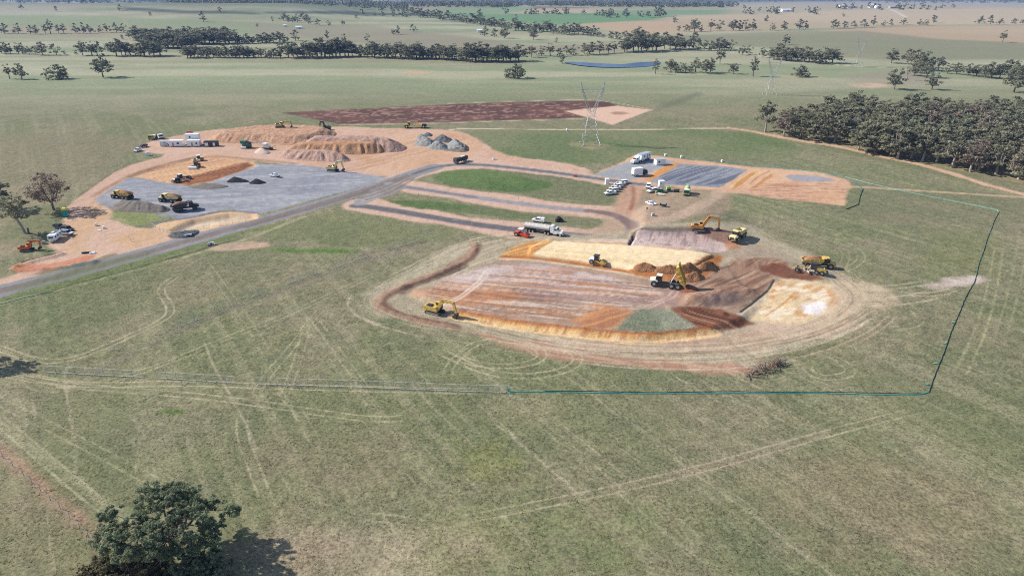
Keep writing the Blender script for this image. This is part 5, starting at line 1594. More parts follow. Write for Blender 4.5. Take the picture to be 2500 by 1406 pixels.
t = ute('white four wheel drive hitched by the caravan', kind='wagon', group=None); place(t, (163, 573), lp((150, 571), (178, 574)))
t = ute('dark ute parked behind the white four wheel drive', 'navy_paint', 'dual', None); place(t, (146, 558), lp((132, 554), (166, 562)))
t = ute('dark wagon between the ute and the white four wheel drive', 'dark_paint', 'wagon', None); place(t, (166, 563), lp((150, 560), (182, 566)))

# caravan
R = root('caravan', 'white caravan parked at the lower left works entrance', 'caravan')
MB().prism([(-2.9, .5), (2.7, .5), (3.0, 1.2), (2.8, 2.5), (-2.6, 2.6), (-2.9, 2.2)], -1.2, 1.2).build('body', M['white_paint'], R)
for y in (-1.21, 1.21):
    for x in (-1.7, .2, 1.9):
        w = MB().box((x, y, 1.75), (.9, .04, .5)).build('window', M['glass'], R)
MB().box((2.96, 0, 1.75), (.05, 1.5, .5), ry=-.15).build('front_window', M['glass'], R)
MB().box((0, 0, 2.68), (.7, .7, .14)).build('roof_hatch', M['grey_paint'], R)
MB().box((-1.3, 0, 2.68), (.5, .5, .14)).build('roof_hatch', M['grey_paint'], R)
MB().tube([(2.8, 0, .5), (4.2, 0, .5)], .07, 6).build('drawbar', M['dark_steel'], R)
MB().box((3.2, 0, .6), (.6, 1.2, .4)).build('gas_box', M['white_paint'], R)
for y in (-1.1, 1.1):
    wheel(R, -.3, y, .34, .22)
place(R, (136, 585), lp((146, 577), (130, 590)))

# portaloo
R = root('portable_toilet', 'teal portable toilet with a yellow roof under the bare tree', 'portable toilet')
MB().box((0, 0, 1.05), (1.15, 1.15, 2.0)).build('cabin', M['teal_paint'], R)
d = MB().box((0, -.585, 1.0), (.8, .05, 1.8)).build('door', M['teal_paint'], R)
MB().box((.28, -.62, 1.0), (.08, .05, .12)).build('handle', M['dark_steel'], d)
MB().box((0, 0, 2.32), (1.3, 1.3, .55), top=(.75, .75)).build('roof', M['yellow_plastic'], R)
MB().box((0, 0, .06), (1.3, 1.3, .12)).build('skid_base', M['dark_steel'], R)
place(R, (161, 529), rz=.3, scale=1.35)

# sheds of the yard
R = root('shipping_container', 'pale grey container leaning its stair rail at the left of the shed row', 'container')
MB().box((0, 0, 1.45), (6.0, 2.5, 2.6)).build('body', M['white_paint'], R)
b = MB()
for k in range(18):
    b.box((-2.8 + k * .33, -1.27, 1.45), (.12, .05, 2.3))
b.build('corrugations', M['roof_grey'], R)
MB().box((0, 0, 2.8), (6.1, 2.6, .08)).build('roof', M['roof_grey'], R)
for y in (-.62, .62):
    MB().box((-3.02, y, 1.45), (.06, 1.15, 2.4)).build('door', M['grey_paint'], R)
MB().box((.4, -1.5, 1.3), (3.6, .08, .2), ry=.6).build('stair_rail', M['dark_steel'], R)
place(R, (406, 356), rz=.5)
R = root('portable_shed', 'low white shed with one window, left of the tallest shed', 'site shed')
shed_parts(R, 7.4, 3.0, 2.9, 'white_paint', 'pale_roof', doors=((-1.6, -1),), windows=((1.2, -1, 1.4),), z0=.3)
place(R, (433, 357), rz=.05)
R = root('portable_shed', 'tall two level white site office in the shed row', 'site shed')
shed_parts(R, 7.0, 3.2, 3.0, 'white_paint', 'pale_roof', doors=((-.6, -1),), windows=((1.9, -1, 1.1),), z0=.3)
place(R, (475, 357), rz=.05)
R2 = root('portable_shed', 'upper white unit standing behind the site office', 'site shed')
shed_parts(R2, 7.2, 3.2, 3.0, 'white_paint', 'pale_roof', windows=((-1.0, -1, 1.0),), z0=2.9)
place(R2, (474, 353), rz=.05)
R = root('portable_shed', 'dark brown shed with two white panels at the right of the row', 'site shed')
shed_parts(R, 7.2, 3.0, 2.6, 'brown_wall', 'dark_paint', z0=.2)
for x in (-2.2, 1.9):
    MB().box((x, -1.55, 1.3), (1.9 if x < 0 else 1.2, .08, 1.7)).build('white_panel', M['white_paint'], R)
MB().box((.0, -1.55, 1.2), (1.1, .08, 2.0)).build('door', M['dark_paint'], R)
place(R, (517, 357), rz=.05)
for k, (x, y, w) in enumerate(((456, 354, 2.6), (499, 354, 2.2))):
    R = root('access_deck', ('low timber deck between the low and tall white sheds', 'low timber deck between the tall white and brown sheds')[k], 'deck', 'decks linking the site sheds')
    MB().box((0, 0, .35), (w, 2.0, .12)).build('deck', M['wood'], R)
    for xx in (-w / 2 + .1, w / 2 - .1):
        MB().box((xx, -.9, .7), (.1, .1, 1.3)).build('post', M['wood'], R)
    MB().box((0, -.9, 1.3), (w, .08, .08)).build('rail', M['wood'], R)
    place(R, (x, y), rz=.05)

# screening plant
R = root('screening_plant', 'dark green screening plant with a conveyor arm before the stockpile', 'screening plant')
for y in (-1.1, 1.1):
    MB().prism([(-2, .1), (2, .1), (2.3, .5), (2, .85), (-2, .85), (-2.3, .5)], y - .25, y + .25).build('track', M['dark_steel'], R)
MB().box((0, 0, 1.5), (4.6, 2.0, 1.2)).build('engine_house', M['green_paint'], R)
MB().box((-1.6, 0, 3.2), (2.6, 2.6, 1.6), top=(1.25, 1.2)).build('hopper', M['green_paint'], R)
MB().box((1.0, 0, 2.9), (2.6, 1.8, .9), ry=.25).build('screen_box', M['dark_steel'], R)
MB().box((4.6, .2, 2.9), (5.6, .9, .3), ry=-.12).build('conveyor', M['grey_paint'], R)
MB().box((-1.4, -2.6, .7), (2.8, .8, 1.0)).build('chute', M['white_paint'], R)
for x in (-2.4, -.8):
    MB().tube([(x, -.9, 1.8), (x, -.9, 3.0)], .1, 6).build('hopper_leg', M['dark_steel'], R)
place(R, (604, 361), rz=.1)
R = root('crusher', 'small dusty white crusher beside the pale sand heap', 'crusher')
MB().prism([(-3, .1), (2.6, .1), (3, .6), (2.6, .9), (-3, .9)], -1.0, 1.0).build('undercarriage', M['dark_steel'], R)
MB().box((-.4, 0, 1.7), (3.6, 2.0, 1.3)).build('engine_house', M['cream_paint'], R)
MB().box((-1.4, 0, 2.8), (2.0, 2.2, 1.0), top=(1.3, 1.2)).build('hopper', M['white_paint'], R)
MB().box((3.2, 0, 1.6), (3.6, .8, .25), ry=-.35).build('conveyor', M['rust'], R)
place(R, (654, 365), rz=-.25)

# water tank stand and skip
R = root('water_tank', 'tall white tank cabinet above a green skip on the upper works', 'water tank')
MB().box((0, 0, 3.4), (2.3, 2.0, 2.6)).build('tank', M['white_paint'], R)
MB().box((-.5, -1.03, 3.7), (.6, .06, .5)).build('hatch', M['grey_paint'], R)
MB().box((0, 0, 4.74), (2.4, 2.1, .1)).build('lid', M['pale_roof'], R)
for x in (-1, 1):
    for y in (-.85, .85):
        MB().box((x, y, 1.05), (.16, .16, 2.1)).build('leg', M['galvanised'], R)
MB().box((-1.9, -.4, 1.6), (2.6, .8, .12), ry=-.9).build('ladder', M['galvanised'], R)
place(R, (1613, 467), rz=.1)
R = root('skip_bin', 'green skip bin in front of the white tank stand', 'skip bin')
b = MB()
b.prism([(-1.7, 1.3), (-1.2, .2), (1.2, .2), (1.7, 1.3)], -1.0, -.9).prism([(-1.7, 1.3), (-1.2, .2), (1.2, .2), (1.7, 1.3)], .9, 1.0)
b.box((0, 0, .22), (2.4, 1.8, .08))
b.build('bin_body', M['green_paint'], R)
MB().prism([(-1.7, 1.3), (-1.2, .2), (-1.1, .2), (-1.6, 1.3)], -.9, .9).build('end_plate', M['green_paint'], R)
MB().prism([(1.7, 1.3), (1.2, .2), (1.1, .2), (1.6, 1.3)], -.9, .9).build('end_plate', M['green_paint'], R)
place(R, (1612, 471), rz=.1)
R = root('cherry_picker', 'low yellow and cream lift with folded boom before the skip', 'lift')
MB().box((0, 0, .5), (3.6, 1.2, .4)).build('base', M['cream_paint'], R)
MB().box((.4, 0, .95), (4.2, .3, .25)).build('boom', M['cream_paint'], R)
MB().box((-1.9, 0, 1.1), (.5, 1.0, 1.0)).build('basket', M['yellow_paint'], R)
for x in (-1.1, 1.2):
    for y in (-.6, .6):
        wheel(R, x, y, .32, .22)
place(R, (1611, 477), lp((1600, 475), (1624, 478)))
R = root('fuel_tank', 'small lime fuel tank right of the white tank stand', 'fuel tank')
MB().cyl((-.9, 0, 1.1), (.9, 0, 1.1), .75, 14).build('tank', M['lime_paint'], R)
MB().box((0, 0, .2), (1.8, 1.2, .3)).build('skid', M['dark_steel'], R)
MB().box((0, 0, 1.9), (.4, .4, .12)).build('lid', M['dark_steel'], R)
place(R, (1632, 465), rz=.1)
R = root('generator', 'dark generator set between the lime tank and lime truck', 'generator')
MB().box((0, 0, .75), (2.0, 1.1, 1.0)).build('housing', M['dark_steel'], R)
MB().box((-.1, -.56, .8), (1.2, .04, .5)).build('grille', M['rust'], R)
MB().tube([(.6, 0, 1.2), (.6, 0, 1.7)], .07, 6).build('exhaust', M['pale_metal'], R)
MB().box((0, 0, .12), (2.2, 1.2, .2)).build('skid', M['dark_paint'], R)
place(R, (1652, 469), rz=.2)
R = root('portable_toilet', 'white portable toilet behind the tight row of utes', 'portable toilet')
MB().box((0, 0, 1.05), (1.5, 1.4, 2.0)).build('cabin', M['white_plastic'], R)
MB().box((0, -.72, 1.0), (.9, .05, 1.8)).build('door', M['pale_roof'], R)
MB().box((0, 0, 2.15), (1.6, 1.5, .2), top=(.8, .8)).build('roof', M['white_plastic'], R)
place(R, (1482, 450), rz=.1, scale=1.2)
R = root('tyre_stack', 'low dark stack of old tyres beside the tanker cab', 'tyres')
for k, (x, y, z) in enumerate(((0, 0, .2), (1.2, .1, .2), (.5, 1.0, .2), (.1, .1, .6), (.9, .5, .6), (.5, .4, 1.0))):
    b = MB()
    V, Fs = [], []
    for i in range(14):
        a = 2 * math.pi * i / 14
        for (rr, zz) in ((.62, -.18), (.62, .18), (.34, .18), (.34, -.18)):
            V.append((x + rr * math.cos(a), y + rr * math.sin(a), z + zz))
    for i in range(14):
        for j in range(4):
            Fs.append((i * 4 + j, ((i + 1) % 14) * 4 + j, ((i + 1) % 14) * 4 + (j + 1) % 4, i * 4 + (j + 1) % 4))
    b.add(V, Fs).build('tyre', M['rubber'], R)
place(R, (1360, 541), scale=1.4)


def small(name, label, cat, px, mat, shapes, rz=0.0, group=None, sc=1.0):
    b = MB()
    for c_, d_ in shapes:
        b.box(c_, d_, top=(.93, .93))
    o = b.build(name, M[mat], None)
    tag(o, label, cat, group)
    place(o, px, rz=rz, scale=sc)
    return o


small('barrier', 'red water filled barrier beside the orange stockpile road', 'barrier', (463, 326), 'red_paint', [((0, 0, .45), (3.6, 1.5, .7)), ((0, 0, 1.0), (3.0, .8, .4))], .1)
small('bulk_bag', 'white bulk bag standing left of the pair on pink earth', 'bulk bag', (235, 551), 'white_plastic', [((0, 0, .45), (.9, .9, .9)), ((0, 0, .95), (.5, .5, .12))], .3, 'white bags on pink earth')
small('bulk_bag', 'white bulk bag standing right of the pair on pink earth', 'bulk bag', (254, 558), 'white_plastic', [((0, 0, .45), (.9, .9, .9)), ((0, 0, .95), (.5, .5, .12))], .6, 'white bags on pink earth')
small('plastic_sheet', 'flat white plastic sheet lying before the two bags', 'sheet', (243, 563), 'white_plastic', [((0, 0, .08), (1.5, .8, .15)), ((.3, .1, .2), (.6, .5, .12))], .2)
small('plastic_sheet', 'crumpled white sheet beside the black pipe near the road', 'sheet', (226, 619), 'white_plastic', [((0, 0, .2), (1.7, 1.0, .4)), ((.5, .2, .4), (.7, .6, .3)), ((-.5, -.3, .3), (.6, .7, .4))], .2)
o = MB().tube([(-1.4, 0, .3), (.2, .1, .35), (1.4, 0, .3)], .32, 10).build('pipe', M['black_cloth']); tag(o, 'short black pipe lying beside the crumpled sheet', 'pipe'); place(o, (211, 619), rz=.15)
small('drum', 'small blue grey drum beside the orange excavator bucket', 'drum', (107, 595), 'grey_paint', [((0, 0, .45), (1.1, .9, .9)), ((0, 0, .95), (.6, .6, .12))], .3)
for k, (x, y) in enumerate(((516, 598), (461, 578))):
    R = root('culvert_headwall', ('white culvert headwall on the near side of the access road', 'white culvert headwall in the dark rock apron')[k], 'culvert', 'culvert headwalls')
    MB().box((0, 0, .5), (1.9, .3, 1.0)).build('headwall', M['white_plastic'], R)
    for xx in (-1.05, 1.05):
        MB().box((xx, -.45, .4), (.2, 1.0, .8), rz=.3 if xx > 0 else -.3).build('wing_wall', M['concrete'], R)
    MB().cyl((0, -.3, .42), (0, .4, .42), .33, 12).build('pipe', M['dark_paint'], R)
    place(R, (x, y), rz=.4 if k == 0 else -2.6)
small('road_block', 'red plastic block beside the upper loop road', 'barrier', (1405, 432), 'red_paint', [((0, 0, .35), (1.7, .5, .7)), ((0, 0, .8), (1.2, .3, .25))], -.1)
for k, (x, y) in enumerate(((1625, 379), (1664, 383), (1763, 394), (1385, 317), (361, 378), (1206, 388), (1594, 525))):
    small('site_box', ('white box at the left end of the silt fence behind the pads', 'white box behind the grey hardstand fence', 'white box behind the striped gravel pad', 'white box beside the thin dirt track left of the pylon',
                       'white tank on the grass strip below the parked utes', 'cream post box on the verge by the water cart', 'pale rock on the scuffed ground by the sign post')[k], 'box',
          (x, y + 2), 'white_plastic' if k != 6 else 'concrete', [((0, 0, .5), (1.2, .9, 1.0)), ((0, 0, 1.1), (.8, .6, .2))], .2, None, 1.5 if k == 4 else 1.0)
R = root('sign_post', 'thin dark sign post on the scuffed earth below the trailer', 'sign')
MB().tube([(0, 0, 0), (0, 0, 1.9)], .07, 6).build('post', M['dark_steel'], R)
MB().box((.0, -.05, 1.6), (.5, .05, .7)).build('panel', M['dark_paint'], R)
place(R, (1579, 518))


# ------------------------------------------------------------------ trees
mk('gum_leaf', (.29, .285, .19), .65, tint=True, spec=.15)
mk('dark_leaf', (.265, .278, .185), .65, tint=True, spec=.15)
mk('fresh_leaf', (.215, .25, .155), .7, tint=True, spec=.12)
mk('dry_leaf', (.30, .245, .19), .6, tint=True, spec=.1)
mk('scrub_leaf', (.20, .175, .10), .85, tint=True, spec=.1)
mk('bark', (.16, .13, .11), .9, noise=.3, nscale=1.2)
mk('pale_bark', (.30, .26, .23), .85, noise=.25, nscale=1.2)


for k_ in ('gum_leaf', 'dark_leaf', 'fresh_leaf', 'dry_leaf', 'scrub_leaf'):
    nt = M[k_].node_tree
    pb = nt.nodes['Principled BSDF']
    tl = nt.nodes.new('ShaderNodeBsdfTranslucent')
    mx = nt.nodes.new('ShaderNodeMixShader'); mx.inputs[0].default_value = .45
    nt.links.new(pb.inputs['Base Color'].links[0].from_socket, tl.inputs[0])
    nt.links.new(pb.outputs[0], mx.inputs[1]); nt.links.new(tl.outputs[0], mx.inputs[2])
    nt.links.new(mx.outputs[0], nt.nodes['Material Output'].inputs[0])


def gum(seed, h, spread, nclump, leaves, ls, bark='bark', leaf='gum_leaf', trunk=.24, base=.32, flat=.62, lean=0.0, limbs=6, tr=None, sparse=0.0, lowest=None, core=.25, cr=1.0):
    """meshes of a eucalypt: (trunk and limbs, crown)"""
    r = random.Random(seed)
    tr = tr or h * .028
    wood = MB()
    fork = Vector((lean * h * trunk, r.uniform(-.02, .02) * h, h * trunk))
    wood.tube([(0, 0, -.4), (lean * h * trunk * .4, 0, h * trunk * .5), fork], [tr * 1.35, tr, tr * .85], 8)
    ends = []
    for k in range(limbs):
        a = 2 * math.pi * (k + r.uniform(-.35, .35)) / limbs
        rad = spread * r.uniform(.30, .62)
        z = h * r.uniform(.50, .82)
        e = fork + Vector((math.cos(a) * rad + lean * h * .2, math.sin(a) * rad, z - fork.z))
        m = fork.lerp(e, .45) + Vector((math.cos(a) * rad * .18, math.sin(a) * rad * .18, -h * .03 + r.uniform(-.03, .05) * h))
        wood.tube([fork, m, e], [tr * .62, tr * .42, tr * .2], 6)
        ends.append((m, e))
    cen, rads = [], []
    lowest = base if lowest is None else lowest
    for k in range(nclump):
        for _ in range(30):
            a, q = r.uniform(0, 2 * math.pi), math.sqrt(r.random())
            x, y = math.cos(a) * q, math.sin(a) * q
            zz = r.random()
            env = math.sqrt(max(0, 1 - q * q * .92))
            if zz <= env and zz >= lowest * q * .4 and (q * q + zz * zz > core * core or r.random() < .25):
                break
        c = Vector((x * spread + lean * h * (.2 + .3 * zz), y * spread, h * (base + (1 - base) * zz * .96)))
        c += Vector((r.uniform(-1, 1), r.uniform(-1, 1), r.uniform(-1, 1))) * spread * .05
        cen.append(c)
        rads.append(spread * cr * r.uniform(.17, .30) * (1 - .25 * zz))
        m, e = min(ends, key=lambda q_: (q_[1] - c).length)
        if k % 2 == 0 or nclump < 40:
            mid = e.lerp(c, .5) + Vector((0, 0, -.04 * h))
            wood.tube([m.lerp(e, r.uniform(.4, 1)), mid, c], [tr * .24, tr * .15, tr * .06], 5, False)
    rg = np.random.RandomState(seed)
    n = nclump * leaves
    C = np.repeat(np.array([tuple(c) for c in cen]), leaves, 0)
    Rr = np.repeat(np.array(rads), leaves)
    d = rg.normal(size=(n, 3)); d /= np.linalg.norm(d, axis=1)[:, None]
    rad = rg.rand(n) ** .45
    off = d * (rad * Rr)[:, None]
    nsub = 9
    sub = rg.normal(size=(nclump, nsub, 3)) * .50
    sub[:, :, 2] += .1
    pick = rg.randint(0, nsub, n)
    off = (off * .40 + sub[np.repeat(np.arange(nclump), leaves), pick] * Rr[:, None] * np.array((1.15, 1.15, .95)))
    off[:, 2] *= flat
    if sparse:
        off *= 1 + sparse * rg.rand(n)[:, None]
    P0 = C + off
    nr = d * .8 + rg.normal(size=(n, 3)) * .55 + np.array((0, 0, .35))
    nr /= np.linalg.norm(nr, axis=1)[:, None]
    t1 = np.cross(nr, rg.normal(size=(n, 3))); t1 /= np.linalg.norm(t1, axis=1)[:, None]
    t2 = np.cross(nr, t1)
    s = ls * (.6 + .8 * rg.rand(n))[:, None]
    V = np.stack([P0 - t1 * s * .6 - t2 * s * .4, P0 + t1 * s * .6 - t2 * s * .35, P0 + t2 * s * .8], 1).reshape(-1, 3)
    tint = np.repeat(rg.uniform(.72, 1.32, nclump), leaves) * rg.uniform(.8, 1.2, n)
    me = bpy.data.meshes.new('gum_crown')
    me.vertices.add(3 * n); me.vertices.foreach_set('co', V.astype(np.float32).ravel())
    me.loops.add(3 * n); me.loops.foreach_set('vertex_index', np.arange(3 * n, dtype=np.int32))
    me.polygons.add(n); me.polygons.foreach_set('loop_start', (np.arange(n) * 3).astype(np.int32))
    me.update(calc_edges=True)
    at = me.attributes.new('tint', 'FLOAT', 'POINT'); at.data.foreach_set('value', np.repeat(tint, 3).astype(np.float32))
    me.materials.append(M[leaf])
    return newmesh('gum_trunk', wood.V, wood.F, M[bark]), me


def whole(trunk, crown, name='far_gum'):
    """trunk and crown in one mesh, for trees too far to show their parts"""
    nt_ = len(trunk.vertices)
    V = [tuple(v.co) for v in trunk.vertices] + [tuple(v.co) for v in crown.vertices]
    Fs = [tuple(p.vertices) for p in trunk.polygons] + [tuple(i + nt_ for i in p.vertices) for p in crown.polygons]
    tv = [1.0] * nt_ + [d.value for d in crown.attributes['tint'].data]
    mi = [0] * len(trunk.polygons) + [1] * len(crown.polygons)
    return newmesh(name, V, Fs, [trunk.materials[0], crown.materials[0]], mi, False, tv)


# kinds, all 16 m high
KIND = {
    'round': [gum(s, 16, 6.8, 40, 120, .50, base=.15, trunk=.18) for s in (1, 2, 3)],
    'tall': [gum(s, 16, 5.4, 36, 115, .48, 'pale_bark', base=.27, trunk=.3) for s in (4, 5, 6)],
    'brown': [gum(s, 16, 6.2, 32, 105, .48, 'pale_bark', 'dry_leaf', base=.2, trunk=.24) for s in (7, 8)],
    'dark': [gum(s, 16, 6.8, 38, 120, .50, base=.2, trunk=.2, leaf='dark_leaf') for s in (9, 10, 11)],
    'bush': [gum(s, 16, 11, 42, 150, .66, base=.06, trunk=.1, leaf='dark_leaf') for s in (12, 13)],
    'slim': [gum(s, 16, 4.2, 26, 105, .46, base=.26, trunk=.26) for s in (14, 15)],
    'dead': [gum(s, 16, 5.5, 14, 5, .3, 'pale_bark', 'dry_leaf', base=.35, trunk=.3) for s in (16,)],
}
FARK = {k: [whole(*gum(100 + 7 * i + len(k), 16, {'round': 7.2, 'tall': 5.8, 'dark': 7.4, 'slim': 4.6, 'brown': 6.6, 'bush': 11}[k], 15, 70, .88,
                       'bark', {'dark': 'dark_leaf', 'brown': 'dry_leaf'}.get(k, 'gum_leaf'), base={'bush': .05, 'tall': .26}.get(k, .13), trunk=.2), 'gum_tree')
            for i in range(3)] for k in ('round', 'tall', 'dark', 'slim', 'brown', 'bush')}
FARC = {}
for k in FARK:
    FARC[k] = []
    for me in FARK[k]:
        me.calc_loop_triangles()
        co = np.zeros(len(me.vertices) * 3, np.float32); me.vertices.foreach_get('co', co)
        tn = np.zeros(len(me.vertices), np.float32); me.attributes['tint'].data.foreach_get('value', tn)
        tri = np.zeros(len(me.loop_triangles) * 3, np.int32); me.loop_triangles.foreach_get('vertices', tri)
        FARC[k].append((co.reshape(-1, 3)[tri], tn[tri] * 1.0))
TREES = []
ORD = 'first second third fourth fifth sixth seventh eighth ninth tenth eleventh twelfth thirteenth fourteenth fifteenth sixteenth seventeenth eighteenth nineteenth twentieth'.split()
rt = random.Random(77)


def tree(px, py, hpx, kind='round', label=None, group=None, wide=1.0, at=None, hm=None, var=None, name='gum_tree'):
    p = at if at is not None else P(px, py)
    sc = scale_at(p)
    hm = hm or max(5.5, hpx / sc / .97)
    TREES.append((hm * sc, p, hm, kind, label, group, wide, rt.uniform(0, 6.28), rt.randrange(6), name))


def plant(spec):
    hs, p, hm, kind, label, group, wide, rz, var, name = spec
    s = hm / 16.0
    if hs < 26 and kind in FARK:
        me = FARK[kind][var % 3]
        o = bpy.data.objects.new(name, me)
        COL.objects.link(o)
    else:
        ms = KIND[kind]
        tm, cm = ms[var % len(ms)]
        o = bpy.data.objects.new(name, None)
        COL.objects.link(o)
        for nm, me in (('trunk', tm), ('crown', cm)):
            c = bpy.data.objects.new(nm, me)
            COL.objects.link(c)
            c.parent = o
    o.location = p
    o.rotation_euler.z = rz
    o.scale = (s * wide, s * wide, s)
    tag(o, label or 'olive gum tree on the open plain', 'tree', group)
    return o


def belt(pts, hpx, step, kinds, label, group, jit=.35, wide=1.0):
    """a row of single trees along a line of pixels"""
    Lp = [(Vector(a), Vector(b)) for a, b in zip(pts[:-1], pts[1:])]
    acc, k = 0.0, 0
    total = sum((b - a).length for a, b in Lp)
    for a, b in Lp:
        L = (b - a).length
        while acc < L:
            q = a.lerp(b, acc / L)
            lab = label
            if total / step < 17 and k < 20:
                lab = label.replace('gum ', ORD[k] + ' gum from the left ', 1)
            k += 1
            tree(q.x + rt.uniform(-jit, jit) * step * .6, q.y + rt.uniform(-1, 1) * 2.2, hpx * rt.uniform(.66, 1.16), rt.choice(kinds), lab, group, wide * rt.uniform(.9, 1.35))
            acc += step * rt.uniform(.8, 1.2)
        acc -= L


# foreground gum with its companions
big_t, big_c = gum(501, 11.6, 10.4, 104, 620, .21, 'bark', 'fresh_leaf', trunk=.24, base=.36, limbs=9, tr=.42, core=.62, flat=.72, cr=.56)
R = root('gum_tree', 'big spreading dark gum at the bottom left, largest tree of all', 'tree')
for nm, me in (('trunk', big_t), ('crown', big_c)):
    c = bpy.data.objects.new(nm, me); COL.objects.link(c); c.parent = R
R.location = P(424, 1352); R.scale = (1.04, .78, 1.0)
sec_t, sec_c = gum(502, 6.0, 4.6, 40, 480, .21, 'bark', 'fresh_leaf', trunk=.22, base=.2, limbs=6, tr=.2, lean=.1, cr=.75)
R = root('gum_tree', 'smaller leaning gum close under the right side of the big foreground gum', 'tree')
for nm, me in (('trunk', sec_t), ('crown', sec_c)):
    c = bpy.data.objects.new(nm, me); COL.objects.link(c); c.parent = R
R.location = P(492, 1392)
sh_t, sh_c = gum(503, 2.6, 2.4, 26, 150, .24, 'pale_bark', 'scrub_leaf', trunk=.1, base=.05, limbs=5, tr=.06, core=.1)
for k, (x, y, s) in enumerate(((262, 1388, 1.25), (318, 1396, 1.5), (372, 1402, 1.35), (232, 1404, .9), (440, 1418, 1.3), (515, 1412, 1.4))):
    R = root('shrub', ('tawny dry shrub left of the big foreground gum', 'tawny dry shrub at the foot of the big foreground gum', 'tawny low shrub cut by the bottom edge under the gum',
                       'small dry shrub furthest left under the big gum', 'dark green low shrub in front of the big gum trunk', 'dark green low shrub in the shadow right of the big gum')[k], 'shrub', 'shrubs under the foreground gum')
    for nm, me in (('stems', sh_t), ('crown', sh_c)):
        if k > 3 and nm == 'crown':
            me = me.copy(); me.materials[0] = M['dark_leaf']
        c = bpy.data.objects.new(nm, me); COL.objects.link(c); c.parent = R
    R.location = P(x, y); R.rotation_euler.z = k * 1.3; R.scale = (s,) * 3

# trees by the lower left works
bare_t, bare_c = gum(504, 16, 8.0, 60, 75, .42, 'bark', 'dry_leaf', trunk=.2, base=.26, limbs=9, tr=.42, sparse=.35)
R = root('gum_tree', 'round brownish thin crowned gum beside the teal toilet', 'tree')
for nm, me in (('trunk', bare_t), ('crown', bare_c)):
    c = bpy.data.objects.new(nm, me); COL.objects.link(c); c.parent = R
R.location = P(132, 514); R.scale = (1, 1, 1.02)
tree(4, 512, 84, 'tall', 'pale limbed gum at the left edge with a dark crown', wide=1.25)
lt, lc = gum(505, 15, 5.2, 40, 60, .45, 'pale_bark', 'gum_leaf', trunk=.38, base=.40, limbs=6, tr=.4, lean=-.25, sparse=.3)
R = root('gum_tree', 'leaning gum with a dark bent trunk above the orange excavator', 'tree')
for nm, me in (('trunk', lt), ('crown', lc)):
    c = bpy.data.objects.new(nm, me); COL.objects.link(c); c.parent = R
R.location = P(62, 570)
R = root('tree_stump', 'short dark stump beside the leaning gum', 'stump')
MB().tube([(0, 0, -.2), (.05, 0, 1.0), (.1, .05, 2.1)], [.4, .32, .28], 8).build('trunk', M['bark'], R)
MB().tube([(.05, 0, 1.2), (.5, .1, 1.8)], [.16, .1], 6).build('broken_limb', M['bark'], R)
place(R, (70, 569))
# gum just outside the left edge that throws a shadow on the fence corner
tree(-64, 884, 170, 'tall', 'gum off the left edge whose shadow falls by the fence end', hm=13)

# the wood at the right
WP = [(1898, 322), (1965, 298), (2080, 284), (2200, 282), (2350, 284), (2500, 282), (2590, 290), (2590, 446), (2500, 438), (2430, 428), (2340, 412), (2290, 392), (2220, 386), (2160, 380), (2100, 368), (2040, 348), (1960, 338)]
WW = PW(WP)
xs_, ys_ = [p[0] for p in WW], [p[1] for p in WW]
pts_, tries = [], 0
front = PW([(1905, 334), (1960, 340), (2000, 346), (2040, 350), (2085, 366), (2105, 372), (2135, 378), (2165, 383), (2195, 388), (2225, 390), (2262, 394), (2300, 398), (2330, 412), (2360, 420), (2400, 426), (2440, 432), (2475, 438), (2512, 446), (2550, 450)])
for q in front:
    pts_.append((q[0] + rt.uniform(-3, 3), q[1] + rt.uniform(-1, 7)))
while len(pts_) < 100 and tries < 20000:
    tries += 1
    q = (rt.uniform(min(xs_), max(xs_)), rt.uniform(min(ys_), max(ys_)))
    if sdf_poly(np.array([q[0]]), np.array([q[1]]), WW)[0] < 0:
        continue
    if min((q[0] - a[0]) ** 2 + (q[1] - a[1]) ** 2 for a in pts_) < 8.8 ** 2:
        continue
    pts_.append(q)
GWD = 'gum trees of the wood at the right'
for k, q in enumerate(pts_):
    p = Vector((q[0], q[1], float(H(q[0], q[1]))))
    kd = rt.choice(('round', 'round', 'tall', 'brown', 'tall', 'dark')) if k >= len(front) else rt.choice(('round', 'tall', 'brown'))
    lab = {'round': 'bushy olive gum packed in the wood beyond the dirt track', 'tall': 'tall pale trunked gum packed in the wood beyond the dirt track',
           'brown': 'brownish thin gum packed in the wood beyond the dirt track', 'dark': 'dark gum packed in the wood beyond the dirt track'}[kd]
    if k < len(front):
        lab = ORD[k] + ' gum from the left along the front edge of the wood'
    tree(0, 0, 0, kd, lab, GWD, rt.uniform(1.1, 1.4), p, rt.uniform(13.5, 18.5))
tree(1868, 322, 74, 'tall', 'gum standing apart at the left end of the wood', wide=1.0)
tree(2085, 268, 52, 'round', 'gum rising above the back of the wood')

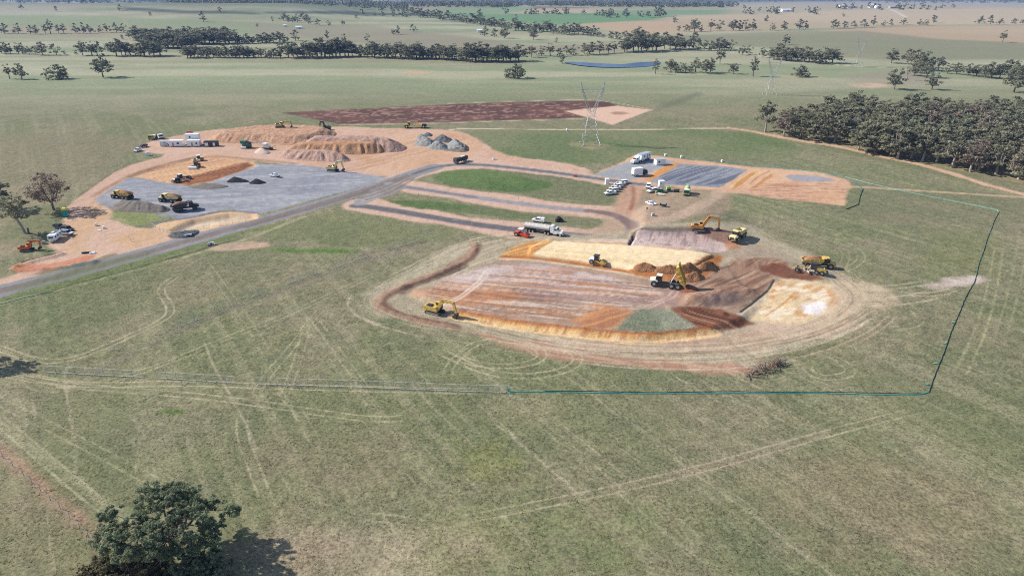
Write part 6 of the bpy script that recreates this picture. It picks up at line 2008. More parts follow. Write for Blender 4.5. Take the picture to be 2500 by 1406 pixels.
# single trees of the middle distance
for (x, y, h, k, lab) in ((24, 193, 38, 'slim', 'left of a close pair of dark trees near the left edge'), (54, 194, 38, 'dark', 'right of a close pair of dark trees near the left edge'),
                          (140, 194, 36, 'bush', 'wide low bushy tree between the pair and the large gum'), (252, 189, 56, 'dark', 'large dark gum with a long shadow on the upper left grass'),
                          (1257, 191, 36, 'bush', 'lone wide dark bush above the ploughed strip'), (1372, 156, 24, 'dead', 'bare white dead tree at the left end of the dam'),
                          (1600, 181, 34, 'slim', 'forked small tree by the right end of the dam'), (1812, 181, 0, None, ''), (1838, 187, 44, 'slim', 'slender open gum on the creek flat, right of a round one'),
                          (1790, 181, 28, 'round', 'small round gum left of the slender one on the creek flat'), (1953, 188, 28, 'bush', 'bushy spreading gum right of the slender one'),
                          (2183, 218, 50, 'dark', 'dark gum by the bare soil patch'), (2275, 219, 40, 'dark', 'dark gum with a long shadow right of the bare soil patch'),
                          (2475, 226, 62, 'dark', 'large gum at the right edge above the wood'), (2172, 196, 30, 'dead', 'thin dead gum beside the bare soil patch'), (2213, 196, 40, 'dead', 'forked dead gum between the two dark ones'),
                          (1917, 110, 26, 'brown', 'lone brown gum in the wide middle paddock'), (2447, 104, 30, 'slim', 'lone slim gum on the pale field at the right'),
                          (1358, 105, 13, 'slim', 'small gum above the creek belt'), (1183, 89, 24, 'dark', 'gum beside the small white shed'), (1207, 91, 22, 'round', 'second gum beside the small white shed'),
                          (1232, 94, 28, 'round', 'third gum right of the small white shed'), (1302, 98, 28, 'dark', 'dark gum just below the creek belt'),
                          (841, 108, 24, 'dark', 'dark gum on the brown slope, nearest the creek trees'), (897, 101, 18, 'round', 'small round gum on the brown slope'),
                          (960, 86, 15, 'round', 'left of two joined gums on the brown slope'), (972, 85, 22, 'slim', 'right of two joined gums on the brown slope'), (1010, 79, 19, 'dark', 'gum at the top of the brown slope'),
                          (870, 46, 13, 'round', 'lone gum on the pale green rise'), (799, 96, 22, 'slim', 'slim gum above the creek belt'), (722, 100, 26, 'dark', 'tall gum at the left end of the creek belt'),
                          (497, 54, 26, 'slim', 'lone forked gum on the green hill'), (367, 40, 11, 'round', 'small gum on the green hill'), (299, 97, 12, 'round', 'small round gum by the straight fence line'),
                          (224, 15, 17, 'dark', 'gum on the hill crest'), (203, 16, 14, 'round', 'gum on the crest left of the tall one'), (52, 24, 13, 'round', 'small gum on the pale hill'), (137, 28, 13, 'round', 'second small gum on the pale hill'),
                          (292, 27, 16, 'slim', 'gum at the end of the dark strip'), (537, 31, 14, 'round', 'gum at the dark strip'), (170, 17, 10, 'slim', 'tiny gum on the crest'), (666, 54, 13, 'slim', 'tiny gum left of the hill clump'), (628, 67, 11, 'slim', 'tiny gum below the hill clump'),
                          (755, 60, 14, 'round', 'first gum right of the hill clump'), (776, 63, 17, 'round', 'second gum right of the hill clump'), (802, 64, 14, 'round', 'third gum right of the hill clump'), (837, 62, 13, 'round', 'fourth gum right of the hill clump'),
                          (1259, 53, 16, 'bush', 'bushy gum on the green crop'), (1170, 45, 23, 'dark', 'tall gum over the sloping belt'), (1234, 35, 20, 'round', 'gum on the pale far field'),
                          (1530, 45, 24, 'slim', 'tall double gum on the far green strip'), (1647, 57, 18, 'round', 'round gum on the tan field'), (1870, 55, 18, 'slim', 'funnel shaped gum on the pale field'), (2058, 42, 10, 'round', 'tiny gum below the farm'),
                          (1992, 37, 20, 'round', 'round gum in front of the farm'), (1488, 36, 13, 'round', 'gum on the far tan strip'), (1557, 36, 9, 'round', 'small gum on the far tan strip'), (1424, 36, 13, 'round', 'gum on the far green strip'),
                          (158, 134, 8, 'round', 'shrub sized gum in the gap of the left row'), (186, 135, 9, 'round', 'second shrub sized gum in the gap of the left row')):
    if k:
        lab = lab if any(w in lab for w in ('gum', 'tree', 'bush')) else lab + ' gum'
        if len(lab.split()) < 4:
            lab = lab + ' in paddock'
        tree(x, y, h, k, lab)

G1, G2, G3 = ('round', 'dark', 'round', 'tall'), ('dark', 'round', 'slim', 'tall'), ('round', 'brown', 'tall', 'slim')
RW1 = 'gums in the upper left paddock row'
for x, y, h in ((12, 83, 26), (46, 83, 25), (75, 84, 22), (88, 84, 23), (112, 83, 21), (124, 83, 32), (143, 82, 21), (156, 82, 22), (186, 82, 24), (205, 82, 26), (222, 82, 22), (245, 80, 16), (262, 80, 22), (285, 80, 24), (302, 80, 22)):
    tree(x, y, h, rt.choice(G2), 'gum in the upper row of the far left paddock', RW1)
RW2 = 'gums in the lower left paddock row'
for x, y, h in ((4, 131, 18), (15, 132, 28), (27, 132, 25), (46, 132, 28), (56, 132, 26), (72, 133, 20), (88, 133, 20), (104, 135, 31), (138, 135, 27), (202, 136, 33), (225, 136, 35), (238, 136, 34)):
    tree(x, y, h, rt.choice(G2), 'gum in the lower row of the far left paddock', RW2, 1.1)
RB = 'gums of the long creek belt'
belt([(284, 136), (395, 138)], 38, 12, G1, 'gum at the left end of the creek belt', RB, wide=1.1)
belt([(458, 141), (690, 142)], 30, 9, G1, 'gum in the long creek belt left of centre', RB, wide=1.15)
belt([(706, 141), (870, 140)], 42, 9.5, G1, 'gum in the tallest part of the creek belt', RB, wide=1.15)
belt([(880, 140), (1130, 147)], 35, 9.5, G1, 'gum in the creek belt above the ploughed strip', RB, wide=1.2)
belt([(1140, 150), (1275, 150)], 40, 10, G1, 'gum at the right of the creek belt', RB, wide=1.15)
belt([(1300, 139), (1500, 131)], 29, 19, G3, 'gum in the open creek belt left of the dam', 'gums left of the dam', wide=1.15)
WM = 'gums of the far left wood'
for y, x0, x1, h in ((99, 332, 562, 30), (108, 350, 570, 34), (117, 372, 470, 34), (106, 575, 698, 25)):
    belt([(x0, y), (x1, y)], h, 10, G1, 'gum in the dense wood across the far left paddock', WM, wide=1.3)
belt([(1495, 96), (1600, 98)], 26, 15, G1, 'gum in the upper creek belt right of centre', 'gums along the upper creek', wide=1.2)
belt([(1522, 128), (1612, 126)], 42, 12, G1, 'gum in the tall clump above the dam', 'gums above the dam', wide=1.1)
belt([(1622, 121), (1695, 121)], 34, 12, G1, 'gum in the clump right of the tall clump', 'gums above the dam', wide=1.15)
belt([(1702, 122), (1785, 124)], 32, 16, G1, 'gum in the clump at the bend of the pale track', 'gums above the dam', wide=1.2)
tree(1757, 157, 36, 'tall', 'gum standing below the pale track bend')
for x, y, h in ((1812, 135, 24), (1828, 134, 24), (1862, 141, 25)):
    tree(x, y, h, 'round', 'gum beside the pale track across the flat', 'gums beside the pale track')
belt([(1888, 144), (1935, 151), (1985, 155), (2030, 157)], 33, 13, ('dark', 'round'), 'gum in the dark clump right of the pale track', 'gums of the dark clump', wide=1.25)
belt([(1636, 178), (1700, 177)], 31, 13, G3, 'gum on the creek flat right of the dam', 'gums right of the dam', wide=1.1)
belt([(1722, 180), (1745, 178)], 36, 15, G3, 'gum on the creek flat right of the dam', 'gums right of the dam', wide=1.1)
RT = 'gums above the wood at the right'
for x, y, h, k in ((2176, 155, 34, 'dark'), (2215, 158, 36, 'tall'), (2236, 165, 42, 'round'), (2255, 172, 44, 'dark'), (2232, 185, 34, 'round'), (2262, 190, 36, 'dark'), (2290, 172, 34, 'tall'), (2312, 180, 26, 'round'),
                   (2335, 182, 28, 'round'), (2362, 186, 30, 'dark'), (2383, 186, 30, 'round'), (2404, 190, 32, 'dark'), (2420, 191, 42, 'round'), (2440, 192, 36, 'dark'), (2462, 192, 46, 'round'), (2484, 196, 46, 'dark'), (2508, 200, 48, 'round')):
    tree(x, y, h, k, 'gum in the loose belt above the wood', RT, 1.15)
RF = 'gums in the row across the pale fields'
for x, y, h in ((1657, 77, 14), (1675, 78, 18), (1695, 78, 30), (1712, 78, 16), (1735, 76, 28), (1757, 74, 24), (1790, 75, 28), (1805, 75, 24), (1820, 74, 25), (1838, 74, 26), (1885, 75, 17), (1915, 74, 22), (1952, 72, 25), (1967, 72, 20),
                (2035, 70, 23), (2045, 68, 15), (2062, 70, 18), (2085, 68, 16), (2110, 68, 20), (2132, 62, 22), (2158, 65, 14), (2175, 64, 17), (2205, 61, 16), (2245, 62, 14), (2260, 63, 15), (2279, 57, 20), (2390, 59, 20), (2418, 60, 22), (2440, 60, 15), (2475, 60, 15), (2497, 60, 16)):
    tree(x, y, h, rt.choice(('round', 'dark', 'slim')), 'gum in the row across the pale fields at the right', RF, 1.15)
RC = 'gums of the sloping middle belt'
belt([(1012, 40), (1082, 49), (1182, 61), (1245, 72)], 21, 8, ('dark', 'round'), 'gum in the belt sloping down past the green crop', RC, wide=1.3)
belt([(1258, 75), (1300, 78), (1380, 83), (1468, 90)], 25, 10, ('dark', 'round'), 'gum in the belt below the green crop', RC, wide=1.2)
belt([(692, 52), (752, 54)], 20, 12, ('dark', 'round'), 'gum in the clump on the green hill', 'gums of the hill clump', wide=1.2)

TREES.sort(key=lambda t_: -t_[0])
for spec in TREES[:292]:
    plant(spec)
# everything farther, smaller than any of these: one mass
rng = np.random.RandomState(3)
FV, FF, FT, nf_ = [], [], [], 0
BASEM = [gum(900 + i, 16, 8.0, 7, 14, 2.9, 'bark', 'dark_leaf', base=.12, trunk=.2)[1] for i in range(3)]
BV = []
for me in BASEM:
    co = np.zeros(len(me.vertices) * 3, np.float32); me.vertices.foreach_get('co', co)
    tn = np.zeros(len(me.vertices), np.float32); me.attributes['tint'].data.foreach_get('value', tn)
    BV.append((co.reshape(-1, 3), tn))


def mass(x, y, hm):
    global nf_
    v, tn = BV[rng.randint(3)]
    a = rng.rand() * 6.28
    c_, s_ = math.cos(a) * hm / 16, math.sin(a) * hm / 16
    q = np.stack([v[:, 0] * c_ - v[:, 1] * s_ + x, v[:, 0] * s_ + v[:, 1] * c_ + y, v[:, 2] * hm / 16 + float(H(x, y))], 1)
    FV.append(q); FT.append(tn)


for (x0, x1, y0, y1, n) in ((-60, 420, -8, 9, 300), (420, 1000, 14, 27, 260), (560, 1250, -8, 12, 260), (850, 1250, 12, 19, 170), (1000, 1760, -6, 17, 1300), (1440, 1800, 8, 19, 240), (-60, 900, -10, 8, 1100), (560, 1250, -10, 2, 500), (1800, 2560, -8, 6, 330), (2160, 2560, 4, 9, 90), (300, 860, -4, 20, 90), (880, 1000, 34, 41, 12), (1280, 1400, 30, 36, 16), (1455, 1660, 30, 42, 22), (1810, 1990, 22, 36, 14), (2040, 2360, 16, 26, 26)):
    for _ in range(n):
        px_, py_ = rng.uniform(x0, x1), rng.uniform(y0, y1)
        d = ray(px_, py_)
        z0 = -48 if py_ < 14 else 0
        t = (z0 - CAMZ) / min(d[2], -.018)
        x, y = d[0] * t, d[1] * t
        mass(x, y, rng.uniform(11, 19))
for (hs, p, hm, kind, *_r) in TREES[292:]:
    for me in (FARK.get(kind) or FARK['round'])[:1]:
        cm = FARC[kind if kind in FARC else 'round'][_r[4] % 3]
        v, tn = cm
        a = _r[3]
        w_ = _r[2] * hm / 16
        FV.append(np.stack([(v[:, 0] * math.cos(a) - v[:, 1] * math.sin(a)) * w_ + p.x, (v[:, 0] * math.sin(a) + v[:, 1] * math.cos(a)) * w_ + p.y, v[:, 2] * hm / 16 + p.z], 1)); FT.append(tn)
allv = np.concatenate(FV)
ntri = len(allv) // 3
me = bpy.data.meshes.new('distant_woodland')
me.vertices.add(len(allv)); me.vertices.foreach_set('co', allv.astype(np.float32).ravel())
me.loops.add(len(allv)); me.loops.foreach_set('vertex_index', np.arange(len(allv), dtype=np.int32))
me.polygons.add(ntri); me.polygons.foreach_set('loop_start', (np.arange(ntri) * 3).astype(np.int32))
me.update(calc_edges=True)
at = me.attributes.new('tint', 'FLOAT', 'POINT'); at.data.foreach_set('value', np.concatenate(FT).astype(np.float32))
me.materials.append(M['dark_leaf'])
o = bpy.data.objects.new('distant_woodland', me); COL.objects.link(o)
o['kind'] = 'stuff'; o['label'] = 'blue hazed woodland along the top of the view'; o['category'] = 'woodland'

# ------------------------------------------------------------------ dam water
W_ = bpy.data.materials.new('dam_water'); W_.use_nodes = True
wb = W_.node_tree.nodes['Principled BSDF']
wb.inputs['Base Color'].default_value = (.045, .085, .17, 1); wb.inputs['Roughness'].default_value = .3
wnz = W_.node_tree.nodes.new('ShaderNodeTexNoise'); wnz.inputs['Scale'].default_value = .7; wnz.inputs['Detail'].default_value = 3
wbp = W_.node_tree.nodes.new('ShaderNodeBump'); wbp.inputs['Distance'].default_value = .05
W_.node_tree.links.new(wnz.outputs[0], wbp.inputs['Height']); W_.node_tree.links.new(wbp.outputs[0], wb.inputs['Normal'])
wp = smooth_line(PW([(1368, 153), (1410, 153.5), (1450, 156), (1490, 157.5), (1520, 158.5), (1545, 155), (1580, 152), (1616, 151), (1610, 160), (1570, 165), (1500, 167), (1440, 165), (1400, 160)]), True, 2)
zw = max(float(H(a, b)) for a, b in wp) + .15
o = bpy.data.objects.new('dam_water', newmesh('dam_water', [(a, b, zw) for a, b in wp], [tuple(range(len(wp)))], W_)); COL.objects.link(o)
if o.data.polygons[0].normal.z < 0:
    o.data.flip_normals()
setting(o, 'narrow blue farm dam in the middle distance', 'water')

# ------------------------------------------------------------------ pylons


def pylon(label, px, h, rz, t=.16):
    R = root('pylon', label, 'pylon', 'lattice power pylons')
    k = h / 36.0

    def lattice(name, A, B, n, th):
        """a four sided lattice between two rings of corners"""
        b = MB()
        for i in range(n):
            f0, f1 = i / n, (i + 1) / n
            r0 = [Vector(A[j]).lerp(Vector(B[j]), f0) for j in range(4)]
            r1 = [Vector(A[j]).lerp(Vector(B[j]), f1) for j in range(4)]
            for j in range(4):
                b.tube([r0[j], r1[j]], th, 4, False)
                b.tube([r0[j], r1[(j + 1) % 4]], th * .6, 4, False)
                b.tube([r0[(j + 1) % 4], r1[j]], th * .6, 4, False)
                b.tube([r1[j], r1[(j + 1) % 4]], th * .6, 4, False)
        return b.build(name, M['galvanised'], R)
    sq = lambda x, y, w, d, z: [(x - w, y - d, z), (x + w, y - d, z), (x + w, y + d, z), (x - w, y + d, z)]
    lattice('leg_frame', sq(0, 0, 5.2 * k, 4.6 * k, 0), sq(0, 0, 3.0 * k, 2.4 * k, 11 * k), 2, t)
    lattice('body_frame', sq(0, 0, 3.0 * k, 2.4 * k, 11 * k), sq(0, 0, 1.9 * k, 1.2 * k, 19 * k), 3, t * .9)
    for s in (-1, 1):
        lattice('arm_frame', sq(s * 1.2 * k, 0, .8 * k, 1.1 * k, 19 * k), sq(s * 6.0 * k, 0, .45 * k, .6 * k, 31.5 * k), 5, t * .8)
        lattice('peak', sq(s * 6.0 * k, 0, .45 * k, .6 * k, 31.5 * k), sq(s * 7.0 * k, 0, .12, .12, 36 * k), 2, t * .7)
        for x in (s * 5.6,):
            MB().tube([(x * k, 0, 30 * k), (x * k, 0, 27.2 * k)], .13, 6).build('insulator', M['concrete'], R)
    MB().tube([(0, 0, 29.8 * k), (0, 0, 27 * k)], .13, 6).build('insulator', M['concrete'], R)
    b = MB()
    n = 10
    for i in range(n):
        x0, x1 = (-7 + 14 * i / n) * k, (-7 + 14 * (i + 1) / n) * k
        za, zb = 30.2 * k, 31.8 * k
        for y in (-.6 * k, .6 * k):
            b.tube([(x0, y, za), (x1, y, za)], t * .55, 4, False).tube([(x0, y, zb), (x1, y, zb)], t * .55, 4, False)
            b.tube([(x0, y, za), (x1, y, zb)], t * .45, 4, False).tube([(x0, y, zb), (x0, y, za)], t * .4, 4, False)
        b.tube([(x0, -.6 * k, zb), (x1, .6 * k, zb)], t * .4, 4, False)
    b.build('crossarm', M['galvanised'], R)
    for x, y in ((-5.2, -4.6), (5.2, -4.6), (5.2, 4.6), (-5.2, 4.6)):
        MB().box((x * k, y * k, .2), (.9, .9, .5)).build('footing', M['concrete'], R)
    place(R, px, rz=rz)
    return R


pylon('large lattice pylon in front of the ploughed strip', (1441, 352), 34, .12, .085)
pylon('lattice pylon fading on the grass left of the bare soil patch', (1880, 231), 29, .12, .065)
pylon('faint farthest lattice pylon on the middle paddock', (2093, 164), 30, .12, .055)

# ------------------------------------------------------------------ fences
pf, pw_, pb_ = MB(), MB(), MB()
pf.tube([(-1.2, 0, 1.85), (1.2, 0, 1.85)], .035, 5)
railt_me = newmesh('rail', pf.V, pf.F, new_mat('bright_galvanised', (.66, .67, .68), .4, noise=.05))
pf = MB()
pf.tube([(-1.2, 0, .12), (1.2, 0, .12)], .05, 5)
rail_me = newmesh('rail', pf.V, pf.F, bpy.data.materials['bright_galvanised'])
b = MB()
b.tube([(-1.19, 0, 0), (-1.19, 0, 1.95)], .024, 5)
post_me = newmesh('post', b.V, b.F, M['galvanised'])
b = MB()
b.tube([(1.19, 0, 0), (1.19, 0, 1.95)], .024, 5)
post2_me = newmesh('post', b.V, b.F, M['galvanised'])
for i in range(1, 20):
    x = -1.2 + 2.4 * i / 20
    pw_.add([(x - .004, 0, .12), (x + .004, 0, .12), (x + .004, 0, 1.85), (x - .004, 0, 1.85)], [(0, 1, 2, 3)])
for i in range(1, 9):
    z = .12 + 1.73 * i / 9
    pw_.add([(-1.2, .003, z - .004), (1.2, .003, z - .004), (1.2, .003, z + .004), (-1.2, .003, z + .004)], [(0, 1, 2, 3)])
wire_me = newmesh('wire_mesh', pw_.V, pw_.F, M['galvanised'])
pb_.box((-1.2, 0, .05), (.16, .5, .1), top=(.9, .9))
foot_me = newmesh('foot_block', pb_.V, pb_.F, M['grey_paint'])


def panel_row(pts, label, group, gaps=(), jit=.03):
    Pw = [P(*p) for p in pts]
    k, acc = 0, 0.0
    for a, c in zip(Pw[:-1], Pw[1:]):
        L = (c - a).length
        rz = math.atan2(c.y - a.y, c.x - a.x)
        s = 1.2 - 0
        while s < L:
            q = a.lerp(c, s / L)
            if k not in gaps:
                R = root('fence_panel', label, 'fence panel', group)
                for nm, me in (('rail', rail_me), ('rail', railt_me), ('post', post_me), ('post', post2_me), ('wire_mesh', wire_me), ('foot_block', foot_me)):
                    o = bpy.data.objects.new(nm, me); COL.objects.link(o); o.parent = R
                R.location = (q.x, q.y, float(H(q.x, q.y)))
                R.rotation_euler = (rt.uniform(-.03, .03), 0, rz + rt.uniform(-jit, jit) + (.5 if k in (24,) else 0))
            k += 1
            s += 2.42


panel_row([(114, 909), (360, 922), (600, 937), (860, 945), (1140, 956), (1236, 958)], 'temporary wire fence panel in the row across the foreground paddock', 'fence panels across the foreground', (10, 19, 20, 45))
panel_row([(268, 856), (290, 853)], 'temporary wire fence panel alone by the curved wheel track', None)
panel_row([(436, 800), (560, 748), (640, 716)], 'temporary wire fence panel in the diagonal row left of the excavation', 'fence panels running diagonally', (3, 7, 8, 13))
panel_row([(700, 694), (860, 640), (1030, 585)], 'temporary wire fence panel in the diagonal row near the excavation', 'fence panels near the excavation', (5, 6, 14, 15, 22))
panel_row([(1032, 571), (1042, 571)], 'temporary wire fence panel standing alone above the diagonal row', None)
panel_row([(1104, 548), (1118, 549)], 'temporary wire fence panel beside the dark loop road', None)
panel_row([(372, 558), (420, 572), (520, 556), (640, 528)], 'temporary wire fence panel along the basin edge', 'fence panels along the basin', (4, 5, 11, 17))

mk('dark_teal', (.02, .10, .09), .8, noise=.3, nscale=1)
mk('pale_teal', (.15, .31, .26), .8, noise=.3, nscale=1)
# silt fence: cloth strips on stakes


def silt(pts, label, cloth, h, name='silt_fence', spacing=12.0, flaps=(), group='silt fence runs'):
    Pw = [P(*p) for p in pts]
    R = root(name, label, 'silt fence', group)
    o0 = Pw[0]
    R.location = o0
    line = smooth_line([tuple(p) for p in Pw], False, 0)
    V, Fs = [], []
    acc = 0
    stakes = []
    nxt = 0.0
    for a, c in zip(Pw[:-1], Pw[1:]):
        L = (c - a).length
        n = max(1, int(L / 2.0))
        d = (c - a).normalized()
        nrm = Vector((-d.y, d.x, 0))
        for i in range(n):
            q = a.lerp(c, i / n)
            w = .05 * math.sin(acc * 1.3) + .08 * math.sin(acc * .21)
            q = q + nrm * w
            z = float(H(q.x, q.y))
            hh = h * (1 + .12 * math.sin(acc * .9))
            V += [(q.x - o0.x - nrm.x * .04, q.y - o0.y - nrm.y * .04, z - o0.z - .05), (q.x - o0.x, q.y - o0.y, z - o0.z + hh), (q.x - o0.x + nrm.x * .05, q.y - o0.y + nrm.y * .05, z - o0.z + hh), (q.x - o0.x + nrm.x * .08, q.y - o0.y + nrm.y * .08, z - o0.z - .05)]
            if acc >= nxt:
                stakes.append((q.x - o0.x, q.y - o0.y, z - o0.z))
                nxt += spacing
            acc += L / n
    q = Pw[-1]
    z = float(H(q.x, q.y))
    V += [(q.x - o0.x - nrm.x * .04, q.y - o0.y - nrm.y * .04, z - o0.z - .05), (q.x - o0.x, q.y - o0.y, z - o0.z + h), (q.x - o0.x + nrm.x * .05, q.y - o0.y + nrm.y * .05, z - o0.z + h), (q.x - o0.x + nrm.x * .08, q.y - o0.y + nrm.y * .08, z - o0.z - .05)]
    n = len(V) // 4
    for i in range(n - 1):
        for j in range(3):
            Fs.append((i * 4 + j, (i + 1) * 4 + j, (i + 1) * 4 + j + 1, i * 4 + j + 1))
    f = bpy.data.objects.new('cloth', newmesh('cloth', V, Fs, M[cloth])); COL.objects.link(f); f.parent = R
    for s in stakes[:60]:
        MB().box((s[0], s[1], s[2] + h * .55), (.06, .06, h * 1.1 + .2)).build('stake', M['wood'], R)
    for (x, y) in flaps:
        q = P(x, y)
        q = Vector((q.x - o0.x, q.y - o0.y, q.z - o0.z))
        b = MB()
        b.add([(q.x - .2, q.y, q.z + .1), (q.x - 1.0, q.y + .2, q.z + .1), (q.x - 1.3, q.y - .1, q.z + .2), (q.x - .7, q.y - .3, q.z + .25), (q.x - .1, q.y - .2, q.z + .35)], [(0, 1, 2, 3, 4)])
        b.build('loose_flap', M['teal_cloth'], R)
    return R


silt([(1236, 958), (1420, 959), (1600, 962), (1800, 960), (2000, 961), (2160, 964), (2250, 964), (2268, 958)], 'teal silt fence running straight across the lower right paddock', 'teal_cloth', .22)
silt([(1330, 955), (1600, 958), (1800, 956), (2000, 957), (2160, 960), (2250, 961)], 'black backing strip lying behind the teal silt fence', 'black_cloth', .13)
silt([(2268, 958), (2300, 870), (2330, 792), (2352, 738), (2378, 690), (2392, 640), (2408, 592), (2425, 545), (2438, 520)], 'dark green silt fence with small teal flaps along the right paddock', 'dark_teal', .21,
     flaps=((2268, 938), (2290, 888), (2312, 838), (2333, 788), (2388, 664), (2398, 630), (2412, 600), (2420, 570)))
silt([(2438, 518), (2434, 513), (2370, 500), (2302, 487)], 'teal silt fence at the far right corner', 'pale_teal', .34)
silt([(2300, 486), (2220, 470), (2130, 450), (2062, 432)], 'pale teal silt fence sloping past the thin dirt track', 'pale_teal', .26)
silt([(2085, 446), (2106, 462), (2098, 486), (2094, 500), (2066, 511)], 'short bent dark silt fence beside the tan fill', 'dark_teal', .3)
silt([(1620, 381), (1720, 392), (1840, 404), (1950, 416), (2060, 432)], 'long low green silt fence behind the gravel pads', 'pale_teal', .35)
silt([(-30, 752), (60, 728), (130, 712)], 'teal strip of silt fence in the drain by the access road', 'pale_teal', .16)
o = silt([(1240, 955), (1246, 955)], 'bunched teal cloth at the left end of the straight silt fence', 'teal_cloth', .8)

# farm fence beside the bare strip at the lower left
R = root('wire_fence', 'thin wire stock fence along the red strip at the lower left', 'fence')
fp = [P(*p) for p in ((-40, 1075), (8, 1118), (58, 1160), (100, 1200), (148, 1243), (196, 1290), (238, 1332), (290, 1385), (330, 1425))]
R.location = fp[0]
posts = []
for a, c in zip(fp[:-1], fp[1:]):
    for k in range(2):
        q = a.lerp(c, k / 2) - fp[0]
        posts.append(q)
        MB().tube([q, q + Vector((0, 0, 1.25))], .045, 5).build('post', M['rust'], R)
for z in (.3, .6, .9, 1.15):
    MB().tube([p + Vector((0, 0, z)) for p in posts], .006, 4).build('wire', M['galvanised'], R)

# pickets and pegs
GP = 'marker pegs around the works'
for x, y in ((1022, 478), (1152, 552), (1265, 402), (1330, 402), (1172, 404), (1240, 574), (1440, 470), (1266, 490), (320, 590), (316, 582), (1300, 578), (1060, 545)):
    o = MB().box((0, 0, .55), (.12, .12, 1.1)).box((0, 0, 1.15), (.3, .1, .25)).build('marker_peg', M['pale_metal'], None)
    tag(o, 'pale wooden marker peg standing beside the works roads', 'peg', GP)
    place(o, (x, y))

# brush pile
R = root('brush_pile', 'heap of grubbed dead branches and roots at the end of the pink strip', 'brush pile')
c0 = P(1868, 903)
R.location = c0
rb = random.Random(8)
ax = (P(1915, 884) - P(1832, 918)); ax.z = 0
Lx = ax.length; ax.normalize()
ay = Vector((-ax.y, ax.x, 0))
for k in range(190):
    u = rb.uniform(-.5, .5); v = rb.gauss(0, .5)
    q = ax * u * Lx + ay * v * 1.3 + Vector((0, 0, rb.uniform(.05, 1.35) * (1 - abs(u) * .9)))
    L = rb.uniform(.7, 2.6)
    d = Vector((rb.uniform(-1, 1), rb.uniform(-1, 1), rb.uniform(-.15, .75))).normalized()
    e = q + d * L
    e.z = max(e.z, .05)
    m = q.lerp(e, .5) + Vector((rb.uniform(-.15, .15), rb.uniform(-.15, .15), rb.uniform(-.1, .2)))
    r_ = rb.uniform(.03, .08) if k > 30 else rb.uniform(.1, .22)
    MB().tube([q, m, e], [r_, r_ * .8, r_ * .4], 5).build('branch', M[rb.choice(('wood', 'wood', 'bark', 'rust'))], R)

# far farm buildings
GFB = 'far farm buildings'


def barn(px, L, W, h, label, wall='white_paint', roof='pale_roof', rz=.1, dz=0):
    R = root('farm_shed', label, 'shed', GFB)
    MB().box((0, 0, h / 2), (L, W, h)).build('wall', M[wall], R)
    b = MB(); b.T = Matrix.Rotation(math.pi / 2, 4, 'Z')
    b.prism([(-W / 2 - .3, h), (W / 2 + .3, h), (0, h + W * .22)], -L / 2 - .3, L / 2 + .3)
    b.build('roof', M[roof], R)
    MB().box((L * .2, -W / 2 - .06, h * .42), (L * .22, .1, h * .8)).build('door', M['grey_paint'], R)
    place(R, px, rz=rz)


barn((1918, 29), 26, 12, 5, 'long white roofed farm shed on the pale fields', rz=.1)
barn((1902, 27), 14, 10, 4, 'small cream farm shed left of the long one', 'cream_paint', rz=.4)
barn((2078, 20), 34, 14, 5, 'long farm shed at the end of the white driveway', 'cream_paint', 'roof_grey')
barn((2055, 18), 20, 12, 5, 'cream farmhouse left of the white driveway', 'cream_paint')
barn((2128, 19), 20, 14, 8, 'tall white silo shed right of the driveway')
barn((2142, 21), 16, 12, 6, 'second white shed right of the driveway')
barn((2180, 21), 26, 12, 4, 'low grey farm shed at the right of the farm', 'grey_paint', 'roof_grey')
barn((730, 71), 11, 7, 3.5, 'small white shed with blue roof on the brown slope')
barn((696, 66), 6, 5, 3, 'tiny white shed on the brown slope')
barn((1171, 80), 9, 7, 4, 'small white shed beside the creek gums')

# ------------------------------------------------------------------ tufts of grass standing on the near paddock
rg = np.random.RandomState(44)
NT = 60000
ty = 62 + 150 * rg.rand(NT) ** 1.25
tx = (rg.rand(NT) * 2 - 1) * .82 * (CP * ty + CAMZ * SP)
rowi = np.clip(np.searchsorted(rows, ty), 1, NR - 1)
coli = np.clip(np.searchsorted(us, tx / np.maximum(CP * ty + CAMZ * SP, 66.0)), 1, NC - 1)
vi = rowi * NC + coli
ok = (ZONE[vi] == 0) & (DET[vi] > .62) & (fbm(tx, ty, 5.0, 3, 88) > .40)
tx, ty, vi = tx[ok], ty[ok], vi[ok]
n = len(tx)
tz = H(tx, ty)
hh = .03 + .10 * rg.rand(n) ** 2
TV = np.zeros((n, 3, 3, 3), np.float32)
for k in range(3):
    a = rg.rand(n) * 6.28
    w = .08 + .14 * rg.rand(n)
    lx, ly = np.cos(a), np.sin(a)
    ox, oy = rg.normal(0, .07, n), rg.normal(0, .07, n)
    for j, (sx, sz) in enumerate(((-1, -.03), (1, -.03), (0, 1))):
        TV[:, k, j, 0] = tx + ox + lx * w * sx + (rg.normal(0, .22, n) if j == 2 else 0)
        TV[:, k, j, 1] = ty + oy + ly * w * sx + (rg.normal(0, .22, n) if j == 2 else 0)
        TV[:, k, j, 2] = tz + (hh if j == 2 else -.03)
tc_ = CR[vi] * rg.uniform(.95, 1.9, (n, 1)).astype(np.float32)
me = bpy.data.meshes.new('grass_tufts')
me.vertices.add(n * 9); me.vertices.foreach_set('co', TV.ravel())
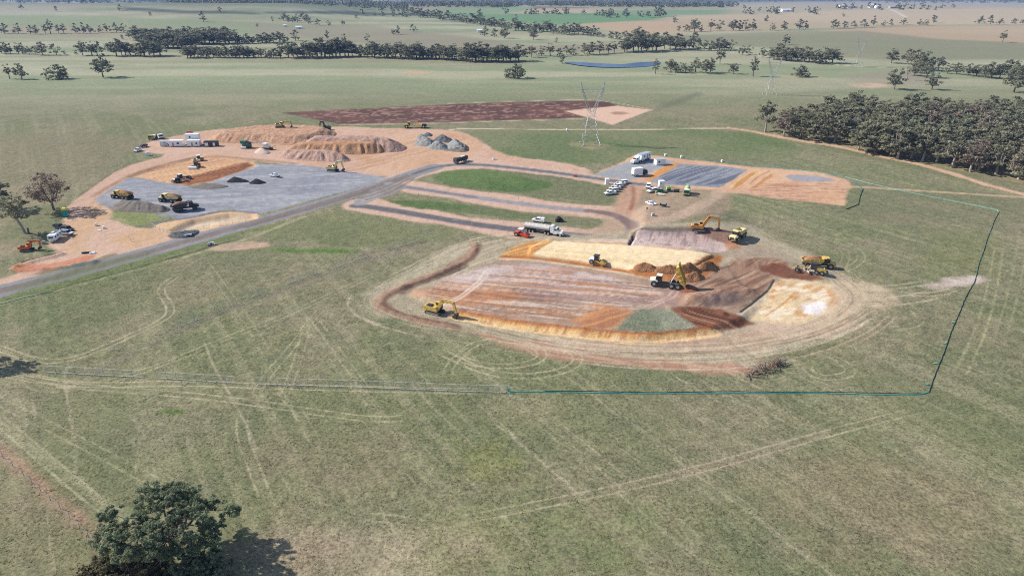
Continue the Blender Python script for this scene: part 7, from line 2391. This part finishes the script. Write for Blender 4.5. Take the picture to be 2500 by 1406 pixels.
me.loops.add(n * 9); me.loops.foreach_set('vertex_index', np.arange(n * 9, dtype=np.int32))
me.polygons.add(n * 3); me.polygons.foreach_set('loop_start', (np.arange(n * 3) * 3).astype(np.int32))
me.update(calc_edges=True)
a = me.attributes.new('soil', 'FLOAT_COLOR', 'POINT')
c4 = np.ones((n * 9, 4), np.float32); c4[:, :3] = np.repeat(tc_, 9, 0)
a.data.foreach_set('color', c4.ravel())
tm = bpy.data.materials.new('tuft_grass'); tm.use_nodes = True
tb = tm.node_tree.nodes['Principled BSDF']; tb.inputs['Roughness'].default_value = .9; tb.inputs['Specular IOR Level'].default_value = .1
ta = tm.node_tree.nodes.new('ShaderNodeAttribute'); ta.attribute_name = 'soil'
tm.node_tree.links.new(ta.outputs['Color'], tb.inputs['Base Color'])
t2 = tm.node_tree.nodes.new('ShaderNodeBsdfTranslucent'); m2 = tm.node_tree.nodes.new('ShaderNodeMixShader'); m2.inputs[0].default_value = .5
tm.node_tree.links.new(ta.outputs['Color'], t2.inputs[0]); tm.node_tree.links.new(tb.outputs[0], m2.inputs[1]); tm.node_tree.links.new(t2.outputs[0], m2.inputs[2])
tm.node_tree.links.new(m2.outputs[0], tm.node_tree.nodes['Material Output'].inputs[0])
me.materials.append(tm)
o = bpy.data.objects.new('grass_tufts', me); COL.objects.link(o)
o['kind'] = 'stuff'; o['label'] = 'short uneven grass tufts over the foreground paddock'; o['category'] = 'grass'

# ------------------------------------------------------------------ haze
hz = bpy.data.materials.new('haze'); hz.use_nodes = True
hn = hz.node_tree
hn.nodes.remove(hn.nodes['Principled BSDF'])
pv = hn.nodes.new('ShaderNodeVolumePrincipled')
pv.inputs['Color'].default_value = (.17, .30, .70, 1)
pv.inputs['Density'].default_value = 0.00008
pv.inputs['Anisotropy'].default_value = 0.0
hn.links.new(pv.outputs[0], hn.nodes['Material Output'].inputs['Volume'])
HB = MB()
HB.box((0, 7800, 20), (160000, 17600, 152))
o = HB.build('haze', hz, None)
o['kind'] = 'stuff'; o['label'] = 'thin blue haze lying over the whole plain'; o['category'] = 'haze'
